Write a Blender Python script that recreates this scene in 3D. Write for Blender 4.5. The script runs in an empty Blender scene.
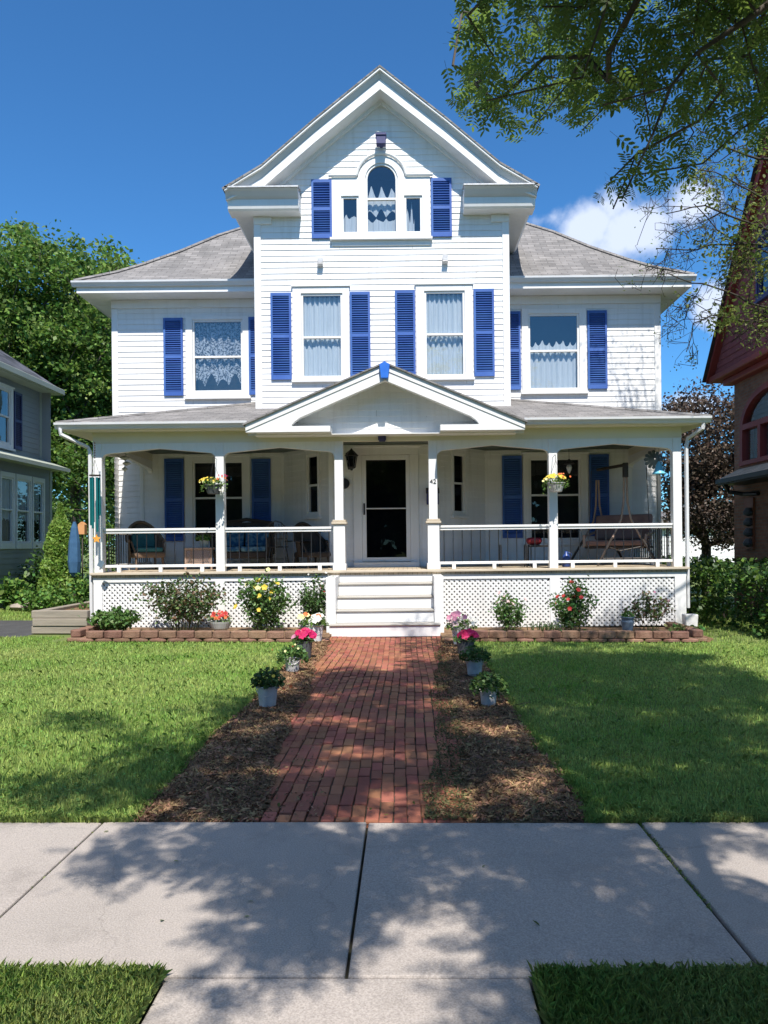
import bpy, math, random
import numpy as np
from mathutils import Vector, Matrix
R = math.radians
random.seed(11)
rng = np.random.default_rng(11)
sc = bpy.context.scene
col = sc.collection
# ---------------------------------------------------------------- camera
F, CX, HY, H = 770.0, 406.0, 545.0, 1.6
cam_d = bpy.data.cameras.new('camera')
cam = bpy.data.objects.new('camera', cam_d)
col.objects.link(cam)
cam.location = (0, 0, H)
cam.rotation_euler = (R(90), 0, 0)
cam_d.sensor_width = 36
cam_d.lens = F / 1024 * 36
cam_d.shift_x = -(CX - 384) / 1024
cam_d.shift_y = (HY - 512) / 1024
cam_d.clip_start = 0.05
cam_d.clip_end = 3000
sc.camera = cam
# ---------------------------------------------------------------- light
SUN_EL, SUN_AZ = 54.0, 7.5          # azimuth: degrees to the right of straight behind the camera
sdir = Vector((math.sin(R(SUN_AZ)) * math.cos(R(SUN_EL)), -math.cos(R(SUN_AZ)) * math.cos(R(SUN_EL)), math.sin(R(SUN_EL))))
sun_d = bpy.data.lights.new('sun', 'SUN')
sun_d.energy = 3.9
sun_d.angle = R(0.53)
sun_d.color = (1.0, 0.95, 0.87)
sun = bpy.data.objects.new('sun', sun_d)
col.objects.link(sun)
sun.rotation_euler = (-sdir).to_track_quat('-Z', 'Y').to_euler()
sun.location = (5, -10, 30)
w = bpy.data.worlds.new('World')
sc.world = w
w.use_nodes = True
nt = w.node_tree
nt.nodes.clear()
def NN(nt, t, **kw):
    n = nt.nodes.new(t)
    for k, v in kw.items():
        setattr(n, k, v)
    return n
sky = NN(nt, 'ShaderNodeTexSky', sky_type='NISHITA', sun_disc=False)
sky.sun_elevation = R(SUN_EL)
sky.sun_rotation = R(180 - SUN_AZ)
sky.altitude = 300
sky.air_density = 1.0
sky.dust_density = 0.25
sky.ozone_density = 2.6
bg = NN(nt, 'ShaderNodeBackground')
bg.inputs['Strength'].default_value = 0.105
out = NN(nt, 'ShaderNodeOutputWorld')
# cumulus clouds, plus unseen ones added for ambient light: noise in the sky's own directions, gathered round a few bearings
tc = NN(nt, 'ShaderNodeTexCoord')
vnorm = NN(nt, 'ShaderNodeVectorMath', operation='NORMALIZE')
nt.links.new(tc.outputs['Generated'], vnorm.inputs[0])
no = NN(nt, 'ShaderNodeTexNoise')
no.inputs['Scale'].default_value = 11.0
no.inputs['Detail'].default_value = 9.0
no.inputs['Roughness'].default_value = 0.55
nt.links.new(vnorm.outputs[0], no.inputs['Vector'])
def cloud_dir(px, py):
    return Vector(((px - CX) / F, 1, (HY - py) / F)).normalized()
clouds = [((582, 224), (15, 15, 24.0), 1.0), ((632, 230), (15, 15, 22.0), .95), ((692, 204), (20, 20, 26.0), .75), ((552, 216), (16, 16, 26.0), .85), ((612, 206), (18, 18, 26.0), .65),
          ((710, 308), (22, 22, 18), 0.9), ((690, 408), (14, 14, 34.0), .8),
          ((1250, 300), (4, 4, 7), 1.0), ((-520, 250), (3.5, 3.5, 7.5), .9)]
for az_, el_, s_ in ((150, 52, 2.2), (190, 56, 2.0), (230, 52, 2.0), (270, 34, 2.0), (95, 36, 2.0), (60, 58, 2.4), (300, 54, 2.4), (200, 76, 2.4)):  # bright patches added behind, beside and overhead, out of view, to lift ambient light
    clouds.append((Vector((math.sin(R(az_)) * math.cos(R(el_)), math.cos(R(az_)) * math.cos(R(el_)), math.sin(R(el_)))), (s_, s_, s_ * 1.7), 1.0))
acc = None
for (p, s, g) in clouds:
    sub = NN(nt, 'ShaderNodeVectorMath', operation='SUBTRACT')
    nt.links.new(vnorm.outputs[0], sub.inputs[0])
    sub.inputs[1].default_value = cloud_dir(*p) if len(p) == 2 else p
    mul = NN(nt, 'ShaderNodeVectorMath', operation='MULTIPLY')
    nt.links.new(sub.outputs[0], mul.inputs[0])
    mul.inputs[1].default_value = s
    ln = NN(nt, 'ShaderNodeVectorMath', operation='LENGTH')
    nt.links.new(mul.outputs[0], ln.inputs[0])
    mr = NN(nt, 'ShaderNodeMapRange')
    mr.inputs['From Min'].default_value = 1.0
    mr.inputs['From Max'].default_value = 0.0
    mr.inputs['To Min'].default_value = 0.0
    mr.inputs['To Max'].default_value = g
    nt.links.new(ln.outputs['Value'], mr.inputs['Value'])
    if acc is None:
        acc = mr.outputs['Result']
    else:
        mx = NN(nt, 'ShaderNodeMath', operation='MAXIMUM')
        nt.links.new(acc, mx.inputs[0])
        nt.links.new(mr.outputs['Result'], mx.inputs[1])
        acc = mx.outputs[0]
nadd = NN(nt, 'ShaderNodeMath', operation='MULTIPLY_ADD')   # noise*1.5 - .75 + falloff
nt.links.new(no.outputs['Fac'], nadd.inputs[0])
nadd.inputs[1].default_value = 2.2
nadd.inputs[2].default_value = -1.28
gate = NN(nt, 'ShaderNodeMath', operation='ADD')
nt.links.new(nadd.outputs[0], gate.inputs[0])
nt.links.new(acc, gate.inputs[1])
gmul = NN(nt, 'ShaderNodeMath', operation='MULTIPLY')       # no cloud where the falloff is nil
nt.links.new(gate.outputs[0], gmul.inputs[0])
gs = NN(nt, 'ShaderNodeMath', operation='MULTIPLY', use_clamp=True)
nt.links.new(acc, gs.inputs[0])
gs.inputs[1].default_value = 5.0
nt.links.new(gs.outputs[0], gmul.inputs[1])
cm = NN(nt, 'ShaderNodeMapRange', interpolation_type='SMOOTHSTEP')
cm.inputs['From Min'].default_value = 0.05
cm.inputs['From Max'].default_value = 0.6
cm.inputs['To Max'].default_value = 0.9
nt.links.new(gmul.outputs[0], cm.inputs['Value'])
skyb = NN(nt, 'ShaderNodeMix', data_type='RGBA', blend_type='MULTIPLY')
skyb.inputs['Factor'].default_value = 1.0
nt.links.new(sky.outputs[0], skyb.inputs['A'])
skyb.inputs['B'].default_value = (0.32, 0.68, 0.955, 1)
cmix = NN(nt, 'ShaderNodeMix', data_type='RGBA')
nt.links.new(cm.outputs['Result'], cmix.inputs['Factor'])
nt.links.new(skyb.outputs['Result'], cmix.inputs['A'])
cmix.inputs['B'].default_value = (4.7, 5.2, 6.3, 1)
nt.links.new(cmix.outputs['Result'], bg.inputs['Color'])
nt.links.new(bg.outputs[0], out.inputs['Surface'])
vs = sc.view_settings
vs.view_transform = 'Standard'
vs.look = 'None'
vs.gamma = 1
vs.use_curve_mapping = False
vs.exposure = 0.82
cy = sc.cycles
cy.use_denoising = True
cy.max_bounces = 8
cy.diffuse_bounces = 6
cy.transparent_max_bounces = 16
cy.transmission_bounces = 4
cy.glossy_bounces = 3
cy.caustics_reflective = False
cy.caustics_refractive = False

# ---------------------------------------------------------------- materials
def srgb(r, g, b):
    f = lambda c: (c / 255 / 12.92) if c / 255 <= .04045 else ((c / 255 + .055) / 1.055) ** 2.4
    return (f(r), f(g), f(b), 1)
def c4(c):
    return tuple(c) + (1,) if len(c) == 3 else tuple(c)
def pmat(name, c1, c2=None, scale=6.0, detail=4.0, rough=0.6, bump=0.0, bscale=None, island=0.0, spec=0.4, metal=0.0, coord='Object', stretch=(1, 1, 1), translucent=0.0, tcol=None, lo=.3, hi=.7):
    """Principled surface: noise between two real colours, optional per-piece variation, bump and leaf translucency."""
    m = bpy.data.materials.new(name)
    m.use_nodes = True
    t = m.node_tree
    b = t.nodes['Principled BSDF']
    b.inputs['Roughness'].default_value = rough
    b.inputs['Specular IOR Level'].default_value = spec
    b.inputs['Metallic'].default_value = metal
    tcn = NN(t, 'ShaderNodeTexCoord')
    mp = NN(t, 'ShaderNodeMapping')
    mp.inputs['Scale'].default_value = stretch
    t.links.new(tcn.outputs[coord], mp.inputs['Vector'])
    n = NN(t, 'ShaderNodeTexNoise')
    n.inputs['Scale'].default_value = scale
    n.inputs['Detail'].default_value = detail
    t.links.new(mp.outputs[0], n.inputs['Vector'])
    mr = NN(t, 'ShaderNodeMapRange')
    mr.inputs['From Min'].default_value = lo
    mr.inputs['From Max'].default_value = hi
    t.links.new(n.outputs['Fac'], mr.inputs['Value'])
    mix = NN(t, 'ShaderNodeMix', data_type='RGBA')
    t.links.new(mr.outputs['Result'], mix.inputs['Factor'])
    mix.inputs['A'].default_value = c4(c1)
    mix.inputs['B'].default_value = c4(c2 if c2 is not None else c1)
    colout = mix.outputs['Result']
    if island > 0:
        g = NN(t, 'ShaderNodeNewGeometry')
        hsv = NN(t, 'ShaderNodeHueSaturation')
        m2 = NN(t, 'ShaderNodeMapRange')
        m2.inputs['To Min'].default_value = 1 - island
        m2.inputs['To Max'].default_value = 1 + island
        t.links.new(g.outputs['Random Per Island'], m2.inputs['Value'])
        t.links.new(m2.outputs['Result'], hsv.inputs['Value'])
        m3 = NN(t, 'ShaderNodeMath', operation='FRACT')
        m4 = NN(t, 'ShaderNodeMath', operation='MULTIPLY')
        m4.inputs[1].default_value = 7.31
        t.links.new(g.outputs['Random Per Island'], m4.inputs[0])
        t.links.new(m4.outputs[0], m3.inputs[0])
        m5 = NN(t, 'ShaderNodeMapRange')
        m5.inputs['To Min'].default_value = .5 - .035 * min(1, island * 2)
        m5.inputs['To Max'].default_value = .5 + .035 * min(1, island * 2)
        t.links.new(m3.outputs[0], m5.inputs['Value'])
        t.links.new(m5.outputs['Result'], hsv.inputs['Hue'])
        t.links.new(colout, hsv.inputs['Color'])
        colout = hsv.outputs['Color']
    t.links.new(colout, b.inputs['Base Color'])
    if bump > 0:
        n2 = NN(t, 'ShaderNodeTexNoise')
        n2.inputs['Scale'].default_value = bscale or scale * 6
        n2.inputs['Detail'].default_value = 5
        t.links.new(mp.outputs[0], n2.inputs['Vector'])
        bp = NN(t, 'ShaderNodeBump')
        bp.inputs['Strength'].default_value = min(1, bump)
        bp.inputs['Distance'].default_value = 0.01
        t.links.new(n2.outputs['Fac'], bp.inputs['Height'])
        t.links.new(bp.outputs[0], b.inputs['Normal'])
    if translucent > 0:
        tr = NN(t, 'ShaderNodeBsdfTranslucent')
        if tcol is None:
            t.links.new(colout, tr.inputs['Color'])
        else:
            tr.inputs['Color'].default_value = c4(tcol)
        ms = NN(t, 'ShaderNodeMixShader')
        ms.inputs['Fac'].default_value = translucent
        t.links.new(b.outputs[0], ms.inputs[1])
        t.links.new(tr.outputs[0], ms.inputs[2])
        t.links.new(ms.outputs[0], t.nodes['Material Output'].inputs['Surface'])
    return m
def brickmat(name, ca, cb, mortar, bw, rh, ms, rough=.85, bump=.5, var=(.7, 1.25), nscale=5.0, offset=.5, streak=None):
    """Courses laid in metres over the surface (UV is in metres): bricks, shingles, boards."""
    m = bpy.data.materials.new(name)
    m.use_nodes = True
    t = m.node_tree
    b = t.nodes['Principled BSDF']
    b.inputs['Roughness'].default_value = rough
    b.inputs['Specular IOR Level'].default_value = .25
    tcn = NN(t, 'ShaderNodeTexCoord')
    br = NN(t, 'ShaderNodeTexBrick')
    br.offset = offset
    br.inputs['Scale'].default_value = 1.0
    br.inputs['Brick Width'].default_value = bw
    br.inputs['Row Height'].default_value = rh
    br.inputs['Mortar Size'].default_value = ms
    br.inputs['Mortar Smooth'].default_value = .15
    br.inputs['Color1'].default_value = c4(ca)
    br.inputs['Color2'].default_value = c4(cb)
    br.inputs['Mortar'].default_value = c4(mortar)
    t.links.new(tcn.outputs['UV'], br.inputs['Vector'])
    n = NN(t, 'ShaderNodeTexNoise')
    n.inputs['Scale'].default_value = nscale
    n.inputs['Detail'].default_value = 8
    n.inputs['Roughness'].default_value = .65
    t.links.new(tcn.outputs['Object'], n.inputs['Vector'])
    mr = NN(t, 'ShaderNodeMapRange')
    mr.inputs['From Min'].default_value = .3
    mr.inputs['From Max'].default_value = .7
    mr.inputs['To Min'].default_value = var[0]
    mr.inputs['To Max'].default_value = var[1]
    t.links.new(n.outputs['Fac'], mr.inputs['Value'])
    hs = NN(t, 'ShaderNodeHueSaturation')
    t.links.new(br.outputs['Color'], hs.inputs['Color'])
    t.links.new(mr.outputs['Result'], hs.inputs['Value'])
    t.links.new(hs.outputs[0], b.inputs['Base Color'])
    n2 = NN(t, 'ShaderNodeTexNoise')
    n2.inputs['Scale'].default_value = 90
    t.links.new(tcn.outputs['Object'], n2.inputs['Vector'])
    ad = NN(t, 'ShaderNodeMath', operation='MULTIPLY_ADD')
    t.links.new(br.outputs['Fac'], ad.inputs[0])
    ad.inputs[1].default_value = -1.0
    t.links.new(n2.outputs['Fac'], ad.inputs[2])
    bp = NN(t, 'ShaderNodeBump')
    bp.inputs['Strength'].default_value = bump
    bp.inputs['Distance'].default_value = .008
    t.links.new(ad.outputs[0], bp.inputs['Height'])
    t.links.new(bp.outputs[0], b.inputs['Normal'])
    return m
def glassmat(name, tint=(.9, .95, 1), refl=.9, base=.15):
    m = bpy.data.materials.new(name)
    m.use_nodes = True
    t = m.node_tree
    t.nodes.clear()
    o = NN(t, 'ShaderNodeOutputMaterial')
    g = NN(t, 'ShaderNodeBsdfGlossy')
    g.inputs['Roughness'].default_value = .015
    g.inputs['Color'].default_value = (refl, refl, refl, 1)
    tr = NN(t, 'ShaderNodeBsdfTransparent')
    tr.inputs['Color'].default_value = c4(tint)
    lw = NN(t, 'ShaderNodeLayerWeight')
    lw.inputs['Blend'].default_value = .5
    pw = NN(t, 'ShaderNodeMath', operation='POWER')
    t.links.new(lw.outputs['Facing'], pw.inputs[0])
    pw.inputs[1].default_value = 4.0
    fr = NN(t, 'ShaderNodeMath', operation='MULTIPLY_ADD', use_clamp=True)
    t.links.new(pw.outputs[0], fr.inputs[0])
    fr.inputs[1].default_value = .8
    fr.inputs[2].default_value = base
    n = NN(t, 'ShaderNodeTexNoise')
    n.inputs['Scale'].default_value = 1.6
    tcn = NN(t, 'ShaderNodeTexCoord')
    t.links.new(tcn.outputs['Object'], n.inputs['Vector'])
    bp = NN(t, 'ShaderNodeBump')
    bp.inputs['Strength'].default_value = .12
    bp.inputs['Distance'].default_value = .02
    t.links.new(n.outputs['Fac'], bp.inputs['Height'])
    t.links.new(bp.outputs[0], g.inputs['Normal'])
    mx = NN(t, 'ShaderNodeMixShader')
    t.links.new(fr.outputs[0], mx.inputs['Fac'])
    t.links.new(tr.outputs[0], mx.inputs[1])
    t.links.new(g.outputs[0], mx.inputs[2])
    t.links.new(mx.outputs[0], o.inputs['Surface'])
    return m

M = {}
M['white'] = pmat('white_paint', (.78, .78, .78), (.72, .715, .70), scale=1.4, rough=.5, bump=.08, bscale=40, spec=.3)
M['siding'] = pmat('white_clapboard', (.79, .79, .795), (.73, .725, .715), scale=.9, rough=.55, bump=.12, bscale=24, stretch=(.5, .5, 3), spec=.3, island=.03)
def weather(m, amt=.10):
    """dust that has run down the boards and gathered along the laps"""
    t = m.node_tree
    b = t.nodes['Principled BSDF']
    src = b.inputs['Base Color'].links[0].from_socket
    tcn = NN(t, 'ShaderNodeTexCoord')
    mp = NN(t, 'ShaderNodeMapping'); mp.inputs['Scale'].default_value = (9, 9, .7)
    t.links.new(tcn.outputs['Object'], mp.inputs['Vector'])
    n = NN(t, 'ShaderNodeTexNoise'); n.inputs['Scale'].default_value = 1.0; n.inputs['Detail'].default_value = 6; n.inputs['Roughness'].default_value = .7
    t.links.new(mp.outputs[0], n.inputs['Vector'])
    mr = NN(t, 'ShaderNodeMapRange'); mr.inputs['From Min'].default_value = .5; mr.inputs['From Max'].default_value = .8; mr.inputs['To Min'].default_value = 0; mr.inputs['To Max'].default_value = amt * 3
    t.links.new(n.outputs['Fac'], mr.inputs['Value'])
    mx = NN(t, 'ShaderNodeMix', data_type='RGBA')
    t.links.new(mr.outputs['Result'], mx.inputs['Factor'])
    t.links.new(src, mx.inputs['A']); mx.inputs['B'].default_value = (.46, .44, .40, 1)
    t.links.new(mx.outputs['Result'], b.inputs['Base Color'])
weather(M['siding'], .14); weather(M['white'], .08)
M['cream'] = pmat('cream_paint', (.76, .72, .60), (.70, .66, .54), scale=1.2, rough=.6)
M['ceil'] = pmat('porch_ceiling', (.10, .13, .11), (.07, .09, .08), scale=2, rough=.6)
M['blue'] = pmat('blue_paint', (.036, .098, .33), (.066, .150, .41), scale=1.7, rough=.5, bump=.1, bscale=30, spec=.3, island=.07)
M['bblue'] = pmat('bright_blue_paint', (.02, .13, .55), (.03, .16, .6), scale=8, rough=.4)
M['pblue'] = pmat('dark_blue_paint', (.035, .04, .12), (.05, .05, .15), scale=8, rough=.5)
M['shingle'] = brickmat('grey_shingle', (.18, .172, .168), (.265, .25, .242), (.10, .095, .09), .31, .135, .006, rough=.95, bump=.55, var=(.72, 1.2), nscale=2.2)
M['gutter'] = pmat('white_gutter', (.70, .70, .71), (.62, .62, .63), scale=1.5, rough=.35)
M['floor'] = brickmat('porch_boards', (.55, .45, .32), (.47, .39, .29), (.16, .13, .10), .09, 6.0, .004, rough=.7, bump=.2, nscale=4)
M['nosing'] = pmat('worn_wood', (.56, .48, .37), (.44, .38, .30), scale=3, stretch=(1, 4, 4), rough=.75, bump=.2)
M['tread'] = pmat('weathered_grey_tread', (.46, .43, .38), (.35, .33, .30), scale=2, stretch=(1, 8, 8), rough=.7, bump=.15)
M['black'] = pmat('black_metal', (.012, .012, .014), (.02, .02, .022), rough=.45, spec=.5)
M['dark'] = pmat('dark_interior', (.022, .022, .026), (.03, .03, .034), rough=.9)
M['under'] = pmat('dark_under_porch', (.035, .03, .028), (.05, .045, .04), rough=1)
M['glass'] = glassmat('window_glass')
M['dglass'] = glassmat('dark_glass', tint=(.25, .28, .33), refl=.7, base=.035)
M['pglass'] = glassmat('porch_window_glass', refl=.8, base=.07)
M['crown'] = pmat('grey_crown_paint', (.60, .61, .62), (.54, .55, .56), scale=2, rough=.5)
M['curtain'] = pmat('white_curtain', (.78, .80, .80), (.66, .70, .70), scale=9, stretch=(6, 1, .4), rough=.9, translucent=.35, bump=.1)
M['lace'] = pmat('lace_curtain', (.72, .75, .78), (.5, .55, .6), scale=14, rough=.9, translucent=.3)
def lacify(m, scale=16, lo=.5, hi=.56):
    t = m.node_tree
    o = t.nodes['Material Output']
    src = o.inputs['Surface'].links[0].from_socket
    tcn = NN(t, 'ShaderNodeTexCoord')
    v = NN(t, 'ShaderNodeTexNoise')
    v.inputs['Scale'].default_value = scale
    v.inputs['Detail'].default_value = 6
    t.links.new(tcn.outputs['Object'], v.inputs['Vector'])
    mr = NN(t, 'ShaderNodeMapRange')
    mr.inputs['From Min'].default_value = lo
    mr.inputs['From Max'].default_value = hi
    mr.inputs['To Min'].default_value = .12
    mr.inputs['To Max'].default_value = .85
    t.links.new(v.outputs['Fac'], mr.inputs['Value'])
    tr = NN(t, 'ShaderNodeBsdfTransparent')
    mx = NN(t, 'ShaderNodeMixShader')
    t.links.new(mr.outputs['Result'], mx.inputs['Fac'])
    t.links.new(tr.outputs[0], mx.inputs[1])
    t.links.new(src, mx.inputs[2])
    t.links.new(mx.outputs[0], o.inputs['Surface'])
lacify(M['lace'], 26, .44, .56)
M['wicker'] = pmat('brown_wicker', (.11, .07, .045), (.20, .13, .085), scale=60, rough=.7, bump=.5, bscale=120)
M['dwicker'] = pmat('dark_wicker', (.03, .022, .018), (.055, .04, .03), scale=60, rough=.7, bump=.5, bscale=120)
M['teal'] = pmat('teal_cushion', (.03, .12, .13), (.05, .18, .18), scale=18, rough=.9)
M['bluefab'] = pmat('blue_floral_cushion', (.02, .09, .18), (.13, .24, .30), scale=11, rough=.9, lo=.45, hi=.6)
M['brownfab'] = pmat('mauve_brown_cushion', (.20, .125, .115), (.27, .17, .15), scale=6, rough=.9)
M['tan'] = pmat('tan_metal_tube', (.42, .30, .23), (.34, .24, .19), scale=8, rough=.45)
M['bronze'] = pmat('dark_bronze_tube', (.05, .04, .035), (.035, .03, .028), rough=.5)
M['red'] = pmat('dark_red_glaze', (.25, .02, .03), (.32, .03, .04), rough=.4)
M['bluejug'] = pmat('blue_plastic', (.02, .05, .20), (.03, .07, .25), rough=.35)
M['galv'] = pmat('galvanised_steel', (.62, .61, .60), (.46, .45, .45), scale=14, rough=.42, metal=.25, bump=.08)
M['whitepail'] = pmat('white_pail', (.72, .71, .70), (.60, .58, .57), scale=7, rough=.5)
M['darkpot'] = pmat('dark_grey_pot', (.05, .055, .06), (.09, .095, .10), scale=9, rough=.6)
M['bluepot'] = pmat('slate_blue_pot', (.10, .15, .20), (.15, .21, .27), scale=10, rough=.5)
M['stonepot'] = pmat('pale_stone_bowl', (.50, .52, .48), (.40, .42, .38), scale=12, rough=.8, bump=.2)
M['soil'] = pmat('potting_soil', (.03, .02, .014), (.055, .038, .026), scale=40, rough=1, bump=.6)
M['bark'] = pmat('grey_bark', (.055, .045, .036), (.11, .095, .08), scale=9, stretch=(1, 1, .25), rough=.95, bump=.8, bscale=30)
M['twig'] = pmat('dark_twig', (.035, .028, .022), (.06, .05, .04), scale=9, rough=.95)
M['stem'] = pmat('green_stem', (.07, .10, .03), (.10, .09, .04), scale=20, rough=.8)
def leafm(name, a, b, isl=.35, tr=.35, tc=None, rough=.5, spec=.35, scale=.6):
    M[name] = pmat(name, a, b, scale=scale, island=isl, translucent=tr, tcol=tc, rough=rough, spec=spec, detail=2)
leafm('leaf_ash', (.058, .112, .038), (.098, .165, .048), tr=.55, tc=(.21, .31, .06))
leafm('leaf_maple', (.11, .21, .036), (.19, .31, .06), tr=.4)
leafm('leaf_back', (.09, .16, .04), (.14, .21, .055))
leafm('leaf_locust', (.15, .20, .04), (.22, .25, .06), tr=.45)
leafm('leaf_purple', (.075, .055, .045), (.13, .095, .07), tr=.25)
leafm('leaf_arbor', (.20, .34, .06), (.28, .42, .10), tr=.4, scale=3)
leafm('leaf_hedge', (.04, .09, .024), (.07, .14, .035), tr=.3)
leafm('leaf_shrub', (.075, .18, .04), (.13, .25, .065), tr=.35)
leafm('leaf_rose', (.08, .15, .045), (.13, .20, .07), tr=.3, scale=4)
leafm('leaf_reddish', (.14, .12, .055), (.19, .11, .07), tr=.3, scale=4)
leafm('leaf_bright', (.14, .26, .045), (.20, .33, .075), tr=.35, scale=4)
leafm('leaf_pot', (.075, .15, .035), (.12, .2, .055), tr=.3, scale=8)
leafm('leaf_pale', (.30, .32, .12), (.38, .36, .18), tr=.3, scale=6)
leafm('petal_yellow', (.80, .60, .06), (.85, .70, .14), isl=.1, tr=.3)
leafm('petal_lemon', (.85, .80, .32), (.85, .82, .5), isl=.08, tr=.3)
leafm('petal_white', (.80, .80, .74), (.8, .76, .70), isl=.06, tr=.3)
leafm('petal_pink', (.70, .26, .40), (.75, .38, .5), isl=.12, tr=.3)
leafm('petal_palepink', (.75, .52, .52), (.78, .62, .60), isl=.1, tr=.3)
leafm('petal_magenta', (.62, .02, .16), (.55, .015, .10), isl=.15, tr=.3)
leafm('petal_red', (.55, .04, .05), (.62, .07, .06), isl=.15, tr=.3)
leafm('petal_orange', (.75, .16, .06), (.78, .25, .08), isl=.15, tr=.3)
M['grass'] = pmat('grass_blades', (.25, .42, .085), (.43, .52, .16), scale=.75, island=.32, translucent=.4, rough=.55, spec=.25, detail=6)
M['grass_v'] = pmat('long_grass_blades', (.27, .44, .085), (.46, .55, .19), scale=1.4, island=.4, translucent=.4, rough=.55, spec=.25)
def patchy(m, sc_, lo, hi, c, amt):
    """thin and straw-coloured places in the turf"""
    t = m.node_tree
    b = t.nodes['Principled BSDF']
    src = b.inputs['Base Color'].links[0].from_socket
    tcn = NN(t, 'ShaderNodeTexCoord')
    n = NN(t, 'ShaderNodeTexNoise'); n.inputs['Scale'].default_value = sc_; n.inputs['Detail'].default_value = 5; n.inputs['Roughness'].default_value = .65
    t.links.new(tcn.outputs['Object'], n.inputs['Vector'])
    mr = NN(t, 'ShaderNodeMapRange'); mr.inputs['From Min'].default_value = lo; mr.inputs['From Max'].default_value = hi; mr.inputs['To Max'].default_value = amt
    t.links.new(n.outputs['Fac'], mr.inputs['Value'])
    mx = NN(t, 'ShaderNodeMix', data_type='RGBA')
    t.links.new(mr.outputs['Result'], mx.inputs['Factor'])
    t.links.new(src, mx.inputs['A']); mx.inputs['B'].default_value = c
    t.links.new(mx.outputs['Result'], b.inputs['Base Color'])
patchy(M['grass'], .9, .54, .72, (.44, .44, .17, 1), .45)
patchy(M['grass_v'], 2.2, .56, .72, (.44, .44, .17, 1), .4)
M['turf'] = pmat('turf', (.10, .15, .035), (.16, .19, .055), scale=2.5, rough=1, bump=.8, bscale=60)
M['mulch'] = pmat('bark_mulch', (.12, .066, .036), (.28, .175, .095), scale=5, detail=10, rough=1, bump=1, bscale=70)
M['chip'] = pmat('mulch_chip', (.15, .085, .045), (.36, .225, .12), scale=3, island=.55, rough=.95)
M['chipg'] = pmat('creeping_weed', (.09, .11, .04), (.13, .13, .05), scale=3, island=.4, rough=.9, translucent=.2)
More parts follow.
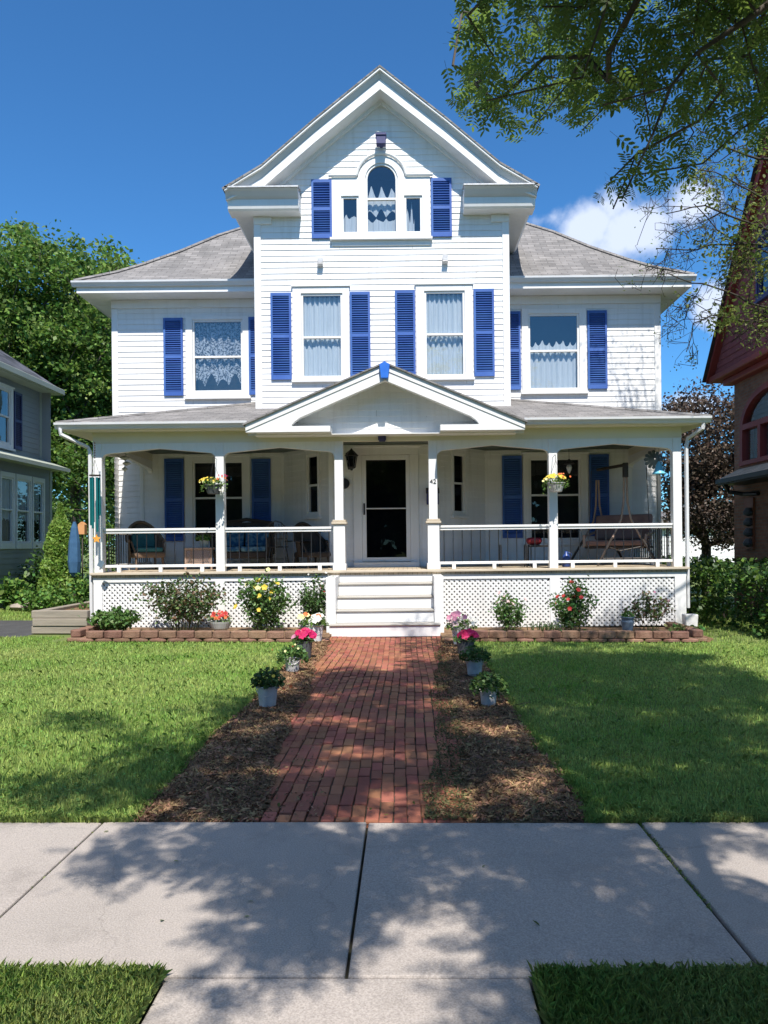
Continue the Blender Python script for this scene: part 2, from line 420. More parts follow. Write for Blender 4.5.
# ---------------------------------------------------------------- builders
TILT = []     # top-level objects that lean with the old house (it has settled by a fraction of a degree)
def hp(px, py, D):
    """a point read off the photo, undone by the house's lean, at depth D -> house x, z"""
    y2 = py + .0105 * (px - 388)
    x2 = px + .0105 * (632 - py)
    return (x2 - CX) / F * D, H + (HY - y2) / F * D
def hrect(x0, y0, x1, y1, D):
    xa, zt = hp(x0, (y0), D)
    xb, _ = hp(x1, y0, D)
    xm = (x0 + x1) / 2
    _, zt = hp(xm, y0, D)
    _, zb = hp(xm, y1, D)
    xa = hp(x0, (y0 + y1) / 2, D)[0]
    xb = hp(x1, (y0 + y1) / 2, D)[0]
    return xa, xb, zb, zt
def gp(px, py):
    D = F * H / (py - HY)
    return (px - CX) / F * D, D
def wp(px, py, D):
    return (px - CX) / F * D, H + (HY - py) / F * D
class MB:
    def __init__(s, T=None):
        s.v = []; s.f = []; s.T = T
    def add(s, vs, fs):
        n = len(s.v)
        s.v += [tuple(p) for p in vs]
        s.f += [tuple(i + n for i in f) for f in fs]
    def box(s, x0, x1, y0, y1, z0, z1):
        s.add([(x0, y0, z0), (x1, y0, z0), (x1, y1, z0), (x0, y1, z0), (x0, y0, z1), (x1, y0, z1), (x1, y1, z1), (x0, y1, z1)],
              [(0, 3, 2, 1), (4, 5, 6, 7), (0, 1, 5, 4), (1, 2, 6, 5), (2, 3, 7, 6), (3, 0, 4, 7)])
    def obox(s, c, h, rot=None):
        vs = []
        for k in range(8):
            p = Vector(((k & 1) * 2 - 1, ((k >> 1) & 1) * 2 - 1, ((k >> 2) & 1) * 2 - 1))
            p = Vector((p.x * h[0], p.y * h[1], p.z * h[2]))
            if rot is not None:
                p = rot @ p
            vs.append(p + Vector(c))
        s.add(vs, [(0, 2, 3, 1), (4, 5, 7, 6), (0, 1, 5, 4), (1, 3, 7, 5), (3, 2, 6, 7), (2, 0, 4, 6)])
    def prism(s, poly, a, b, axis='y'):
        """extrude a closed outline: axis y -> outline in (x,z); axis x -> (y,z); axis z -> (x,y)"""
        n = len(poly)
        area = sum(poly[i][0] * poly[(i + 1) % n][1] - poly[(i + 1) % n][0] * poly[i][1] for i in range(n))
        if area < 0:
            poly = poly[::-1]
        def mk(p, t):
            return (p[0], t, p[1]) if axis == 'y' else (t, p[0], p[1]) if axis == 'x' else (p[0], p[1], t)
        vs = [mk(p, a) for p in poly] + [mk(p, b) for p in poly]
        A = tuple(range(n)); B = tuple(range(2 * n - 1, n - 1, -1))
        sides = [((i + 1) % n, i, n + i, n + (i + 1) % n) for i in range(n)]
        if axis != 'y':
            A = A[::-1]; B = B[::-1]; sides = [t[::-1] for t in sides]
        s.add(vs, [A, B] + sides)
    def quad(s, a, b, c, d):
        s.add([a, b, c, d], [(0, 1, 2, 3)])
    def tube(s, path, r, n=6, cap=True):
        path = [Vector(p) for p in path]
        rs = r if isinstance(r, (list, tuple)) else [r] * len(path)
        rings = []
        prev = None
        for i, p in enumerate(path):
            d = (path[min(i + 1, len(path) - 1)] - path[max(i - 1, 0)])
            if d.length < 1e-9:
                d = Vector((0, 0, 1))
            d.normalize()
            if prev is None:
                a = d.cross(Vector((0, 0, 1)) if abs(d.z) < .9 else Vector((1, 0, 0)))
            else:
                a = prev - d * prev.dot(d)
            a.normalize(); prev = a
            b = d.cross(a)
            rings.append([p + (a * math.cos(2 * math.pi * k / n) + b * math.sin(2 * math.pi * k / n)) * rs[i] for k in range(n)])
        vs = [q for rg in rings for q in rg]
        fs = []
        for i in range(len(path) - 1):
            for k in range(n):
                fs.append((i * n + k, i * n + (k + 1) % n, (i + 1) * n + (k + 1) % n, (i + 1) * n + k))
        if cap:
            fs.append(tuple(range(n - 1, -1, -1)))
            m = (len(path) - 1) * n
            fs.append(tuple(m + k for k in range(n)))
        s.add(vs, fs)
    def lathe(s, prof, c=(0, 0, 0), n=20, sx=1, sy=1):
        vs = []
        for (r, z) in prof:
            for k in range(n):
                a = 2 * math.pi * k / n
                vs.append((c[0] + r * sx * math.cos(a), c[1] + r * sy * math.sin(a), c[2] + z))
        fs = []
        for i in range(len(prof) - 1):
            for k in range(n):
                fs.append((i * n + k, i * n + (k + 1) % n, (i + 1) * n + (k + 1) % n, (i + 1) * n + k))
        fs.append(tuple(range(n - 1, -1, -1)))
        m = (len(prof) - 1) * n
        fs.append(tuple(m + k for k in range(n)))
        s.add(vs, fs)
    def build(s, name, mat, parent=None, smooth=False, bevel=0.0, seg=1):
        me = bpy.data.meshes.new(name)
        vs = s.v
        if s.T is not None:
            vs = [tuple(s.T @ Vector(p)) for p in vs]
        me.from_pydata(vs, [], s.f)
        me.materials.append(mat)
        if len(s.f) < 60000:
            uv = me.uv_layers.new(name='UVMap')
            for p in me.polygons:
                nrm = p.normal
                if abs(nrm.z) > .999:
                    u = Vector((1, 0, 0)); v = Vector((0, 1, 0))
                else:
                    u = Vector((0, 0, 1)).cross(nrm).normalized(); v = nrm.cross(u)
                for li in p.loop_indices:
                    q = me.vertices[me.loops[li].vertex_index].co
                    uv.data[li].uv = (q.dot(u), q.dot(v))
        if smooth:
            for p in me.polygons:
                p.use_smooth = True
        o = bpy.data.objects.new(name, me)
        col.objects.link(o)
        if parent is not None:
            put(o, parent)
        if bevel:
            b = o.modifiers.new('bevel', 'BEVEL')
            b.width = bevel; b.segments = seg; b.limit_method = 'ANGLE'
        return o
def each(mb, name, mat, parent=None, bevel=0.0):
    """one part per separate piece of the builder's geometry"""
    par = list(range(len(mb.v)))
    def fd(i):
        while par[i] != i:
            par[i] = par[par[i]]; i = par[i]
        return i
    for f in mb.f:
        for q in f[1:]:
            par[fd(q)] = fd(f[0])
    gr = {}
    for f in mb.f:
        gr.setdefault(fd(f[0]), []).append(f)
    out = []
    for fs in gr.values():
        ids = sorted({i for f in fs for i in f})
        mp = {k: i for i, k in enumerate(ids)}
        k = MB(mb.T); k.v = [mb.v[i] for i in ids]; k.f = [tuple(mp[i] for i in f) for f in fs]
        out.append(k.build(name, mat, parent, bevel=bevel))
    return out
def put(o, parent):
    """child whose mesh is written in world coordinates under a thing standing anywhere"""
    o.parent = parent
    q = parent
    while q.parent is not None:
        q = q.parent
    if parent.parent is None:
        o.matrix_parent_inverse = Matrix.Translation(parent.location).inverted()
def tag(o, label=None, cat=None, group=None, kind=None, tilt=False):
    if label: o['label'] = label
    if cat: o['category'] = cat
    if group: o['group'] = group
    if kind: o['kind'] = kind
    if tilt: TILT.append(o)
    return o
def thing(name, loc, label, cat, group=None, tilt=False):
    o = bpy.data.objects.new(name, None)
    o.empty_display_size = .2
    col.objects.link(o)
    o.location = loc
    return tag(o, label, cat, group, None, tilt)
def npmesh(name, V, mat, parent=None):
    """V: (faces, k, 3) array, each face its own island"""
    n, k, _ = V.shape
    me = bpy.data.meshes.new(name)
    me.vertices.add(n * k)
    me.vertices.foreach_set('co', np.ascontiguousarray(V, dtype=np.float32).ravel())
    me.loops.add(n * k)
    me.loops.foreach_set('vertex_index', np.arange(n * k, dtype=np.int32))
    me.polygons.add(n)
    me.polygons.foreach_set('loop_start', np.arange(0, n * k, k, dtype=np.int32))
    me.update(calc_edges=True)
    me.materials.append(mat)
    o = bpy.data.objects.new(name, me)
    col.objects.link(o)
    if parent is not None:
        put(o, parent)
    return o
def unit(a):
    return a / np.maximum(np.linalg.norm(a, axis=-1, keepdims=True), 1e-9)
def leaf_faces(P, size, up=.6, elong=1.9, jit=.35, dirs=None, k=6, r=None):
    """pointed leaf shapes centred on P with mostly skyward faces"""
    r = r or rng
    n = len(P)
    nrm = unit(r.normal(size=(n, 3)) + np.array([0, 0, up * 2]))
    d = r.normal(size=(n, 3)) if dirs is None else dirs + r.normal(size=(n, 3)) * .5
    d = unit(d - nrm * (d * nrm).sum(1, keepdims=True))
    b = np.cross(nrm, d)
    L = size * (1 + jit * r.uniform(-1, 1, n))[:, None]
    W = L / elong
    if k == 6:
        t = [(-.5, 0, 0), (-.2, .42, .05), (.2, .40, .03), (.5, 0, -.06), (.2, -.40, .03), (-.2, -.42, .05)]
    else:
        t = [(-.5, 0, 0), (0, .5, .06), (.5, 0, -.04), (0, -.5, .06)]
    V = np.stack([P + d * (a * L) + b * (c * W) + nrm * (e * L) for (a, c, e) in t], axis=1)
    return V
def branches_mb(nodes, hub, r0, rtip, mb, n=5, bias=.35, power=2.3, sag=.06, bad=None, wob=.035):
    """grow limbs: every node joins the nearest limb already grown; limb girth follows what it carries"""
    pts = [np.array(p, float) for p in hub]
    par = [i - 1 for i in range(len(hub))]
    order = np.argsort(np.linalg.norm(np.array(nodes) - pts[-1], axis=1))
    P = np.array(pts)
    dist0 = np.zeros(len(pts))
    for i in order:
        q = np.array(nodes[i], float)
        dd = np.linalg.norm(P - q, axis=1) + bias * dist0[:len(P)]
        j = int(np.argmin(dd))
        if bad is not None:
            for j2 in np.argsort(dd)[:40]:
                if not any(bad(P[j2] * (1 - f) + q * f) for f in (.25, .5, .75, .9)):
                    j = int(j2); break
            else:
                continue
        L = np.linalg.norm(q - P[j])
        m = max(1, int(L / (.7 if bad is None else .35)))
        last = j
        for t in range(1, m + 1):
            f = t / m
            x = P[j] * (1 - f) + q * f
            if t < m:
                x = x + rng.normal(size=3) * L * wob + np.array([0, 0, sag * L * math.sin(f * math.pi)])
            P = np.vstack([P, x]); par.append(last)
            dist0 = np.append(dist0, dist0[last] + L / m)
            last = len(P) - 1
    cnt = np.ones(len(P))
    kids = [[] for _ in P]
    for i in range(len(P) - 1, 0, -1):
        kids[par[i]].append(i)
    ordr = np.argsort(-dist0)
    # accumulate from tips
    done = sorted(range(len(P)), key=lambda i: -i)
    for i in done:
        if par[i] >= 0:
            cnt[par[i]] += cnt[i]
    rad = rtip * cnt ** (1 / power)
    rad = np.minimum(rad, r0)
    seen = set()
    for i in range(1, len(P)):
        if i in seen:
            continue
        path = [par[i], i]
        seen.add(i)
        cur = i
        while kids[cur]:
            nx = max(kids[cur], key=lambda a: cnt[a])
            if nx in seen:
                break
            path.append(nx); seen.add(nx); cur = nx
        rr = [rad[p] for p in path]
        rr[0] = min(rr[0], rr[1] * 1.15)
        mb.tube([P[p] for p in path], rr, n=n, cap=False)
    return P, rad
def siding(mb, ext, z0, z1, Y, expo=.125, openings=(), T=None):
    """lapped boards on a wall facing -y at depth Y; ext(z) gives the board ends; openings are (x0,x1,z0,z1)"""
    z = z0
    while z < z1 - 1e-4:
        zb = min(z + expo, z1)
        cuts = sorted(set([z, zb] + [e for o in openings for e in (o[2], o[3]) if z + 1e-4 < e < zb - 1e-4]))
        wob = random.uniform(-.0012, .0012)
        for a, b in zip(cuts[:-1], cuts[1:]):
            lo, hi = ext((a + b) / 2)
            if hi - lo < .02:
                continue
            ivs = [(lo, hi)]
            for (ox0, ox1, oz0, oz1) in openings:
                if oz0 - 1e-4 <= a and b <= oz1 + 1e-4:
                    nx = []
                    for (p, q) in ivs:
                        if ox1 <= p or ox0 >= q:
                            nx.append((p, q))
                        else:
                            if ox0 > p: nx.append((p, ox0))
                            if ox1 < q: nx.append((ox1, q))
                    ivs = nx
            off = lambda zz: .016 + wob - .013 * (zz - z) / expo
            cut2 = []
            for (p, q) in ivs:
                while q - p > 3.3 and a == z:
                    c_ = p + random.uniform(1.2, 3.2)
                    if q - c_ < .4: break
                    cut2.append((p, c_ - .0016)); p = c_ + .0016
                cut2.append((p, q))
            for (p, q) in cut2:
                mb.quad((p, Y - off(a), a), (q, Y - off(a), a), (q, Y - off(b), b), (p, Y - off(b), b))
                if a == z:
                    mb.quad((p, Y - .002, a), (q, Y - .002, a), (q, Y - off(a), a), (p, Y - off(a), a))
        z = zb
def curtain_mb(mb, x0, x1, zt, zb, Y, waves=7, amp=.02, st=0.0, sb=0.0, nsc=4, taper=0.0, seed=0):
    nc, nr = 48, 6
    vs = []
    ph = seed * 1.7
    for j in range(nr + 1):
        for i in range(nc + 1):
            u = i / nc
            t = zt - st * abs(math.sin(math.pi * nsc * u + ph)) - st * .25 * math.sin(17 * u + ph)
            b = zb + sb * abs(math.sin(math.pi * nsc * u + ph * 2)) + sb * .3 * math.sin(13 * u + ph)
            z = t + (b - t) * j / nr
            y = Y + amp * math.sin(2 * math.pi * waves * u + ph) + amp * .4 * math.sin(2 * math.pi * waves * 2.3 * u)
            vs.append((x0 + (x1 - x0) * u, y, z))
    fs = [(j * (nc + 1) + i, j * (nc + 1) + i + 1, (j + 1) * (nc + 1) + i + 1, (j + 1) * (nc + 1) + i) for j in range(nr) for i in range(nc)]
    mb.add(vs, fs)
def arch_pts(xc, r, z, n=14):
    return [(xc + r * math.cos(math.pi * k / n), z + r * math.sin(math.pi * k / n)) for k in range(n + 1)]
def window(parent, g, fr, Y, rail=None, curtains=(), T=None, sill=True, name='window', glass='glass', cmat='curtain', fm='white', depth=.09, recess=.55, cap=True):
    """double-hung window: g, fr = (x0,x1,z0,z1) of the glass and of the casing, on a wall at depth Y facing -y"""
    gx0, gx1, gz0, gz1 = g
    fx0, fx1, fz0, fz1 = fr
    s = .045
    m = MB(T)
    ix0, ix1, iz0, iz1 = gx0 - s, gx1 + s, gz0 - s, gz1 + s
    yf = Y - .048
    m.box(fx0, ix0, yf, Y + .01, fz0, fz1)
    m.box(ix1, fx1, yf, Y + .01, fz0, fz1)
    m.box(ix0, ix1, yf, Y + .01, iz1, fz1)
    if sill:
        m.box(fx0 - .03, fx1 + .03, yf - .045, Y + .01, fz0 - .055, fz0 - .003)
    if iz0 > fz0:
        m.box(ix0, ix1, yf, Y + .01, fz0, iz0)
    if cap:
        m.box(fx0 - .025, fx1 + .025, yf - .03, Y + .01, fz1 + .002, fz1 + .04)
    W = m.build(name, M[fm], parent, bevel=.004)
    q = MB(T)
    rz = rail if rail is not None else None
    y0, y1 = Y - .018, Y + .02
    e = .002
    q.box(ix0 + e, gx0, y0, y1 + .03, iz0 + e, iz1 - e); q.box(gx1, ix1 - e, y0, y1 + .03, iz0 + e, iz1 - e)
    q.box(gx0, gx1, y0, y1, gz1, iz1 - e)
    q.box(gx0, gx1, y0, y1 + .03, iz0 + e, gz0)
    if rz:
        q.box(gx0, gx1, y0, y1 + .028, rz - .022, rz + .022)
    q.build('sash', M[fm], W, bevel=.003)
    for (a, b, yy) in ([(gz0, rz - .022, Y + .03), (rz + .022, gz1, Y + .005)] if rz else [(gz0, gz1, Y + .01)]):
        k = MB(T)
        k.quad((gx0, yy, a), (gx1, yy, a), (gx1, yy, b), (gx0, yy, b))
        k.build('pane', M[glass], W)
    if curtains:
        c = MB(T)
        for i, cu in enumerate(curtains):
            curtain_mb(c, gx0 - .02, gx1 + .02, cu[0], cu[1], Y + depth + .012 * i, waves=cu[2], amp=.028, st=cu[3], sb=cu[4], nsc=cu[5], seed=i + int(gx0 * 7) % 5)
        c.build('curtain', M[cmat], W, smooth=True)
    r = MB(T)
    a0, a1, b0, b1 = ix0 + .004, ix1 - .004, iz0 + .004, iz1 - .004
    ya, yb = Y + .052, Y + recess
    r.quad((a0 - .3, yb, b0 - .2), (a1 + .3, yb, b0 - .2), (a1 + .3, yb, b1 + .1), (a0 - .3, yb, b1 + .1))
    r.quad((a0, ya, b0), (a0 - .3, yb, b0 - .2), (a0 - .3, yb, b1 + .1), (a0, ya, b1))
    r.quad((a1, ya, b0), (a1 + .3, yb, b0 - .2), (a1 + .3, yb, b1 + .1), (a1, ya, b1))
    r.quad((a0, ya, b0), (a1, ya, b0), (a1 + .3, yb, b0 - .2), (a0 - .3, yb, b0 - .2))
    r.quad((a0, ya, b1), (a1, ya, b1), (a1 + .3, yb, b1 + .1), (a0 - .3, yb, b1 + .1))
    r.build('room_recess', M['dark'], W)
    return W
def shutter(parent, x0, x1, z0, z1, Y, T=None, mat='blue'):
    m = MB(T)
    st = .045
    y0, y1 = Y - .055, Y - .022
    zm = z0 + (z1 - z0) * .5
    m.box(x0, x0 + st, y0, y1, z0, z1); m.box(x1 - st, x1, y0, y1, z0, z1)
    rails = [(z0, z0 + .10), (zm - .035, zm + .035), (z1 - .065, z1)]
    for a, b in rails:
        m.box(x0 + st, x1 - st, y0 + .001, y1, a, b)
    for (a, b) in ((rails[0][1], rails[1][0]), (rails[1][1], rails[2][0])):
        n = max(3, int((b - a) / .048))
        for k in range(n):
            zc = a + (b - a) * (k + .5) / n
            rot = Matrix.Rotation(R(38), 3, 'X')
            m.obox(((x0 + x1) / 2, (y0 + y1) / 2 + .003, zc), ((x1 - x0) / 2 - st, .022, .004), rot)
    m.box(x0 + st, x1 - st, y1 - .004, y1 - .002, z0 + .02, z1 - .02)
    return m.build('shutter', M[mat], parent)
# ================================================================ THE HOUSE
YM, YB, YE, YG, YPF, YPO = 17.6, 16.4, 17.05, 15.85, 14.42, 14.65
XC = -0.42
house = thing('white_house', (-.35, 15.5, 0), 'large white clapboard house with blue shutters, a steep front gable and a deep columned porch', 'house', tilt=True)
XL, XR = -6.62, 5.85            # upper walls
BL, BR = -3.12, 2.247           # gabled bay
ZF = 1.13                       # porch floor
# openings ------------------------------------------------------------
wl_g, wl_f = hrect(194.7, 322, 241, 390.5, YM), hrect(186, 316.5, 249.5, 397, YM)
wr_g, wr_f = hrect(530, 316, 577, 388, YM), hrect(521.5, 309, 586, 392, YM)
w1_g, w1_f = hrect(303.5, 296, 340.7, 376, YB), hrect(293, 287.5, 349.5, 380, YB)
w2_g, w2_f = hrect(426.5, 293.5, 462.7, 374.5, YB), hrect(416, 285.5, 472.5, 378, YB)
fl_g, fl_f = hrect(195, 463, 242, 541, YM), hrect(185.5, 456, 250.5, 546, YM)
fr_g, fr_f = hrect(531, 460, 578.5, 538, YM), hrect(523, 454, 587.5, 543, YM)
def hole(f, s=.0):
    return (f[0] + .02, f[1] - .02, f[2] + .02, f[3] - .02)
# walls ---------------------------------------------------------------
m = MB(); siding(m, lambda z: (XL, BL + .1), 4.2, 7.24, YM, openings=[hole(wl_f)]); m.build('wall', M['siding'], house)
m = MB(); siding(m, lambda z: (BR - .1, XR), 4.2, 7.24, YM, openings=[hole(wr_f)]); m.build('wall', M['siding'], house)
gable = [(0, 11.46), (1.35, 10.385), (2.45, 9.45), (3.22, 9.0)]
def gz(dx):
    for (a, za), (b, zb) in zip(gable[:-1], gable[1:]):
        if dx <= b:
            return za + (zb - za) * (dx - a) / (b - a)
    return 9.0
def gext(z):
    if z < 9.012:
        return (BL, BR)
    for (a, za), (b, zb) in zip(gable[:-1], gable[1:]):
        if zb <= z <= za:
            d = a + (b - a) * (za - z) / (za - zb) - .05
            return (max(BL, XC - d), min(BR, XC + d))
    return (XC, XC)
# attic window sizes
ac_g = hrect(367.5, 166, 395.5, 232, YB)
al_g = hrect(343.5, 199, 356.7, 232.5, YB)
ar_g = hrect(406.3, 198.5, 420, 232.5, YB)
af = hrect(331.8, 178, 430, 238.5, YB)
axc = (ac_g[0] + ac_g[1]) / 2
arad = (ac_g[1] - ac_g[0]) / 2
aspr = ac_g[3] - arad           # springing of the arch
m = MB()
ops = [hole(w1_f), hole(w2_f), hole(af)]
zz = af[3] - .02
while zz < aspr + arad + .2:     # boards stop at the arch
    hw = math.sqrt(max(0, (arad + .16) ** 2 - max(0, zz + .02 - aspr) ** 2))
    if hw > .03:
        ops.append((axc - hw, axc + hw, zz, zz + .04))
    zz += .04
siding(m, gext, 4.15, 11.2, YB, openings=ops)
m.build('wall', M['siding'], house)
for xa, sg in ((BL, 1), (BR, -1)):
    T = Matrix.Translation((xa, 0, 0)) @ Matrix.Rotation(-R(90) * sg, 4, 'Z')
    m = MB(T)
    # the wall runs along local x; local -y points outward
    if sg > 0:
        siding(m, lambda z: (-20.5, -YB), 4.2, 8.9, 0)
    else:
        siding(m, lambda z: (YB, 20.5), 4.2, 8.9, 0)
    m.build('wall', M['siding'], house)
for xa, sg in ((XL, 1), (XR, -1)):
    T = Matrix.Translation((xa, 0, 0)) @ Matrix.Rotation(-R(90) * sg, 4, 'Z')
    m = MB(T)
    siding(m, (lambda z: (-27, -YM)) if sg > 0 else (lambda z: (YM, 27)), .3, 7.24, 0)
    m.build('wall', M['siding'], house)
m = MB(); m.quad((XR, 27, 0), (XL, 27, 0), (XL, 27, 7.3), (XR, 27, 7.3)); m.build('wall', M['siding'], house)
# first floor, under the porch roof: cut-away corners and a chamfered entry bay
ML, MR = -6.0, 5.15
DL, DR = -1.57, .65
narrow = {}
m = MB(); siding(m, lambda z: (ML, -2.77), .9, 3.74, YM, openings=[hole(fl_f)]); m.build('wall', M['siding'], house)
m = MB(); siding(m, lambda z: (1.85, MR), .9, 3.74, YM, openings=[hole(fr_f)]); m.build('wall', M['siding'], house)
d_g = hrect(366.3, 460, 406, 557.3, YB)
dfz0 = ZF + .06
m = MB(); siding(m, lambda z: (DL, DR), .9, 3.74, YB, openings=[(d_g[0] - .1, d_g[1] + .1, .9, d_g[3] + .12)]); m.build('wall', M['siding'], house)
s2 = math.sqrt(2)
for side in (-1, 1):
    a = (-2.77, YM) if side < 0 else (DR, YB)
    b = (DL, YB) if side < 0 else (1.85, YM)
    L = math.hypot(b[0] - a[0], b[1] - a[1])
    ang = math.atan2(b[1] - a[1], b[0] - a[0])
    T = Matrix.Translation((a[0], a[1], 0)) @ Matrix.Rotation(ang, 4, 'Z')
    # the narrow paired sashes: where the sight line meets the angled wall
    px = 313.5 if side < 0 else 458
    x2 = px + .0105 * (632 - 485)
    k = (x2 - CX) / F
    t = (k * a[1] - a[0]) / ((b[0] - a[0]) - k * (b[1] - a[1]))
    D = a[1] + t * (b[1] - a[1])
    u = t * L
    zs = [hp(px, p, D)[1] for p in ((457, 483, 487.5, 512) if side < 0 else (456, 480.5, 486, 511))]
    g = (u - .145, u + .145, zs[3], zs[0])
    f = (u - .24, u + .24, zs[3] - .10, zs[0] + .14)
    m = MB(T); siding(m, lambda z: (0, L), .9, 3.74, 0, openings=[hole(f)]); m.build('wall', M['siding'], house)
    window(house, g, f, 0, rail=(zs[1] + zs[2]) / 2, T=T, glass='dglass', recess=.2)
    narrow[side] = T
for side in (-1, 1):             # outer cut-away corners
    a = (XL, YM + .25) if side < 0 else (MR, YM)
    b = (ML, YM) if side < 0 else (XR, YM + .25)
    L = math.hypot(b[0] - a[0], b[1] - a[1])
    T = Matrix.Translation((a[0], a[1], 0)) @ Matrix.Rotation(math.atan2(b[1] - a[1], b[0] - a[0]), 4, 'Z')
    m = MB(T); siding(m, lambda z: (0, L), .9, 4.3, 0); m.build('wall', M['siding'], house)
# corner boards and friezes -------------------------------------------
m = MB()
for x0, x1 in ((XL - .03, XL + .11), (XR - .11, XR + .03)):
    m.box(x0, x1, YM - .035, YM + .1, 4.2, 7.05)
each(m, 'corner_board', M['white'], house, bevel=.004)
m = MB()
for x0, x1 in ((BL - .03, BL + .115), (BR - .115, BR + .03)):
    m.box(x0, x1, YB - .04, YB + .1, 4.3, 8.62)
each(m, 'corner_board', M['white'], house, bevel=.004)
m = MB()
for x0, x1 in ((XL - .035, BL - .04), (BR + .04, XR + .035)):
    m.box(x0, x1, YM - .045, YM + .02, 7.06, 7.245)
each(m, 'frieze', M['white'], house, bevel=.004)
m = MB()
for x in (-2.77, 1.85, DL, DR, ML, MR):
    y = YB if x in (DL, DR) else YM
    m.box(x - .045, x + .045, y - .03, y + .04, ZF, 3.7)
each(m, 'corner_board', M['siding'], house, bevel=.004)
# main roof -------------------------------------------------------------
EL, ER = -7.22, 6.40
prof = [(-.04, 7.49), (.64, 7.91), (1.07, 8.23), (1.79, 8.82), (2.54, 9.5), (3.0, 9.86), (4.9, 11.35)]
m = MB()
yb = 27.6
def ring(t, z):
    return [(EL + t, YE + t, z), (ER - t, YE + t, z), (ER - t, yb - t, z), (EL + t, yb - t, z)]
rg = [ring(*p) for p in prof]
for A, B in zip(rg[:-1], rg[1:]):
    for k in range(4):
        m.quad(A[k], A[(k + 1) % 4], B[(k + 1) % 4], B[k])
m.add(rg[-1], [(0, 1, 2, 3)])
roof = m.build('main_roof', M['shingle'], house)
m = MB()
for k in range(4):               # hip caps
    pts = [Vector(r[k]) + Vector((0, 0, .012)) for r in rg]
    m.tube(pts, .045, n=4)
each(m, 'hip_cap', M['shingle'], roof)
m = MB()
m.box(EL + .02, BL - .55, YE + .05, YM + .3, 7.252, 7.27); m.box(BR + .55, ER - .02, YE + .05, YM + .3, 7.252, 7.27)
m.box(BL - .56, BL + .2, YE + .05, YM + .3, 7.254, 7.268); m.box(BR - .2, BR + .56, YE + .05, YM + .3, 7.254, 7.268)
m.box(EL + .02, XL + .3, YM + .31, yb, 7.25, 7.268); m.box(XR - .3, ER - .02, YM + .31, yb, 7.25, 7.268)
each(m, 'soffit', M['white'], house)
m = MB()
m.box(EL, BL, YE, YE + .05, 7.25, 7.44); m.box(BR, ER, YE, YE + .05, 7.25, 7.44)
m.box(EL, EL + .05, YE + .051, yb, 7.25, 7.44); m.box(ER - .05, ER, YE + .051, yb, 7.25, 7.44)
each(m, 'fascia', M['white'], house)
gprof = [(0, 0), (-.06, .0), (-.075, .03), (-.115, .075), (-.12, .115), (-.10, .115), (-.095, .08), (-.02, .05), (0, .115)]
def gutter(y, z, x0, x1, parent, s=1.0):
    g = MB(); g.prism([(y + a * s, z + b * s) for a, b in gprof], x0, x1, axis='x')
    return g.build('gutter', M['gutter'], parent)
gutter(YE, 7.375, EL - .08, BL - .03, house)
gutter(YE, 7.375, BR + .03, ER + .08, house)
# gable roof -------------------------------------------------------------
def offs(d):
    """the rake outline dropped by d, full width"""
    L = [(XC - x, z - d) for x, z in gable][::-1]
    Rr = [(XC + x, z - d) for x, z in gable][1:]
    return L + Rr
m = MB()
up, lo = offs(0), offs(.04)
m.prism([(up[0][0] - .05, up[0][1] - .03)] + up[1:-1] + [(up[-1][0] + .05, up[-1][1] - .03)] + [(lo[-1][0] + .03, lo[-1][1] - .03)] + lo[1:-1][::-1] + [(lo[0][0] - .03, lo[0][1] - .03)], YG - .05, 23.5)
m.build('gable_roof', M['shingle'], house)
m = MB()
a0, a1 = offs(.041), offs(.22)
n = len(a0)
for i in range(n - 1):           # crown moulding leans back
    m.quad((a1[i][0], YG + .10, a1[i][1]), (a1[i + 1][0], YG + .10, a1[i + 1][1]), (a0[i + 1][0], YG, a0[i + 1][1]), (a0[i][0], YG, a0[i][1]))
    m.quad((a1[i][0], YG + .10, a1[i][1]), (a1[i + 1][0], YG + .10, a1[i + 1][1]), (a1[i + 1][0], YG + .14, a1[i + 1][1]), (a1[i][0], YG + .14, a1[i][1]))
m.build('rake_crown', M['crown'], house)
m = MB()
b0, b1 = offs(.041), offs(.085)
m.prism(b0 + b1[::-1], YG - .035, YG + .02)
c0, c1 = offs(.216), offs(.42)
trim = lambda L: [p for p in L]
m.prism(c0[0:] + c1[1:-1][::-1], YG + .085, YB + .02)
m.build('rake_board', M['white'], house)
m = MB()
e0, e1 = offs(.41), offs(.50)
m.prism(e0[1:-1] + e1[1:-1][::-1], YB - .09, YB + .01)
m.build('rake_moulding', M['white'], house)
box_prof = [(YG + .155, 8.83), (YG + .16, 8.69), (YG + .18, 8.63), (YG + .22, 8.6), (YB + .02, 8.6), (YB + .02, 8.99), (YG + .155, 8.99)]
lip_prof = [(YG - .02, 9.0), (YG - .02, 8.965), (YG + .03, 8.93), (YG + .10, 8.85), (YG + .154, 8.81), (YG + .154, 9.0)]
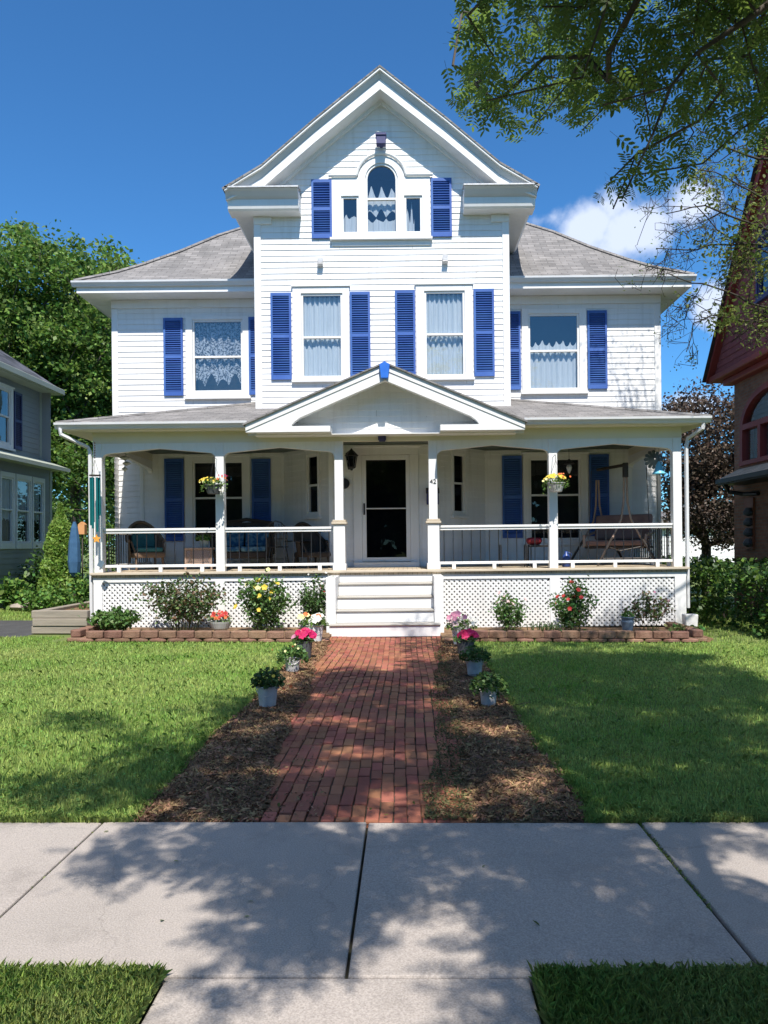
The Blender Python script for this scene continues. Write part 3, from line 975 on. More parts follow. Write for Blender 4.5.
for sg in (-1, 1):
    xo, xi = XC + sg * 3.2, XC + sg * 1.72
    x0, x1 = min(xo, xi), max(xo, xi)
    m = MB()
    m.prism(lip_prof, x0, x1, axis='x'); m.build('return_crown', M['crown'], house); m = MB()
    m.prism(box_prof, x0, x1, axis='x')
    bx = [(xo, 8.6), (xo + sg * .02, 8.98), (xo - sg * .5, 8.98), (xo - sg * .5, 8.6)]
    m.prism([(xo - sg * .10, 8.604), (xo - sg * .02, 8.70), (xo + sg * .02, 8.90), (xo + sg * .05, 8.97), (xo - sg * .56, 8.97), (xo - sg * .56, 8.604)], YB + .021, 21)
    m.build('eave_return', M['white'], house)
    m = MB()
    xi2 = xi
    m.add([(x0 - .02, YG - .05, 9.004), (x1 + .02, YG - .05, 9.004), (x1 + .02, YB - .03, 9.13), (x0 - .02, YB - .03, 9.13)], [(0, 1, 2, 3)])
    m.box(x0 - .02, x1 + .02, YG - .05, YG - .02, 8.975, 9.003)
    m.build('return_flashing', M['galv'], house)
m = MB()
for x0, x1 in ((BL - .03, BL + .35), (BR - .35, BR + .03)):
    m.box(x0, x1, YB - .06, YB + .02, 8.44, 8.6)
each(m, 'frieze', M['white'], house, bevel=.01)
# upper windows -----------------------------------------------------------
rl = hp(217, 357, YM)[1]
window(house, wl_g, wl_f, YM, rail=rl, curtains=[(wl_g[3], wl_g[2] + .12, 6, 0, .22, 4)], cmat='lace', cap=False)
rr_ = hp(553, 351, YM)[1]
window(house, wr_g, wr_f, YM, rail=rr_, curtains=[(rr_ + .26, rr_ - .16, 7, .12, .10, 7), (rr_ + .02, wr_g[2] - .02, 9, 0, 0, 3)], cap=False)
r1 = hp(322, 337.5, YB)[1]
window(house, w1_g, w1_f, YB, rail=r1, curtains=[(w1_g[3], r1 - .12, 8, 0, .08, 7), (r1 - .14, w1_g[2] - .02, 8, .04, 0, 5), (w1_g[3], w1_g[2] - .02, 6, 0, 0, 4)])
r2 = hp(444.5, 334.5, YB)[1]
window(house, w2_g, w2_f, YB, rail=r2, curtains=[(w2_g[3], r2 - .10, 8, 0, .10, 8), (r2 - .22, w2_g[2] - .02, 9, .12, 0, 6), (w2_g[3], w2_g[2] - .02, 7, 0, 0, 4)])
# shutters
for r_, y in (((164, 318.5, 183.3, 396), YM), ((249, 317.5, 268.3, 395), YM), ((501, 312, 520.3, 390), YM), ((587, 311, 606.5, 389), YM),
              ((271, 293.5, 291.6, 380), YB), ((350, 292.5, 370.3, 379), YB), ((395.2, 291, 415.3, 377.5), YB), ((473.6, 289.5, 494, 376.6), YB),
              ((311.6, 180.5, 332, 239), YB), ((430.8, 179, 451.5, 237.3), YB),
              ((165, 459, 184.3, 541), YM), ((252, 459, 271, 541), YM), ((502, 456, 521.8, 538), YM), ((589, 454.5, 608.5, 536), YM)):
    q = hrect(*r_, y)
    shutter(house, q[0], q[1], q[2], q[3], y)
# attic window: arched middle light between two small ones ------------------
m = MB()
yf = YB - .05
zs0, zs1 = af[2], af[3]
gz0 = ac_g[2]
co = .045
def aframe(x0, x1, z0, z1, y0=yf):
    m.box(x0, x1, y0, YB + .01, z0, z1)
aframe(af[0], al_g[0] - co, zs0, zs1); aframe(al_g[1] + co, ac_g[0] - co, zs0, zs1)
aframe(ac_g[1] + co, ar_g[0] - co, zs0, zs1); aframe(ar_g[1] + co, af[1], zs0, zs1)
aframe(al_g[0] - co, al_g[1] + co, al_g[3] + co, zs1); aframe(ar_g[0] - co, ar_g[1] + co, ar_g[3] + co, zs1)
aframe(al_g[0] - co, al_g[1] + co, zs0, gz0 - co); aframe(ac_g[0] - co, ac_g[1] + co, zs0, gz0 - co); aframe(ar_g[0] - co, ar_g[1] + co, zs0, gz0 - co)
outer = arch_pts(axc, arad + .20, aspr); inner = arch_pts(axc, arad + co, aspr)
lo_z = zs1 + .001
outer = [(x, max(z, lo_z)) for x, z in outer]
for i in range(len(outer) - 1):
    A, B, C, D = outer[i], outer[i + 1], inner[i + 1], inner[i]
    if max(A[1], B[1], C[1], D[1]) <= lo_z + .01:
        continue
    C = (C[0], max(C[1], lo_z)); D = (D[0], max(D[1], lo_z))
    m.add([(A[0], yf, A[1]), (B[0], yf, B[1]), (C[0], yf, C[1]), (D[0], yf, D[1]),
           (A[0], YB, A[1]), (B[0], YB, B[1]), (C[0], YB + .02, C[1]), (D[0], YB + .02, D[1])],
          [(0, 1, 2, 3), (1, 0, 4, 5), (3, 2, 6, 7)])
if aspr > lo_z:
    pass
# label moulding over the head and round the arch
hood = arch_pts(axc, arad + .235, aspr, 18)
hood = [p for p in hood if p[1] > lo_z + .03]
path = [(af[1] + .06, zs1 + .03)] + [(hood[0][0] + .0, zs1 + .03)] + hood + [(hood[-1][0], zs1 + .03), (af[0] - .06, zs1 + .03)]
m.tube([(x, yf - .02, z) for x, z in path], .035, n=6)
m.box(af[0] - .04, af[1] + .04, yf - .07, YB + .01, zs0 - .055, zs0 - .003)
m.box(af[0] + .0, af[1] - .0, yf + .008, YB + .01, zs0 - .165, zs0 - .057)
att = m.build('attic_window', M['white'], house, bevel=.003)
q = MB()
for (g0, g1, ga, gb) in ((al_g[0], al_g[1], gz0, al_g[3]), (ar_g[0], ar_g[1], gz0, ar_g[3])):
    y0, y1 = YB - .02, YB + .03
    e = .002
    q.box(g0 - co + e, g0, y0, y1, ga - co + e, gb + co - e); q.box(g1, g1 + co - e, y0, y1, ga - co + e, gb + co - e)
    q.box(g0, g1, y0, y1, gb, gb + co - e); q.box(g0, g1, y0, y1, ga - co + e, ga)
y0, y1 = YB - .025, YB + .03
q.box(ac_g[0] - co + e, ac_g[0], y0, y1, gz0 - co + e, aspr); q.box(ac_g[1], ac_g[1] + co - e, y0, y1, gz0 - co + e, aspr)
q.box(ac_g[0], ac_g[1], y0, y1, gz0 - co + e, gz0)
arz = hp(382, 199.5, YB)[1]
q.box(ac_g[0], ac_g[1], y0 - .005, y1, arz - .022, arz + .022)
o1 = arch_pts(axc, arad + co - e, aspr); i1 = arch_pts(axc, arad, aspr)
for i in range(len(o1) - 1):
    q.add([(o1[i][0], y0, o1[i][1]), (o1[i + 1][0], y0, o1[i + 1][1]), (i1[i + 1][0], y0, i1[i + 1][1]), (i1[i][0], y0, i1[i][1]), (i1[i + 1][0], y1, i1[i + 1][1]), (i1[i][0], y1, i1[i][1])], [(0, 1, 2, 3), (3, 2, 4, 5)])
q.build('sash', M['white'], att, bevel=.002)
for poly in ([(al_g[0], gz0), (al_g[1], gz0), (al_g[1], al_g[3]), (al_g[0], al_g[3])], [(ar_g[0], gz0), (ar_g[1], gz0), (ar_g[1], ar_g[3]), (ar_g[0], ar_g[3])],
             [(ac_g[0], gz0), (ac_g[1], gz0), (ac_g[1], arz), (ac_g[0], arz)], [(ac_g[0], arz), (ac_g[1], arz)] + i1):
    k = MB(); k.add([(x, YB + .012, z) for x, z in poly], [tuple(range(len(poly)))]); k.build('pane', M['glass'], att)
c = MB()
mid = (gz0 + arz) / 2
curtain_mb(c, ac_g[0] - .02, ac_g[1] + .02, arz + .30, mid + .02, YB + .10, waves=5, amp=.012, st=.20, sb=.12, nsc=3, seed=1)
curtain_mb(c, ac_g[0] - .02, ac_g[1] + .02, mid + .02, gz0 - .02, YB + .115, waves=5, amp=.012, st=.12, sb=0, nsc=3, seed=2)
curtain_mb(c, al_g[0] - .02, al_g[1] + .02, (gz0 + al_g[3]) / 2 + .05, gz0 - .02, YB + .10, waves=2, amp=.01, st=.07, sb=0, nsc=2, seed=1)
curtain_mb(c, ar_g[0] - .02, ar_g[0] + .17, ar_g[3] - .08, gz0 - .02, YB + .10, waves=2, amp=.01, st=.35, sb=0, nsc=2, seed=3)
c.build('curtain', M['curtain'], att, smooth=True)
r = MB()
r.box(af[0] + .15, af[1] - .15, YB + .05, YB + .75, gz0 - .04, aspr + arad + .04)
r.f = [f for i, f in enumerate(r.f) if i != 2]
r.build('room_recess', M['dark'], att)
# flood lights on the bay, blue bracket lamp in the peak ---------------------
for (px, py) in ((320, 261), (445, 258.5)):
    x, z = hp(px, py, YB - .08)
    m = MB(); m.box(x - .055, x + .055, YB - .12, YB - .03, z - .05, z + .07); m.box(x - .04, x + .04, YB - .035, YB, z - .03, z + .06)
    m.prism([(YB - .15, z - .08), (YB - .03, z - .11), (YB - .03, z - .051), (YB - .13, z - .051)], x - .06, x + .06, axis='x')
    m.build('flood_light', M['galv'], house, bevel=.008)
x, z = hp(381, 141.5, YB - .2)
m = MB(); m.box(x - .10, x + .10, YB - .30, YB - .14, z - .09, z + .09); m.box(x - .115, x + .115, YB - .32, YB - .12, z + .08, z + .13); m.box(x - .03, x + .03, YB - .15, YB, z - .04, z + .04)
m.build('peak_lamp', M['pblue'], house, bevel=.006)

# ================================================================ PORCH
PE, PY = 14.27, 14.54
PL, PR = -6.43, 5.66
zE = 3.92
sl = .290
m = MB()
hx = YM - PE
zt_ = zE + sl * hx
A, B, C, D = (PL, PE - .05, zE - .01), (PR, PE - .05, zE - .01), (PR - hx, YM, zt_), (PL + hx, YM, zt_)
pcx = -.335; hw_ = 1.62
m.add([A, (pcx - hw_, PE - .05, zE - .01), (pcx - hw_, 14.6, zE + sl * .33), (pcx + hw_, 14.6, zE + sl * .33), (pcx + hw_, PE - .05, zE - .01), B, C, D], [tuple(range(8))])
m.quad((PL, PE - .05, zE - .01), (PL + hx, YM, zt_), (PL + hx, 21, zt_), (PL, 21, zE)); m.quad((PR, PE - .05, zE - .01), (PR, 21, zE), (PR - hx, 21, zt_), (PR - hx, YM, zt_))
for xa_, xb_ in ((PL, pcx - hw_), (pcx + hw_, PR)):
    m.quad((xa_, PE - .05, zE - .05), (xb_, PE - .05, zE - .05), (xb_, PE - .05, zE - .011), (xa_, PE - .05, zE - .011))
pr = m.build('porch_roof', M['shingle'], house)
m = MB()
m.tube([A, D], .04, n=4); m.tube([B, C], .04, n=4)
each(m, 'hip_cap', M['shingle'], pr)
xgl, xgr = hp(245.4, 422, 13.95)[0], hp(525, 422, 13.95)[0]
gutter(PE, 3.80, PL - .01, xgl - .02, house)
gutter(PE, 3.80, xgr + .02, PR + .01, house)
m = MB()
m.box(PL + .02, pcx - hw_, PE + .001, PE + .04, 3.795, 3.91); m.box(pcx + hw_, PR - .02, PE + .001, PE + .04, 3.795, 3.91)
m.box(PL + .02, PL + .06, PE + .041, 20.5, 3.795, 3.91); m.box(PR - .06, PR - .02, PE + .041, 20.5, 3.795, 3.91)
each(m, 'fascia', M['white'], house)
m = MB()
m.box(PL + .061, pcx - hw_, PE + .041, PY + .15, 3.785, 3.80); m.box(pcx + hw_, PR - .061, PE + .041, PY + .15, 3.785, 3.80)
m.box(PL + .061, -5.86, PY + .151, 20.5, 3.785, 3.80); m.box(5.21, PR - .061, PY + .151, 20.5, 3.785, 3.80)
each(m, 'soffit', M['cream'], house)
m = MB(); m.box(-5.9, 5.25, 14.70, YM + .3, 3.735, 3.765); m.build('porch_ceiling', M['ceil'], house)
posts = [hp(99.5, 500, YPO)[0], hp(220.8, 500, YPO)[0], hp(339.3, 500, YPO)[0], hp(433, 500, YPO)[0], hp(552.5, 500, YPO)[0], hp(676, 500, YPO)[0]]
m = MB(); m.box(posts[0] - .10, posts[-1] + .10, YPO - .05, YPO + .05, 3.575, 3.784)
m.box(posts[0] - .05, posts[0] + .05, YPO + .051, YM, 3.575, 3.784); m.box(posts[-1] - .05, posts[-1] + .05, YPO + .051, YM, 3.575, 3.784)
each(m, 'porch_frieze', M['cream'], house)
def archboard(mb, x0, x1, y0, y1):
    """valance between two posts: rounded at the ends, rising to a blunt point"""
    zt, zp, ze = 3.572, 3.475, 3.385
    pts = [(x0, zt), (x0, 3.27)]
    cr = .13
    for k in range(1, 6):
        a = math.pi / 2 * k / 5
        pts.append((x0 + cr * (1 - math.cos(a)), 3.27 + (ze - 3.27) * math.sin(a)))
    pts.append(((x0 + x1) / 2, zp))
    rgt = [(x0 + x1 - p[0], p[1]) for p in pts[:-1]][::-1]
    mb.prism(pts + rgt, y0, y1)
m = MB()
for i in (0, 1, 3, 4):
    archboard(m, posts[i] + .082, posts[i + 1] - .082, YPO - .072, YPO + .05)
each(m, 'valance_board', M['white'], house)
T = Matrix.Rotation(R(90), 4, 'Z')
for x in (posts[0], posts[-1]):
    m = MB(Matrix.Translation((x, 0, 0)) @ T)
    archboard(m, YPO + .09, YM - .02, -.05, .05)
    each(m, 'valance_board', M['white'], house)
for i, x in enumerate(posts):
    m = MB()
    m.box(x - .081, x + .081, YPO - .085, YPO + .085, ZF, 3.573)
    if i in (2, 3):
        m.box(x - .11, x + .11, YPO - .115, YPO + .115, ZF + .001, 2.0)
        m.box(x - .125, x + .125, YPO - .13, YPO + .13, ZF + .002, ZF + .12)
    p = m.build('porch_post', M['white'], house, bevel=.006)
    if i in (2, 3):
        m = MB(); m.box(x - .145, x + .145, YPO - .15, YPO + .15, 2.002, 2.045); m.box(x - .125, x + .125, YPO - .13, YPO + .13, 2.046, 2.085)
        m.build('post_cap', M['nosing'], p, bevel=.006)
    if i == 3:                   # the house number
        cu = bpy.data.curves.new('house_number', 'FONT')
        cu.body = '42'; cu.size = .125; cu.align_x = 'CENTER'; cu.extrude = .004
        tmp = bpy.data.objects.new('house_number', cu)
        col.objects.link(tmp)
        me = bpy.data.meshes.new_from_object(tmp)
        bpy.data.objects.remove(tmp)
        me.materials.clear(); me.materials.append(M['black'])
        me.transform(Matrix.Translation((x, YPO - .091, hp(434, 484, YPO)[1])) @ Matrix.Rotation(R(90), 4, 'X'))
        o = bpy.data.objects.new('house_number', me); col.objects.link(o); put(o, p)
# rails
def railing(x0, x1, Y=YPO, T=None, gap=.165, feet=3):
    m = MB(T)
    m.box(x0, x1, Y - .05, Y + .05, 1.917, 1.96); m.box(x0, x1, Y - .03, Y + .03, 1.87, 1.916)
    m.box(x0, x1, Y - .03, Y + .03, 1.222, 1.272)
    for k in range(feet):
        xx = x0 + (x1 - x0) * (.13 + .74 * k / max(1, feet - 1))
        m.box(xx - .035, xx + .035, Y - .03, Y + .03, ZF + .001, 1.221)
    r = m.build('railing', M['white'], house, bevel=.004)
    n = int((x1 - x0) / gap)
    for k in range(n):
        xx = x0 + (x1 - x0) * (k + .5) / n
        b = MB(T); b.tube([(xx, Y, 1.25), (xx, Y, 1.89)], .0095, n=6)
        b.build('baluster', M['black'], r)
for i in (0, 1, 3, 4):
    e0 = .115 if i == 3 else .085
    e1 = .115 if i == 1 else .085
    railing(posts[i] + e0, posts[i + 1] - e1)
for x in (posts[0], posts[-1]):
    railing(YPO + .09, YM - .05, 0, T=Matrix.Translation((x, 0, 0)) @ T, gap=.13, feet=3)
# floor, skirt, lattice
FL, FR = -5.90, 5.31
m = MB(T=Matrix.Identity(4)); m.box(FL, FR, YPF + .05, YM, 1.04, ZF); m.build('porch_floor', M['floor'], house)
m = MB(); m.box(FL - .02, FR + .02, YPF, YPF + .06, 1.085, ZF + .003)
m.box(FL - .02, FL, YPF + .061, YM, 1.075, ZF + .002); m.box(FR, FR + .02, YPF + .061, YM, 1.075, ZF + .002)
each(m, 'floor_nosing', M['nosing'], house, bevel=.008)
YL = 14.52
cols = [posts[0], posts[1], hp(335.5, 600, YL)[0], hp(437, 600, YL)[0], posts[4], posts[5]]
m = MB()
m.box(FL + .02, cols[2] + .1, YL - .03, YL + .03, .945, 1.039); m.box(cols[3] - .1, FR - .02, YL - .03, YL + .03, .945, 1.039)
for i, x in enumerate(cols):
    if i in (2, 3): continue
    hw = .095
    xa = FL + .03 if i == 0 else x - hw
    xb = FR - .03 if i == 5 else x + hw
    m.box(xa, xb, YL - .035, YL + .03, .0, .944)
m.build('porch_skirt', M['white'], house, bevel=.004)
def lattice(x0, x1, z0, z1, y, T=None):
    m = MB(T)
    p, wd = .098, .040
    for s_, yy in ((1, y), (-1, y - .0075)):
        c = -(z1 - z0)
        while c < (x1 - x0):
            # strip centre line x = x0 + c + s*(z - z0)
            pts = []
            def clip(cc):
                if s_ > 0:
                    za = z0 + max(0, -cc); zb = z0 + min(z1 - z0, (x1 - x0) - cc)
                    return (x0 + cc + (za - z0), za), (x0 + cc + (zb - z0), zb)
                za = z0 + max(0, -cc); zb = z0 + min(z1 - z0, (x1 - x0) - cc)
                return (x1 - cc - (za - z0), za), (x1 - cc - (zb - z0), zb)
            a, b = clip(c); a2, b2 = clip(c + wd * 1.414)
            if b[1] > a[1] + .001 and b2[1] > a2[1] + .001:
                m.add([(a[0], yy, a[1]), (a2[0], yy, a2[1]), (b2[0], yy, b2[1]), (b[0], yy, b[1]), (a[0], yy + .006, a[1]), (a2[0], yy + .006, a2[1]), (b2[0], yy + .006, b2[1]), (b[0], yy + .006, b[1])],
                      [(0, 1, 2, 3), (7, 6, 5, 4), (0, 4, 5, 1), (1, 5, 6, 2), (2, 6, 7, 3), (3, 7, 4, 0)])
            c += p
    return m.build('lattice_panel', M['white'], house)
for i in (0, 1, 3, 4):
    x0 = cols[i] + (.095 if i not in (3,) else .1); x1 = cols[i + 1] - (.095 if i != 1 else .1)
    lattice(x0, x1, .03, .945, YL)
for x, s_ in ((FL + .03, -1), (FR - .03, 1)):
    lattice(14.56, 17.5, .03, .96, 0, T=Matrix.Translation((x, 0, 0)) @ T)
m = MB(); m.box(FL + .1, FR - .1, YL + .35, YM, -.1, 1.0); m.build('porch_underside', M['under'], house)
# steps
sx0, sx1 = cols[2] + .085, cols[3] - .085
for i, x in enumerate((cols[2], cols[3])):
    m = MB(); m.box(x - .085, x + .085, 13.62, YL + .04, 0, 1.038); m.build('step_cheek', M['white'], house, bevel=.006)
m = MB(); mt = MB()
ys = [14.45, 14.19, 13.925, 13.66, 13.395]
zs = [ZF, .900, .673, .448, .224, 0]
for k in range(5):
    e0, e1 = (sx0, sx1) if k < 4 else (sx0 - .10, sx1 + .10)
    m.box(e0 + .003, e1 - .003, ys[k] + .03, YL + .2, zs[k + 1] if k < 4 else 0, zs[k] - .035)
    if k > 0:
        mt.box(e0 + .001, e1 - .001, ys[k], ys[k - 1] + .028 if k < 5 else 14, zs[k] - .034, zs[k])
st = m.build('front_steps', M['white'], house, bevel=.004)
mt.build('tread', M['tread'], st, bevel=.01)
# pediment over the steps ------------------------------------------------
YP = 13.95
pxc = (xgl + xgr) / 2
ph = (xgr - xgl) / 2
zp0, zp1 = 3.85, hp(384.5, 361.5, YP)[1]
def pz(d):   # outline height at a distance d from the centre
    return zp1 - (zp1 - zp0) * d / ph
tri = lambda d, hh=ph: [(pxc - hh, pz(hh) - d), (pxc, zp1 - d), (pxc + hh, pz(hh) - d)]
m = MB()
t0, t1 = tri(.012), tri(.04)
m.prism([(t0[0][0] - .05, t0[0][1] - .02), t0[1], (t0[2][0] + .05, t0[2][1] - .02), (t1[2][0] + .04, t1[2][1] - .02), t1[1], (t1[0][0] - .04, t1[0][1] - .02)], YP - .04, YB)
m.build('pediment_roof', M['shingle'], house)
m = MB()
u0, u1 = tri(.041), tri(.155)
m.prism([u0[0], u0[1], u0[2], u1[2], u1[1], u1[0]], YP, YP + .1)
# rake board that swells into a flat return at each end
zb_ = 3.67
for sg in (-1, 1):
    P = lambda dx, z: (pxc + sg * dx, z)
    o = [P(ph, pz(ph) - .157), P(0.0, zp1 - .157), P(0.0, zp1 - .335)]
    d1 = ph * .66
    o += [P(d1 * .5, pz(d1 * .5) - .335), P(d1 - .12, pz(d1 - .12) - .34), P(d1 - .03, pz(d1) - .355), P(d1 + .03, pz(d1) - .42), P(d1 + .02, 3.775), P(1.0, 3.775), P(1.0, zb_), P(ph, zb_)]
    m.prism(o, YP + .016, YP + .16)
pd = m.build('pediment_board', M['white'], house)
m = MB()
for sg in (-1, 1):
    xa, xb = pxc + sg * 1.0, pxc + sg * (ph - .15)
    m.box(min(xa, xb), max(xa, xb), YP + .161, 14.45, zb_ + .002, 3.77)
m.box(pxc - ph + .1, pxc + ph - .1, YP + .30, 14.455, zb_ - .015, zb_ + .001); m.box(pxc - ph + .1, pxc + ph - .1, 14.456, 14.6, zb_ - .014, zb_ + .0)
each(m, 'pediment_soffit', M['white'], house)
m = MB()
for sg in (-1, 1):               # sloped underside of the pediment roof
    a = (pxc, YP + .165, zp1 - .19); b = (pxc + sg * ph * .9, YP + .165, pz(ph * .9) - .19)
    m.quad(a, b, (b[0], 14.46, b[2]), (a[0], 14.46, a[2]))
each(m, 'pediment_soffit', M['white'], house)
m = MB(); siding(m, lambda z: (pxc - max(0, (zp1 - .1 - z)) / (zp1 - zp0) * ph, pxc + max(0, (zp1 - .1 - z)) / (zp1 - zp0) * ph), zb_, zp1 - .12, 14.45, expo=.115); m.build('tympanum', M['siding'], house)
m = MB()
kz0, kz1 = hp(385, 379, YP)[1], hp(385, 363.5, YP)[1]
m.prism([(pxc - .095, kz1 - .035), (pxc, kz1 + .025), (pxc + .095, kz1 - .035), (pxc + .065, kz0), (pxc - .065, kz0)], YP - .09, YP - .001)
m.build('keystone', M['bblue'], house, bevel=.006)
x, _ = hp(382, 436, 14.55)
m = MB(); m.box(x - .075, x + .075, 14.50, YPO - .055, 3.58, 3.655); m.box(x - .06, x + .06, 14.52, YPO - .055, 3.56, 3.579); m.build('keystone', M['pblue'], house, bevel=.006)
# the front door ----------------------------------------------------------
gx0, gx1, gz0_, gz1_ = d_g
m = MB()
fy = YB - .05
for a, b in ((gx0 - .27, gx0 - .09), (gx1 + .09, gx1 + .27)):
    m.box(a, b, fy, YB + .01, ZF + .001, gz1_ + .11)
m.box(gx0 - .27, gx1 + .27, fy, YB + .01, gz1_ + .111, gz1_ + .27)
m.box(gx0 - .30, gx1 + .30, fy - .03, YB + .01, gz1_ + .271, gz1_ + .315)
df = m.build('door_frame', M['white'], house, bevel=.004)
m = MB(); m.box(gx0 - .27, gx1 + .27, fy - .13, YB + .02, ZF + .002, gz0_ - .10); m.build('threshold', M['white'], df, bevel=.006)
m = MB()
dy0, dy1 = YB - .035, YB + .005
rz = hp(386, 508.5, YB)[1]
m.box(gx0 - .088, gx0, dy0, dy1, gz0_ - .09, gz1_ + .10); m.box(gx1, gx1 + .088, dy0, dy1, gz0_ - .09, gz1_ + .10)
m.box(gx0, gx1, dy0, dy1, gz1_, gz1_ + .10); m.box(gx0, gx1, dy0, dy1, gz0_ - .09, gz0_); m.box(gx0, gx1, dy0 - .004, dy1, rz - .012, rz + .012)
door = m.build('storm_door', M['white'], house, bevel=.004)
for a, b in ((gz0_, rz - .012), (rz + .012, gz1_)):
    k = MB(); k.quad((gx0, YB - .01, a), (gx1, YB - .01, a), (gx1, YB - .01, b), (gx0, YB - .01, b)); k.build('pane', M['dglass'], door)
k = MB(); hz = rz - .0
k.box(gx0 - .062, gx0 - .028, dy0 - .012, dy0 - .001, hz - .13, hz + .11); k.tube([(gx0 - .045, dy0 - .02, hz - .1), (gx0 - .045, dy0 - .055, hz - .09), (gx0 - .045, dy0 - .055, hz + .07), (gx0 - .045, dy0 - .02, hz + .08)], .012, n=6)
k.build('handle', M['black'], door)
m = MB(); m.box(gx0 - .05, gx1 + .05, YB + .09, YB + .12, gz0_ - .05, gz1_ + .05); m.build('inner_door', M['dark'], door)
# first-floor windows
window(house, fl_g, fl_f, YM, rail=hp(217, 498, YM)[1], glass='pglass')
window(house, fr_g, fr_f, YM, rail=hp(555, 495, YM)[1], glass='pglass')
# downspouts
def spout(path, r=.04):
    m = MB(); m.tube(path, r, n=4); return m.build('downspout', M['gutter'], house, bevel=.004)
xl = hp(93, 520, YPO - .05)[0]
spout([(PL + .08, PE - .06, 3.82), (PL + .10, PE - .06, 3.70), (xl - .06, YPO - .1, 3.50), (xl - .02, YPO - .1, 3.42), (xl - .02, YPO - .1, .25), (xl - .14, YPO - .2, .12)])
xr = hp(686, 520, YPO - .05)[0]
spout([(xr + .22, PE - .02, 3.80), (xr + .20, PE - .02, 3.70), (xr + .03, YPO - .1, 3.55), (xr + .0, YPO - .1, 3.40), (xr + .0, YPO - .1, .35)])
# ================================================================ GROUND
def sheet(name, poly, z, mat, kind='structure', cell=None):
    m = MB(); m.add([(x, y, z) for x, y in poly], [tuple(range(len(poly)))])
    return tag(m.build(name, mat), kind=kind)
sheet('ground', [(-400, -200), (400, -200), (400, 700), (-400, 700)], -.06, M['turf'])
concrete = pmat('concrete', (.425, .37, .33), (.345, .305, .272), scale=1.1, detail=10, rough=.85, bump=.35, bscale=160, lo=.25, hi=.75)
asphalt = pmat('asphalt', (.055, .055, .058), (.085, .085, .088), scale=3, detail=8, rough=.9, bump=.6, bscale=120)
# speckle for the concrete
t_ = concrete.node_tree
b_ = t_.nodes['Principled BSDF']
src = b_.inputs['Base Color'].links[0].from_socket
n_ = NN(t_, 'ShaderNodeTexNoise'); n_.inputs['Scale'].default_value = 140; n_.inputs['Detail'].default_value = 3
tcx = NN(t_, 'ShaderNodeTexCoord'); t_.links.new(tcx.outputs['Object'], n_.inputs['Vector'])
mr_ = NN(t_, 'ShaderNodeMapRange'); mr_.inputs['From Min'].default_value = .3; mr_.inputs['From Max'].default_value = .7; mr_.inputs['To Min'].default_value = .74; mr_.inputs['To Max'].default_value = 1.2
t_.links.new(n_.outputs['Fac'], mr_.inputs['Value'])
h_ = NN(t_, 'ShaderNodeHueSaturation'); t_.links.new(src, h_.inputs['Color']); t_.links.new(mr_.outputs['Result'], h_.inputs['Value'])
t_.links.new(h_.outputs[0], b_.inputs['Base Color'])
# old stains, and hairline cracks that wander through the slabs
src = b_.inputs['Base Color'].links[0].from_socket
st_ = NN(t_, 'ShaderNodeTexNoise'); st_.inputs['Scale'].default_value = 2.3; st_.inputs['Detail'].default_value = 9; st_.inputs['Roughness'].default_value = .72
t_.links.new(tcx.outputs['Object'], st_.inputs['Vector'])
sm_ = NN(t_, 'ShaderNodeMapRange'); sm_.inputs['From Min'].default_value = .52; sm_.inputs['From Max'].default_value = .72; sm_.inputs['To Min'].default_value = 1.0; sm_.inputs['To Max'].default_value = .78
t_.links.new(st_.outputs['Fac'], sm_.inputs['Value'])
wv_ = NN(t_, 'ShaderNodeTexNoise'); wv_.inputs['Scale'].default_value = 3.0; wv_.inputs['Detail'].default_value = 4
t_.links.new(tcx.outputs['Object'], wv_.inputs['Vector'])
va_ = NN(t_, 'ShaderNodeVectorMath', operation='MULTIPLY_ADD')
t_.links.new(wv_.outputs['Color'], va_.inputs[0]); va_.inputs[1].default_value = (.5, .5, 0); t_.links.new(tcx.outputs['Object'], va_.inputs[2])
vo_ = NN(t_, 'ShaderNodeTexVoronoi', feature='DISTANCE_TO_EDGE'); vo_.inputs['Scale'].default_value = .55
t_.links.new(va_.outputs[0], vo_.inputs['Vector'])
cr_ = NN(t_, 'ShaderNodeMapRange'); cr_.inputs['From Min'].default_value = .0; cr_.inputs['From Max'].default_value = .0035; cr_.inputs['To Min'].default_value = .84; cr_.inputs['To Max'].default_value = 1.0
t_.links.new(vo_.outputs['Distance'], cr_.inputs['Value'])
mm_ = NN(t_, 'ShaderNodeMath', operation='MULTIPLY'); t_.links.new(sm_.outputs['Result'], mm_.inputs[0]); t_.links.new(cr_.outputs['Result'], mm_.inputs[1])
h2_ = NN(t_, 'ShaderNodeHueSaturation'); t_.links.new(src, h2_.inputs['Color']); t_.links.new(mm_.outputs[0], h2_.inputs['Value'])
t_.links.new(h2_.outputs[0], b_.inputs['Base Color'])
SY0, SY1 = 2.865, 4.45
m = MB()
js = [-4.80, -3.28, -1.75, -.222, 1.345, 2.87, 4.40, 5.93]
xs = [-40] + js + [40]
g = .009
for a, b in zip(xs[:-1], xs[1:]):
    dz = random.uniform(-.004, .003)
    m.box(a + (.014 if abs(a - 1.345) < .01 else g * .7), b - g * .7, SY0, SY1, -.12, dz)
sw = tag(m.build('sidewalk', concrete, bevel=.008, seg=2), kind='structure')
m = MB(); m.box(-40, 40, SY0 + .02, SY1 - .02, -.13, -.028); tag(m.build('joint_filler', pmat('dark_joint', (.03, .027, .022), (.06, .06, .035), scale=8, rough=1)), kind='structure')
m = MB(); m.box(-.89, .455, .78, SY0 - .012, -.12, -.004); tag(m.build('walkway', concrete, bevel=.008, seg=2), kind='structure')
m = MB(); m.box(-60, 60, .62, .765, -.3, -.01); tag(m.build('kerb', concrete, bevel=.015, seg=2), kind='structure')
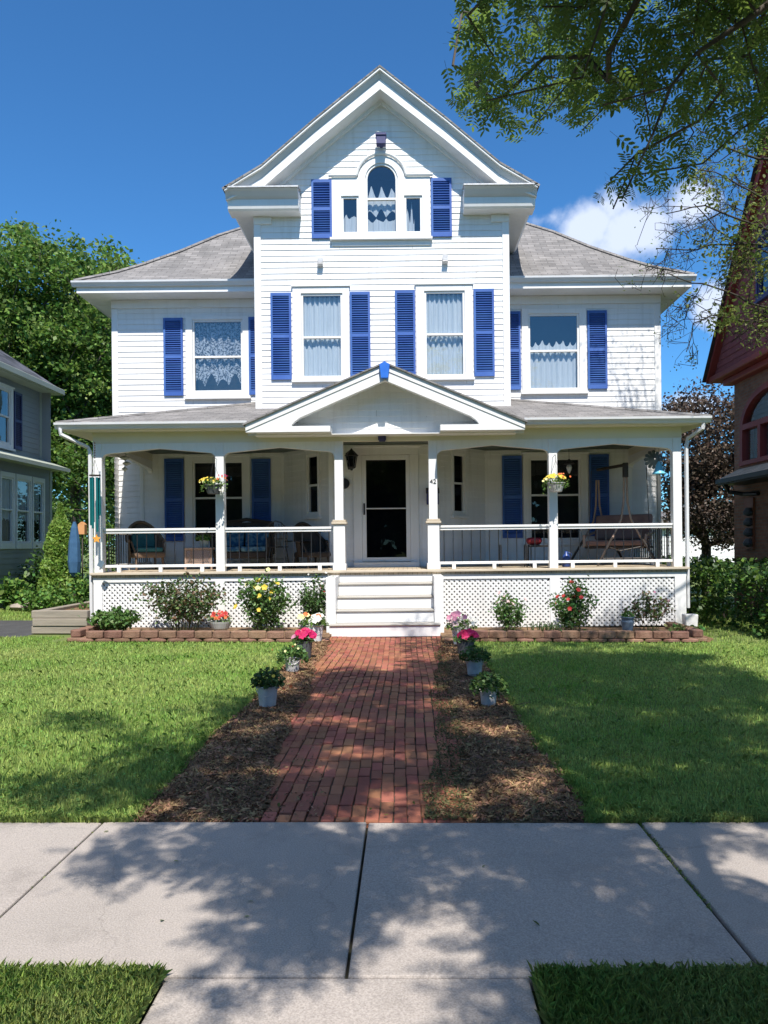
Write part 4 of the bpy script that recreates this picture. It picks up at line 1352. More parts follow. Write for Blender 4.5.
sheet('road', [(-80, -9), (80, -9), (80, .615), (-80, .615)], -.045, asphalt)
# brick path: one brick at a time, laid end on in long rows
bm_ = pmat('red_paver', (.25, .082, .045), (.335, .132, .078), scale=2.2, detail=6, rough=.85, bump=.5, bscale=70, island=.22)
m = MB()
px0, px1, py0, py1 = -1.36, .60, 4.456, 13.42
bw, bl = .083, .200
nx = int((px1 - px0) / bw)
for i in range(nx):
    x = px0 + (i + .5) * (px1 - px0) / nx
    y = py0 - random.uniform(0, bl)
    sag = .010 * math.sin(i * .9)
    while y < py1:
        ya, yb_ = max(py0, y), min(py1, y + bl)
        if yb_ - ya > .03:
            wave = .012 * math.sin(y * 1.1 + i * .25)
            ctr = (x + wave + random.gauss(0, .0016), (ya + yb_) / 2, -.032 + random.gauss(0, .0028) + .006 * math.sin(y * 2.3 + x * 3))
            rot = Matrix.Rotation(random.gauss(0, .02), 3, 'Z') @ Matrix.Rotation(random.gauss(0, .010), 3, 'Y') @ Matrix.Rotation(random.gauss(0, .007), 3, 'X')
            m.obox(ctr, (bw / 2 - .0024 + random.uniform(-.002, .001), (yb_ - ya) / 2 - .0055, .032), rot)
        y += bl
tag(m.build('brick_path', bm_, bevel=.004), kind='structure')
sheet('path_bedding', [(px0 - .3, py0), (px1 + .6, py0), (px1 + .6, py1), (px0 - .3, py1)], -.016, pmat('dark_sand', (.05, .04, .03), (.10, .085, .06), scale=9, rough=1, bump=.5))
# mulch beds along the path, heaped and ragged where they spill on the bricks
def nz(x, y, s=1.0):
    return math.sin(x * 3.1 * s + y * 1.7 * s) * .5 + math.sin(x * 7.3 * s - y * 4.1 * s + 1.3) * .3 + math.sin(y * 9.7 * s + 2.1 + x * 2) * .2
def lerp(a, b, t): return a + (b - a) * t
def mulch_grid(fl, fr, ya, yb, name):
    m = MB(); ny, nx_ = 150, 26
    vs = []
    for j in range(ny + 1):
        y = ya + (yb - ya) * j / ny
        a, b = fl(y), fr(y)
        for i in range(nx_ + 1):
            u = i / nx_
            x = a + (b - a) * u
            e = min(u, 1 - u, 1)
            z = -.008 + .045 * min(1, e * 6) * min(1, max(0, (y - ya)) / .16 + .08) * (.72 + .35 * nz(x, y, 1.3)) + random.uniform(-.004, .004)
            vs.append((x, y, z))
    fs = [(j * (nx_ + 1) + i, j * (nx_ + 1) + i + 1, (j + 1) * (nx_ + 1) + i + 1, (j + 1) * (nx_ + 1) + i) for j in range(ny) for i in range(nx_)]
    m.add(vs, fs)
    return tag(m.build(name, M['mulch'], smooth=True), kind='structure')
LB = lambda y: -1.61 + .04 * nz(1, y, .8)
RB = lambda y: 1.08 + .04 * nz(3, y, .8)
LP = lambda y: lerp(-.86, -1.27, min(1, (y - 4.47) / 8.5)) + .07 * nz(2, y) - .02
RP = lambda y: lerp(.14, .50, min(1, (y - 4.47) / 8.5)) + .07 * nz(5, y)
RQ = lambda y: lerp(.36, .58, min(1, (y - 4.47) / 8.5)) + .06 * nz(7, y)
mulch_grid(LB, LP, 4.452, 13.0, 'mulch_bed')
mulch_grid(RQ, RB, 4.452, 13.0, 'mulch_bed')
def chips(n, fl, fr, ya, yb, name, mat, size, zf, label=None):
    y = ya + (yb - ya) * rng.random(n) ** 1.35
    u = rng.random(n)
    a = np.array([fl(t) for t in y]); b = np.array([fr(t) for t in y])
    x = a + (b - a) * u
    e = np.minimum(u, 1 - u)
    z = np.array([zf(p, q, r) for p, q, r in zip(x, y, e)])
    P = np.stack([x, y, z], 1)
    V = leaf_faces(P, size, up=1.0, elong=3.0, jit=.7, k=4)
    return tag(npmesh(name, V, mat), label, kind='stuff')
mz = lambda x, y, e: -.002 + .045 * min(1, e * 6) * min(1, (y - 4.452) / .16 + .08) * (.72 + .35 * nz(x, y, 1.3)) + random.uniform(0, .012)
chips(30000, LB, LP, 4.455, 12.9, 'mulch_chips', M['chip'], .021, mz)
chips(30000, RQ, RB, 4.455, 12.9, 'mulch_chips', M['chip'], .021, mz)
chips(3500, LB, LP, 4.46, 12.9, 'mulch_chips', M['chip'], .048, mz)
chips(3500, RQ, RB, 4.46, 12.9, 'mulch_chips', M['chip'], .048, mz)
chips(900, lambda y: LP(y) - .05, lambda y: LP(y) + .35, 4.48, 12.9, 'mulch_chips', M['chip'], .022, lambda x, y, e: .006 + random.uniform(0, .006))
chips(9000, RP, lambda y: RQ(y) + .06, 4.48, 11.5, 'creeping_weed', M['chipg'], .020, lambda x, y, e: .002 + random.uniform(0, .018))
chips(700, RP, RQ, 4.48, 12.5, 'mulch_chips', M['chip'], .022, lambda x, y, e: .012 + random.uniform(0, .01))
# lawns ------------------------------------------------------------------
sheet('lawn', [(-30, SY1 + .01), (-1.58, SY1 + .01), (-1.2, 12.8), (-5.6, 12.8), (-5.9, 60), (-30, 60)], -.012, M['turf'])
sheet('lawn', [(1.05, SY1 + .01), (30, SY1 + .01), (30, 60), (5.6, 60), (5.05, 12.8), (.6, 12.8), (1.05, 12.7)], -.012, M['turf'])
sheet('lawn', [(-30, .77), (-.92, .77), (-.90, SY0 - .012), (-30, SY0 - .012)], -.014, M['turf'])
sheet('lawn', [(.47, .77), (30, .77), (30, SY0 - .012), (.465, SY0 - .012)], -.014, M['turf'])
def blades(name, n, samp, h, wdt, mat, lean=.45, hj=.4, z0=-.014):
    P = samp(n)
    n = len(P)
    d = rng.uniform(0, 2 * np.pi, n)
    hh = h * (1 + hj * rng.uniform(-1, 1, n))
    if callable(wdt): ww = wdt(P)
    else: ww = np.full(n, wdt)
    L = rng.uniform(.1, 1, n) * lean
    tx, ty = np.cos(d), np.sin(d)
    side = np.stack([-ty, tx, np.zeros(n)], 1) * ww[:, None]
    base = np.stack([P[:, 0], P[:, 1], np.full(n, z0)], 1)
    mid = base + np.stack([tx * hh * L * .35, ty * hh * L * .35, hh * .6], 1)
    tip = base + np.stack([tx * hh * L, ty * hh * L, hh * (1 - .35 * L)], 1)
    V = np.stack([base - side, base + side, mid + side * .8, tip, mid - side * .8], 1)
    return tag(npmesh(name, V, mat), kind='stuff')
def trap(x0f, x1f, ya, yb, pw=1.5):
    def f(n):
        y = ya + (yb - ya) * rng.random(n) ** pw
        a = np.array([x0f(t) for t in y]); b = np.array([x1f(t) for t in y])
        x = a + (b - a) * rng.random(n)
        return np.stack([x, y], 1)
    return f
wl = lambda P: .0016 + .00042 * P[:, 1]
blades('grass', 85000, trap(lambda y: -.60 * y - 1.0, lambda y: LB(y) + .02, SY1 + .0, 12.75, 1.35), .034, wl, M['grass'])
blades('grass', 85000, trap(lambda y: RB(y) - .02, lambda y: .56 * y + 1.0, SY1 + .0, 12.75, 1.35), .034, wl, M['grass'])
blades('grass', 3500, trap(lambda y: -9.5, lambda y: -5.95, 12.7, 13.42, 1.0), .04, .006, M['grass'])
blades('grass', 15000, trap(lambda y: -10.1, lambda y: -6.7, 16.4, 26, 1.0), .05, .008, M['grass'])
blades('grass', 9000, trap(lambda y: 5.2, lambda y: 8.0, 12.7, 24, 1.0), .05, .008, M['grass'])
blades('grass', 60000, trap(lambda y: -2.6, lambda y: -.905 + .012 * nz(1, y, 3), 1.9, SY0 + .012, .8), .044, .00105, M['grass_v'], lean=.75, hj=.7)
blades('grass', 60000, trap(lambda y: .478 + .012 * nz(4, y, 3), lambda y: 2.6, 1.9, SY0 + .012, .8), .044, .00105, M['grass_v'], lean=.75, hj=.7)
blades('grass', 5000, trap(lambda y: -.60 * y - 1.0, lambda y: LB(y) + .02, SY1 + .0, 12.75, 1.35), .055, wl, M['grass'], lean=1.0, hj=.5)
blades('grass', 5000, trap(lambda y: RB(y) - .02, lambda y: .56 * y + 1.0, SY1 + .0, 12.75, 1.35), .055, wl, M['grass'], lean=1.0, hj=.5)
# taller fringe where the mower misses: lawn edges along the walks and beds
blades('grass', 2600, trap(lambda y: -2.6, lambda y: -.91, SY0 - .05, SY0 + .015, 1), .050, .0011, M['grass_v'], lean=.9)
blades('grass', 2600, trap(lambda y: .475, lambda y: 2.6, SY0 - .05, SY0 + .015, 1), .050, .0011, M['grass_v'], lean=.9)
blades('grass', 3500, trap(lambda y: -4, lambda y: -1.6, SY1 - .01, SY1 + .06, 1), .05, .003, M['grass'], lean=.8)
blades('grass', 3500, trap(lambda y: 1.06, lambda y: 3.6, SY1 - .01, SY1 + .06, 1), .05, .003, M['grass'], lean=.8)
blades('grass', 2200, trap(lambda y: LB(y) - .05, lambda y: LB(y) + .05, SY1, 12.9, 1.2), .05, .003, M['grass'], lean=.9)
blades('grass', 2200, trap(lambda y: RB(y) - .05, lambda y: RB(y) + .05, SY1, 12.9, 1.2), .05, .003, M['grass'], lean=.9)
blades('grass', 200, trap(lambda y: 1.338, lambda y: 1.352, SY0 + .5, SY1, 1), .022, .0016, M['grass_v'], lean=1.1, z0=-.02)
blades('grass', 40, trap(lambda y: -1.76, lambda y: -1.742, SY0, SY1, 1), .02, .002, M['grass_v'], lean=1.1, z0=-.02)
# driveway, beds against the porch
sheet('driveway', [(-10.15, SY1), (-8.3, SY1), (-8.3, 13.42), (-6.72, 13.42), (-6.72, 16.4), (-10.15, 16.4)], -.008, asphalt)
sheet('driveway', [(-10.15, .0), (-8.3, .0), (-8.3, SY0 - .01), (-10.15, SY0 - .01)], -.008, asphalt)
m = MB(); m.box(-5.6, -1.30, 12.78, 14.5, -.05, .05); m.box(.6, 5.1, 12.78, 14.5, -.05, .05); tag(m.build('planting_bed', M['mulch']), kind='structure')
edge = pmat('red_brown_block', (.16, .085, .055), (.27, .16, .11), scale=7, detail=8, rough=.95, bump=1, bscale=45, island=.22)
def border(x0, x1, label, name='block_edging', back=14.35, endl=False, endr=False):
    m = MB()
    def block(cx_, cy_, ang, row):
        L, d, hgt = .30, .16, (.058, .118)[row]
        z = row * .06
        f = [(-L / 2 + .004, -.03), (-L / 4, -.075), (L / 4, -.075), (L / 2 - .004, -.03), (L / 2 - .03, d / 2 + .03), (-L / 2 + .03, d / 2 + .03)]
        c_, s_ = math.cos(ang), math.sin(ang)
        j = random.uniform(-.008, .008)
        pts = [(cx_ + x * c_ - (y + j) * s_, cy_ + x * s_ + (y + j) * c_) for x, y in f]
        m.prism(pts, z + .001, z + hgt + random.uniform(-.004, .0), axis='z')
    for row in (0, 1):
        n = int((x1 - x0) / .3)
        for k in range(n + 1):
            x = x0 + .15 + k * .3 + (.15 if row else 0)
            if x + .1 > x1: break
            block(x, 12.72 + .03 * math.sin(x * 1.1) + row * .02, 0, row)
        for flag, xe, ang in ((endl, x0 - .10, -R(90)), (endr, x1 + .06, R(90))):
            if flag:
                y = 12.84 + (.15 if row else 0)
                while y < back:
                    block(xe, y, ang, row); y += .3
    return tag(m.build(name, edge, bevel=.012), label, 'garden edging')
border(-5.45, -1.28, 'red-brown block edging under the yellow roses, left of the steps', endl=True)
border(.62, 4.86, 'red-brown block edging under the red roses, right of the steps', endr=True)
# timber retaining wall by the drive
wood = pmat('weathered_timber', (.30, .26, .21), (.20, .175, .145), scale=2.2, detail=8, stretch=(.6, 4, 6), rough=.9, bump=.5, bscale=20, island=.12)
tb = thing('timber_wall', (-6.1, 13.9, 0), 'low weathered timber retaining wall beside the driveway', 'retaining wall')
for k in range(3):
    m = MB(); o_ = random.uniform(-.03, .03); m.box(-6.70 + o_ + .0, -5.72, 13.82 - (.02 if k == 1 else 0), 13.96, .005 + k * .14, .005 + k * .14 + .136); m.build('timber', wood, tb, bevel=.01)
for k in range(3):
    m = MB(); m.box(-6.69, -6.55, 13.97, 17.5, .005 + k * .14, .005 + k * .14 + .134); m.build('timber', wood, tb, bevel=.01)
m = MB(); m.box(-6.54, -6.06, 13.97, 17.4, -.04, .36); tag(m.build('raised_soil', M['mulch']), kind='structure')
# sticks and pale scraps that lie on the beds
m = MB()
for _ in range(26):
    y = random.uniform(4.7, 9.5); x = random.choice((random.uniform(LB(y), LP(y)), random.uniform(RQ(y), RB(y))))
    a = random.uniform(0, math.pi); L = random.uniform(.08, .25)
    m.tube([(x, y, .045), (x + L * .5 * math.cos(a), y + L * .5 * math.sin(a), .055), (x + L * math.cos(a + .2), y + L * math.sin(a + .2), .04)], .003, n=4)
tag(m.build('fallen_twigs', M['twig']), kind='stuff')

# leaves and petals dropped on the paving and the grass
P = []
for _ in range(70):
    x = random.uniform(-2.2, 2.6); y = random.uniform(2.9, 9)
    P.append((x, y, .006 if y < 4.45 else .02))
tag(npmesh('fallen_leaves', leaf_faces(np.array(P), .035, up=2.5, elong=2.0, k=6), M['leaf_locust']), kind='stuff')
# clover and other broad leaves in the turf
def weedpts(n, fa, fb):
    f = trap(fa, fb, SY1 + .02, 12.9, 1.4)
    ctr = f(n // 40); C = np.repeat(ctr, 40, axis=0); q = C + rng.normal(size=C.shape) * .16
    a = np.array([fa(t) for t in q[:, 1]]); b = np.array([fb(t) for t in q[:, 1]])
    ok = (q[:, 0] > a) & (q[:, 0] < b) & (q[:, 1] > SY1 + .02) & (q[:, 1] < 12.9)
    q = q[ok]
    return np.concatenate([q, rng.uniform(.008, .022, (len(q), 1))], 1)
for fa, fb in ((lambda y: -.60 * y - 1.0, lambda y: LB(y) - .05), (lambda y: RB(y) + .05, lambda y: .56 * y + 1.0)):
    tag(npmesh('clover', leaf_faces(weedpts(4200, fa, fb), .024, up=1.6, elong=1.2, k=6), M['leaf_bright']), kind='stuff')
# ================================================================ PLANTS AND POTS
BLOOM = {}
def bloom_mesh(mat, size, kind='rose'):
    key = (mat, round(size, 3), kind)
    if key in BLOOM: return BLOOM[key]
    m = MB()
    rings = [(0, 5, .5, .15), (.3, 5, .8, .0)] if kind == 'rose' else [(0, 5, 1.0, .0)]
    for (a0, n, s, dz) in rings:
        for k in range(n):
            a = a0 + 2 * math.pi * k / n
            c, s_ = math.cos(a), math.sin(a)
            r = size * s
            w_ = r * .62
            m.add([(0, 0, dz * size), (c * r * .5 - s_ * w_, s_ * r * .5 + c * w_, r * .22 + dz * size), (c * r, s_ * r, r * (.10 if kind != 'rose' else .35) + dz * size), (c * r * .5 + s_ * w_, s_ * r * .5 - c * w_, r * .22 + dz * size)], [(0, 3, 2, 1)])
    me_o = m.build('bloom', M[mat])
    me = me_o.data
    bpy.data.objects.remove(me_o)
    BLOOM[key] = me
    return me
def add_blooms(root, mat, size, pts, kind='rose', name='bloom'):
    me = bloom_mesh(mat, size, kind)
    for (p, d) in pts:
        o = bpy.data.objects.new(name, me)
        col.objects.link(o)
        put(o, root)
        q = (Vector(d) + Vector((random.gauss(0, .2), random.gauss(0, .2), random.gauss(0, .2)))).normalized().to_track_quat('Z', 'Y')
        s = random.uniform(.75, 1.2)
        o.matrix_basis = Matrix.Translation(Vector(p)) @ q.to_matrix().to_4x4() @ Matrix.Scale(s, 4)
def bush(name, label, cat, x, y, z, rx, ry, h, leafmat, nleaf=900, ls=.05, stems=14, lean=0, blooms=(), group=None, dense=.25, low=.12, top=1.0, base_r=.35, seed=0):
    root = thing(name, (x, y, z), label, cat, group)
    rs = np.random.default_rng(100 + seed)
    m = MB()
    tips, segs = [], []
    for k in range(stems):
        a = 2 * math.pi * (k + rs.random() * .8) / stems
        rr = math.sqrt(rs.random())
        bx, by = x + rx * base_r * rr * math.cos(a), y + ry * base_r * rr * math.sin(a)
        tx, ty = x + rx * rr * math.cos(a) + lean, y + ry * rr * math.sin(a)
        tz = z + h * (1 - .45 * rr ** 2) * rs.uniform(.78, 1.0) * top
        p0, p2 = np.array([bx, by, z]), np.array([tx, ty, tz])
        p1 = p0 * .5 + p2 * .5 + np.array([(bx - tx) * .25, (by - ty) * .25, h * .10])
        pts = [(1 - t) ** 2 * p0 + 2 * t * (1 - t) * p1 + t * t * p2 for t in (0, .25, .5, .75, 1)]
        m.tube([tuple(p) for p in pts], [.006, .005, .004, .003, .002], n=4, cap=False)
        segs.append((p0, p1, p2)); tips.append(p2)
    m.build('stems', M['stem'], root)
    t = rs.uniform(low, 1.03, nleaf) ** .8
    idx = rs.integers(0, stems, nleaf)
    S = np.array(segs)[idx]
    P = ((1 - t) ** 2)[:, None] * S[:, 0] + (2 * t * (1 - t))[:, None] * S[:, 1] + (t * t)[:, None] * S[:, 2]
    P = P + rs.normal(size=P.shape) * dense * np.array([rx, ry, h * .5]) * .6
    P[:, 2] = np.maximum(P[:, 2], z + .015)
    mats = leafmat if isinstance(leafmat, (list, tuple)) else [leafmat]
    pick = rs.integers(0, len(mats), nleaf)
    for i, mt in enumerate(mats):
        npmesh('foliage', leaf_faces(P[pick == i], ls, up=.5, elong=1.6, jit=.45, r=rs), M[mt], root)
    for (mt, n, sz, kind, zmin) in blooms:
        pts = []
        for k in range(n):
            j = rs.integers(0, nleaf)
            c = P[j].copy()
            if k < len(tips) and rs.random() < .5:
                c = tips[k % len(tips)].copy()
            if c[2] < z + zmin * h: c[2] = z + h * rs.uniform(zmin, 1)
            d = np.array([c[0] - x, (c[1] - y) - ry * .8, max(.2, c[2] - z - h * .4)])
            c[1] = min(c[1], y + .1 * ry) - .35 * ry * rs.random()
            pts.append((tuple(c), tuple(d / np.linalg.norm(d))))
        add_blooms(root, mt, sz, pts, kind)
    return root
BZ = .05
bush('low_shrub', 'low mounded bright green shrub at the left end of the bed, without flowers', 'shrub', -5.13, 13.55, BZ, .50, .36, .46, ['leaf_shrub', 'leaf_pot'], nleaf=1500, ls=.07, stems=26, dense=.2, seed=1)
bush('rose_bush', 'wide straggly rose bush with reddish new leaves in front of the lattice', 'rose bush', -4.0, 13.85, BZ, .86, .36, 1.1, ['leaf_rose', 'leaf_reddish', 'leaf_rose'], nleaf=3000, ls=.062, stems=36, dense=.18, low=.2, blooms=[('petal_white', 5, .035, 'rose', .05)], seed=2)
bush('rose_bush', 'tall rose bush covered in yellow roses', 'rose bush', -2.55, 13.75, BZ, .50, .36, 1.18, ['leaf_shrub', 'leaf_rose'], nleaf=2600, ls=.066, stems=22, dense=.22, low=.1, blooms=[('petal_yellow', 13, .065, 'rose', .35), ('petal_lemon', 11, .065, 'rose', .3)], seed=3)
bush('flowering_shrub', 'rounded green shrub with small white flowers beside the left step cheek', 'shrub', -1.66, 13.95, BZ, .31, .26, 1.08, ['leaf_rose', 'leaf_hedge'], nleaf=1700, ls=.055, stems=16, dense=.25, blooms=[('petal_white', 16, .028, 'rose', .75), ('petal_red', 4, .04, 'rose', .5)], seed=4)
bush('rose_bush', 'small rose bush with pale pink blooms on its left side', 'rose bush', 1.88, 13.9, BZ, .31, .27, .72, ['leaf_shrub', 'leaf_rose'], nleaf=1000, ls=.06, stems=12, dense=.25, lean=-.03, blooms=[('petal_palepink', 9, .05, 'rose', .6)], seed=5)
bush('rose_bush', 'full rose bush with bright red blooms', 'rose bush', 2.98, 13.8, BZ, .42, .34, .95, ['leaf_rose', 'leaf_shrub'], nleaf=2000, ls=.06, stems=16, dense=.26, blooms=[('petal_red', 13, .052, 'rose', .4)], seed=6)
bush('rose_bush', 'thin open rose bush with few reddish buds near the downspout', 'rose bush', 4.37, 13.8, BZ, .46, .28, .80, ['leaf_rose', 'leaf_reddish'], nleaf=850, ls=.055, stems=14, dense=.16, low=.3, blooms=[('petal_pink', 4, .03, 'rose', .6)], seed=7)
bush('seedling', 'sparse pale seedling behind the pink and white petunias', 'plant', .98, 13.35, BZ, .16, .12, .40, 'leaf_bright', nleaf=110, ls=.05, stems=6, dense=.2, seed=8)
bush('hosta', 'low cream-edged hosta at the foot of the downspout', 'plant', 4.86, 13.45, BZ, .30, .2, .17, ['leaf_pale', 'leaf_shrub'], nleaf=170, ls=.12, stems=10, dense=.3, seed=9)
m = MB()                          # strappy leaves in the middle of the right bed
for k in range(34):
    x = random.uniform(2.15, 2.72); a = random.uniform(-1, 1)
    L = random.uniform(.12, .22)
    m.tube([(x, 13.6, BZ), (x + a * L * .3, 13.55, BZ + L), (x + a * L * .8, 13.5, BZ + L * .9), (x + a * L * 1.2, 13.47, BZ + L * .5)], [.006, .007, .005, .002], n=4, cap=False)
tag(m.build('daylily', M['leaf_rose']), 'clump of arching strap leaves between the pink and the red roses', 'plant')
# pots -------------------------------------------------------------------
def pail(name, label, x, y, r, h, mat, handle=True, leaf=('leaf_pot',), nleaf=420, fr=.2, fh=.16, ls=.045, blooms=(), seed=0, cat='flower pot', z=.03, prof=None, group=None, droop=.0):
    root = thing(name, (x, y, z), label, cat, group)
    m = MB()
    if prof is None:
        prof = [(r * .76, 0), (r * .78, .004), (r * .97, h * .93), (r * 1.0, h * .94), (r * 1.04, h * .97), (r * 1.03, h), (r * .97, h), (r * .95, h * .9), (r * .5, h * .88)]
    m.lathe(prof, (x, y, z), 24)
    m.build('pail' if handle else 'pot', M[mat], root, smooth=False)
    if handle:
        k = MB()
        pts = [(x + r * 1.02 * math.cos(a), y - r * .2 - r * .8 * math.sin(a), z + h * .93 - r * .75 * math.sin(a)) for a in np.linspace(0, math.pi, 12)]
        k.tube(pts, .003, n=5)
        for s_ in (-1, 1):
            k.box(x + s_ * r * 1.0 - .012, x + s_ * r * 1.0 + .012, y - .015, y + .015, z + h * .86, z + h * .96)
        k.build('bail', M['black'] if mat != 'galv' else M['galv'], root)
    s_ = MB(); s_.lathe([(r * .2, h * .885), (r * .94, h * .89)], (x, y, z), 20); s_.build('soil', M['soil'], root)
    rs = np.random.default_rng(300 + seed)
    n = nleaf
    a = rs.uniform(0, 2 * np.pi, n); q = np.sqrt(rs.random(n))
    zz = h * .9 + fh * (1 - .55 * q ** 2) * rs.uniform(.1, 1.0, n) - droop * np.maximum(0, q - .6) * rs.random(n) * 2
    P = np.stack([x + fr * q * np.cos(a), y + fr * q * np.sin(a), z + zz], 1)
    pk = rs.integers(0, len(leaf), n)
    for i, l in enumerate(leaf):
        npmesh('foliage', leaf_faces(P[pk == i], ls, up=.6, elong=1.7, jit=.4, r=rs), M[l], root)
    for (mt, nb, sz, kind, (ax, az)) in blooms:
        pts = []
        for k in range(nb):
            aa = rs.uniform(0, 2 * np.pi); qq = math.sqrt(rs.random())
            p = (x + ax + fr * .8 * qq * math.cos(aa), y - .03 + fr * .7 * qq * math.sin(aa), z + h * .92 + az + fh * (1.05 - .5 * qq * qq))
            d = (math.cos(aa) * qq, math.sin(aa) * qq - .9, .8)
            pts.append((p, d))
        add_blooms(root, mt, sz, pts, kind)
    return root
x, y = gp(268, 708)
pail('flower_pail', 'galvanised pail of green leaves nearest the pavement on the left of the path', x, y - .02, .103, .195, 'galv', leaf=('leaf_pot', 'leaf_hedge'), nleaf=520, fr=.16, fh=.20, blooms=[('petal_yellow', 6, .018, 'flat', (.02, 0)), ('petal_orange', 2, .02, 'flat', (.15, -.1))], seed=1)
x, y = gp(292.5, 674)
pail('flower_pail', 'grey pail of trailing green leaves just in front of the magenta petunias', x, y, .10, .19, 'galv', leaf=('leaf_pot', 'leaf_shrub'), nleaf=480, fr=.19, fh=.17, blooms=[('petal_lemon', 4, .018, 'flat', (0, 0)), ('petal_red', 2, .02, 'flat', (-.1, 0))], droop=.12, seed=2)
x, y = gp(304, 661)
pail('flower_pail', 'dark pot of magenta petunias on the left of the path', x, y, .12, .25, 'darkpot', handle=False, leaf=('leaf_pot',), nleaf=200, fr=.17, fh=.14, blooms=[('petal_magenta', 17, .062, 'flat', (0, .02)), ('petal_pink', 3, .05, 'flat', (.0, .0))], seed=3)
x, y = gp(314, 643)
pail('flower_pail', 'white pail of white and orange petunias beside the left foot of the steps', x, y, .16, .27, 'whitepail', leaf=('leaf_pot', 'leaf_bright'), nleaf=330, fr=.25, fh=.17, blooms=[('petal_white', 12, .055, 'flat', (.10, .0)), ('petal_orange', 7, .045, 'flat', (-.05, .04)), ('petal_lemon', 4, .045, 'flat', (-.12, 0))], seed=4)
x, y = gp(461, 646)
pail('flower_pail', 'white pail of pink and white petunias beside the right foot of the steps', x, y, .15, .26, 'whitepail', leaf=('leaf_pot', 'leaf_bright'), nleaf=300, fr=.25, fh=.18, blooms=[('petal_pink', 8, .06, 'flat', (-.06, .06)), ('petal_palepink', 6, .05, 'flat', (-.12, -.04)), ('petal_white', 7, .05, 'flat', (.08, 0))], seed=5)
x, y = gp(465.5, 657)
pail('flower_pail', 'dark pot of deep magenta petunias on the right of the path', x, y, .135, .22, 'darkpot', handle=False, leaf=('leaf_pot',), nleaf=220, fr=.18, fh=.12, blooms=[('petal_magenta', 13, .058, 'flat', (.03, .0))], seed=6)
x, y = gp(474.5, 677.5)
pail('flower_pail', 'galvanised pail of dark leaves just in front of the dark magenta pot', x, y, .105, .19, 'galv', leaf=('leaf_hedge', 'leaf_pot'), nleaf=480, fr=.19, fh=.19, seed=7)
x, y = gp(488.5, 708)
pail('flower_pail', 'galvanised pail with sprawling leaves nearest the pavement on the right of the path', x, y, .09, .19, 'galv', leaf=('leaf_pot', 'leaf_hedge'), nleaf=480, fr=.19, fh=.15, droop=.1, seed=8)
# red geraniums in a footed stone bowl, and the slate urn, both on the bed
bowl = [(.10, 0), (.11, .02), (.09, .04), (.15, .10), (.19, .19), (.20, .22), (.18, .22), (.16, .18), (.05, .16)]
pail('flower_bowl', 'pale stone bowl of red and salmon flowers in the left bed', -3.24, 13.45, .19, .22, 'stonepot', handle=False, leaf=('leaf_pot',), nleaf=160, fr=.21, fh=.19, blooms=[('petal_red', 13, .045, 'rose', (0, 0)), ('petal_orange', 15, .045, 'rose', (0, -.03))], seed=9, z=BZ, prof=bowl)
urn = [(.07, 0), (.08, .02), (.10, .16), (.115, .22), (.10, .25), (.105, .28), (.125, .29), (.125, .31), (.10, .31), (.09, .27), (.04, .25)]
pail('planter_urn', 'slate blue urn holding a small green plant in the right bed', 3.84, 13.35, .11, .31, 'bluepot', handle=False, leaf=('leaf_shrub',), nleaf=90, fr=.11, fh=.13, ls=.05, seed=10, z=BZ, prof=urn)
# white rain box at the foot of the right downspout
rb = MB()
rb.prism([(-.10, 0), (.10, 0), (.12, .29), (.12, .32), (-.12, .32), (-.12, .29)], -.10, .10)
rb.v = [(a + 5.18, b + 14.05, c + .02) for a, b, c in rb.v]
tag(rb.build('rain_bucket', M['whitepail'], bevel=.012), 'white square bucket standing under the right downspout', 'bucket')
# hanging baskets -----------------------------------------------------------
def basket(label, px, py, yd, pot, blooms, leaf, seed, fh=.16):
    x, z = hp(px, py, yd)
    r, h = .165, .17
    prof = [(r * .62, 0), (r * .66, .004), (r * .98, h * .92), (r * 1.05, h * .93), (r * 1.05, h), (r * .95, h), (r * .9, h * .9), (.04, h * .88)]
    root = pail('hanging_basket', label, x, yd, r, h, pot, handle=False, leaf=leaf, nleaf=330, fr=.25, fh=fh, ls=.04, blooms=blooms, seed=seed, z=z, prof=prof, cat='hanging basket', group='hanging baskets on the porch posts', droop=.25)
    TILT.append(root)
    m = MB()
    for k in range(3):
        a = 2 * math.pi * k / 3 + .4
        m.tube([(x + r * math.cos(a), yd + r * math.sin(a), z + h), (x, yd, z + h + .42)], .003, n=4)
    m.tube([(x, yd, z + h + .42), (x, yd, z + h + .50), (x, yd + .05, z + h + .53), (x, YPO - .075, z + h + .50)], .005, n=5)
    m.build('hanger', M['black'], root)
    return root
basket('hanging basket of yellow-green blooms with a few purple ones and a trailing tail', 213.5, 494, 14.28, 'darkpot', [('petal_yellow', 26, .03, 'rose', (-.07, -.02)), ('petal_lemon', 10, .03, 'rose', (-.12, -.08)), ('petal_orange', 5, .028, 'rose', (.1, 0)), ('petal_magenta', 4, .026, 'rose', (.16, .03)), ('petal_white', 5, .028, 'rose', (.14, -.22))], ('leaf_pot', 'leaf_bright'), 21)
basket('hanging basket of bright yellow blooms with orange ones on the right', 556, 492, 14.28, 'galv', [('petal_yellow', 46, .034, 'rose', (-.02, -.01)), ('petal_orange', 9, .03, 'rose', (.12, .0)), ('petal_lemon', 8, .03, 'rose', (-.1, -.08))], ('leaf_bright', 'leaf_pot'), 22, fh=.17)
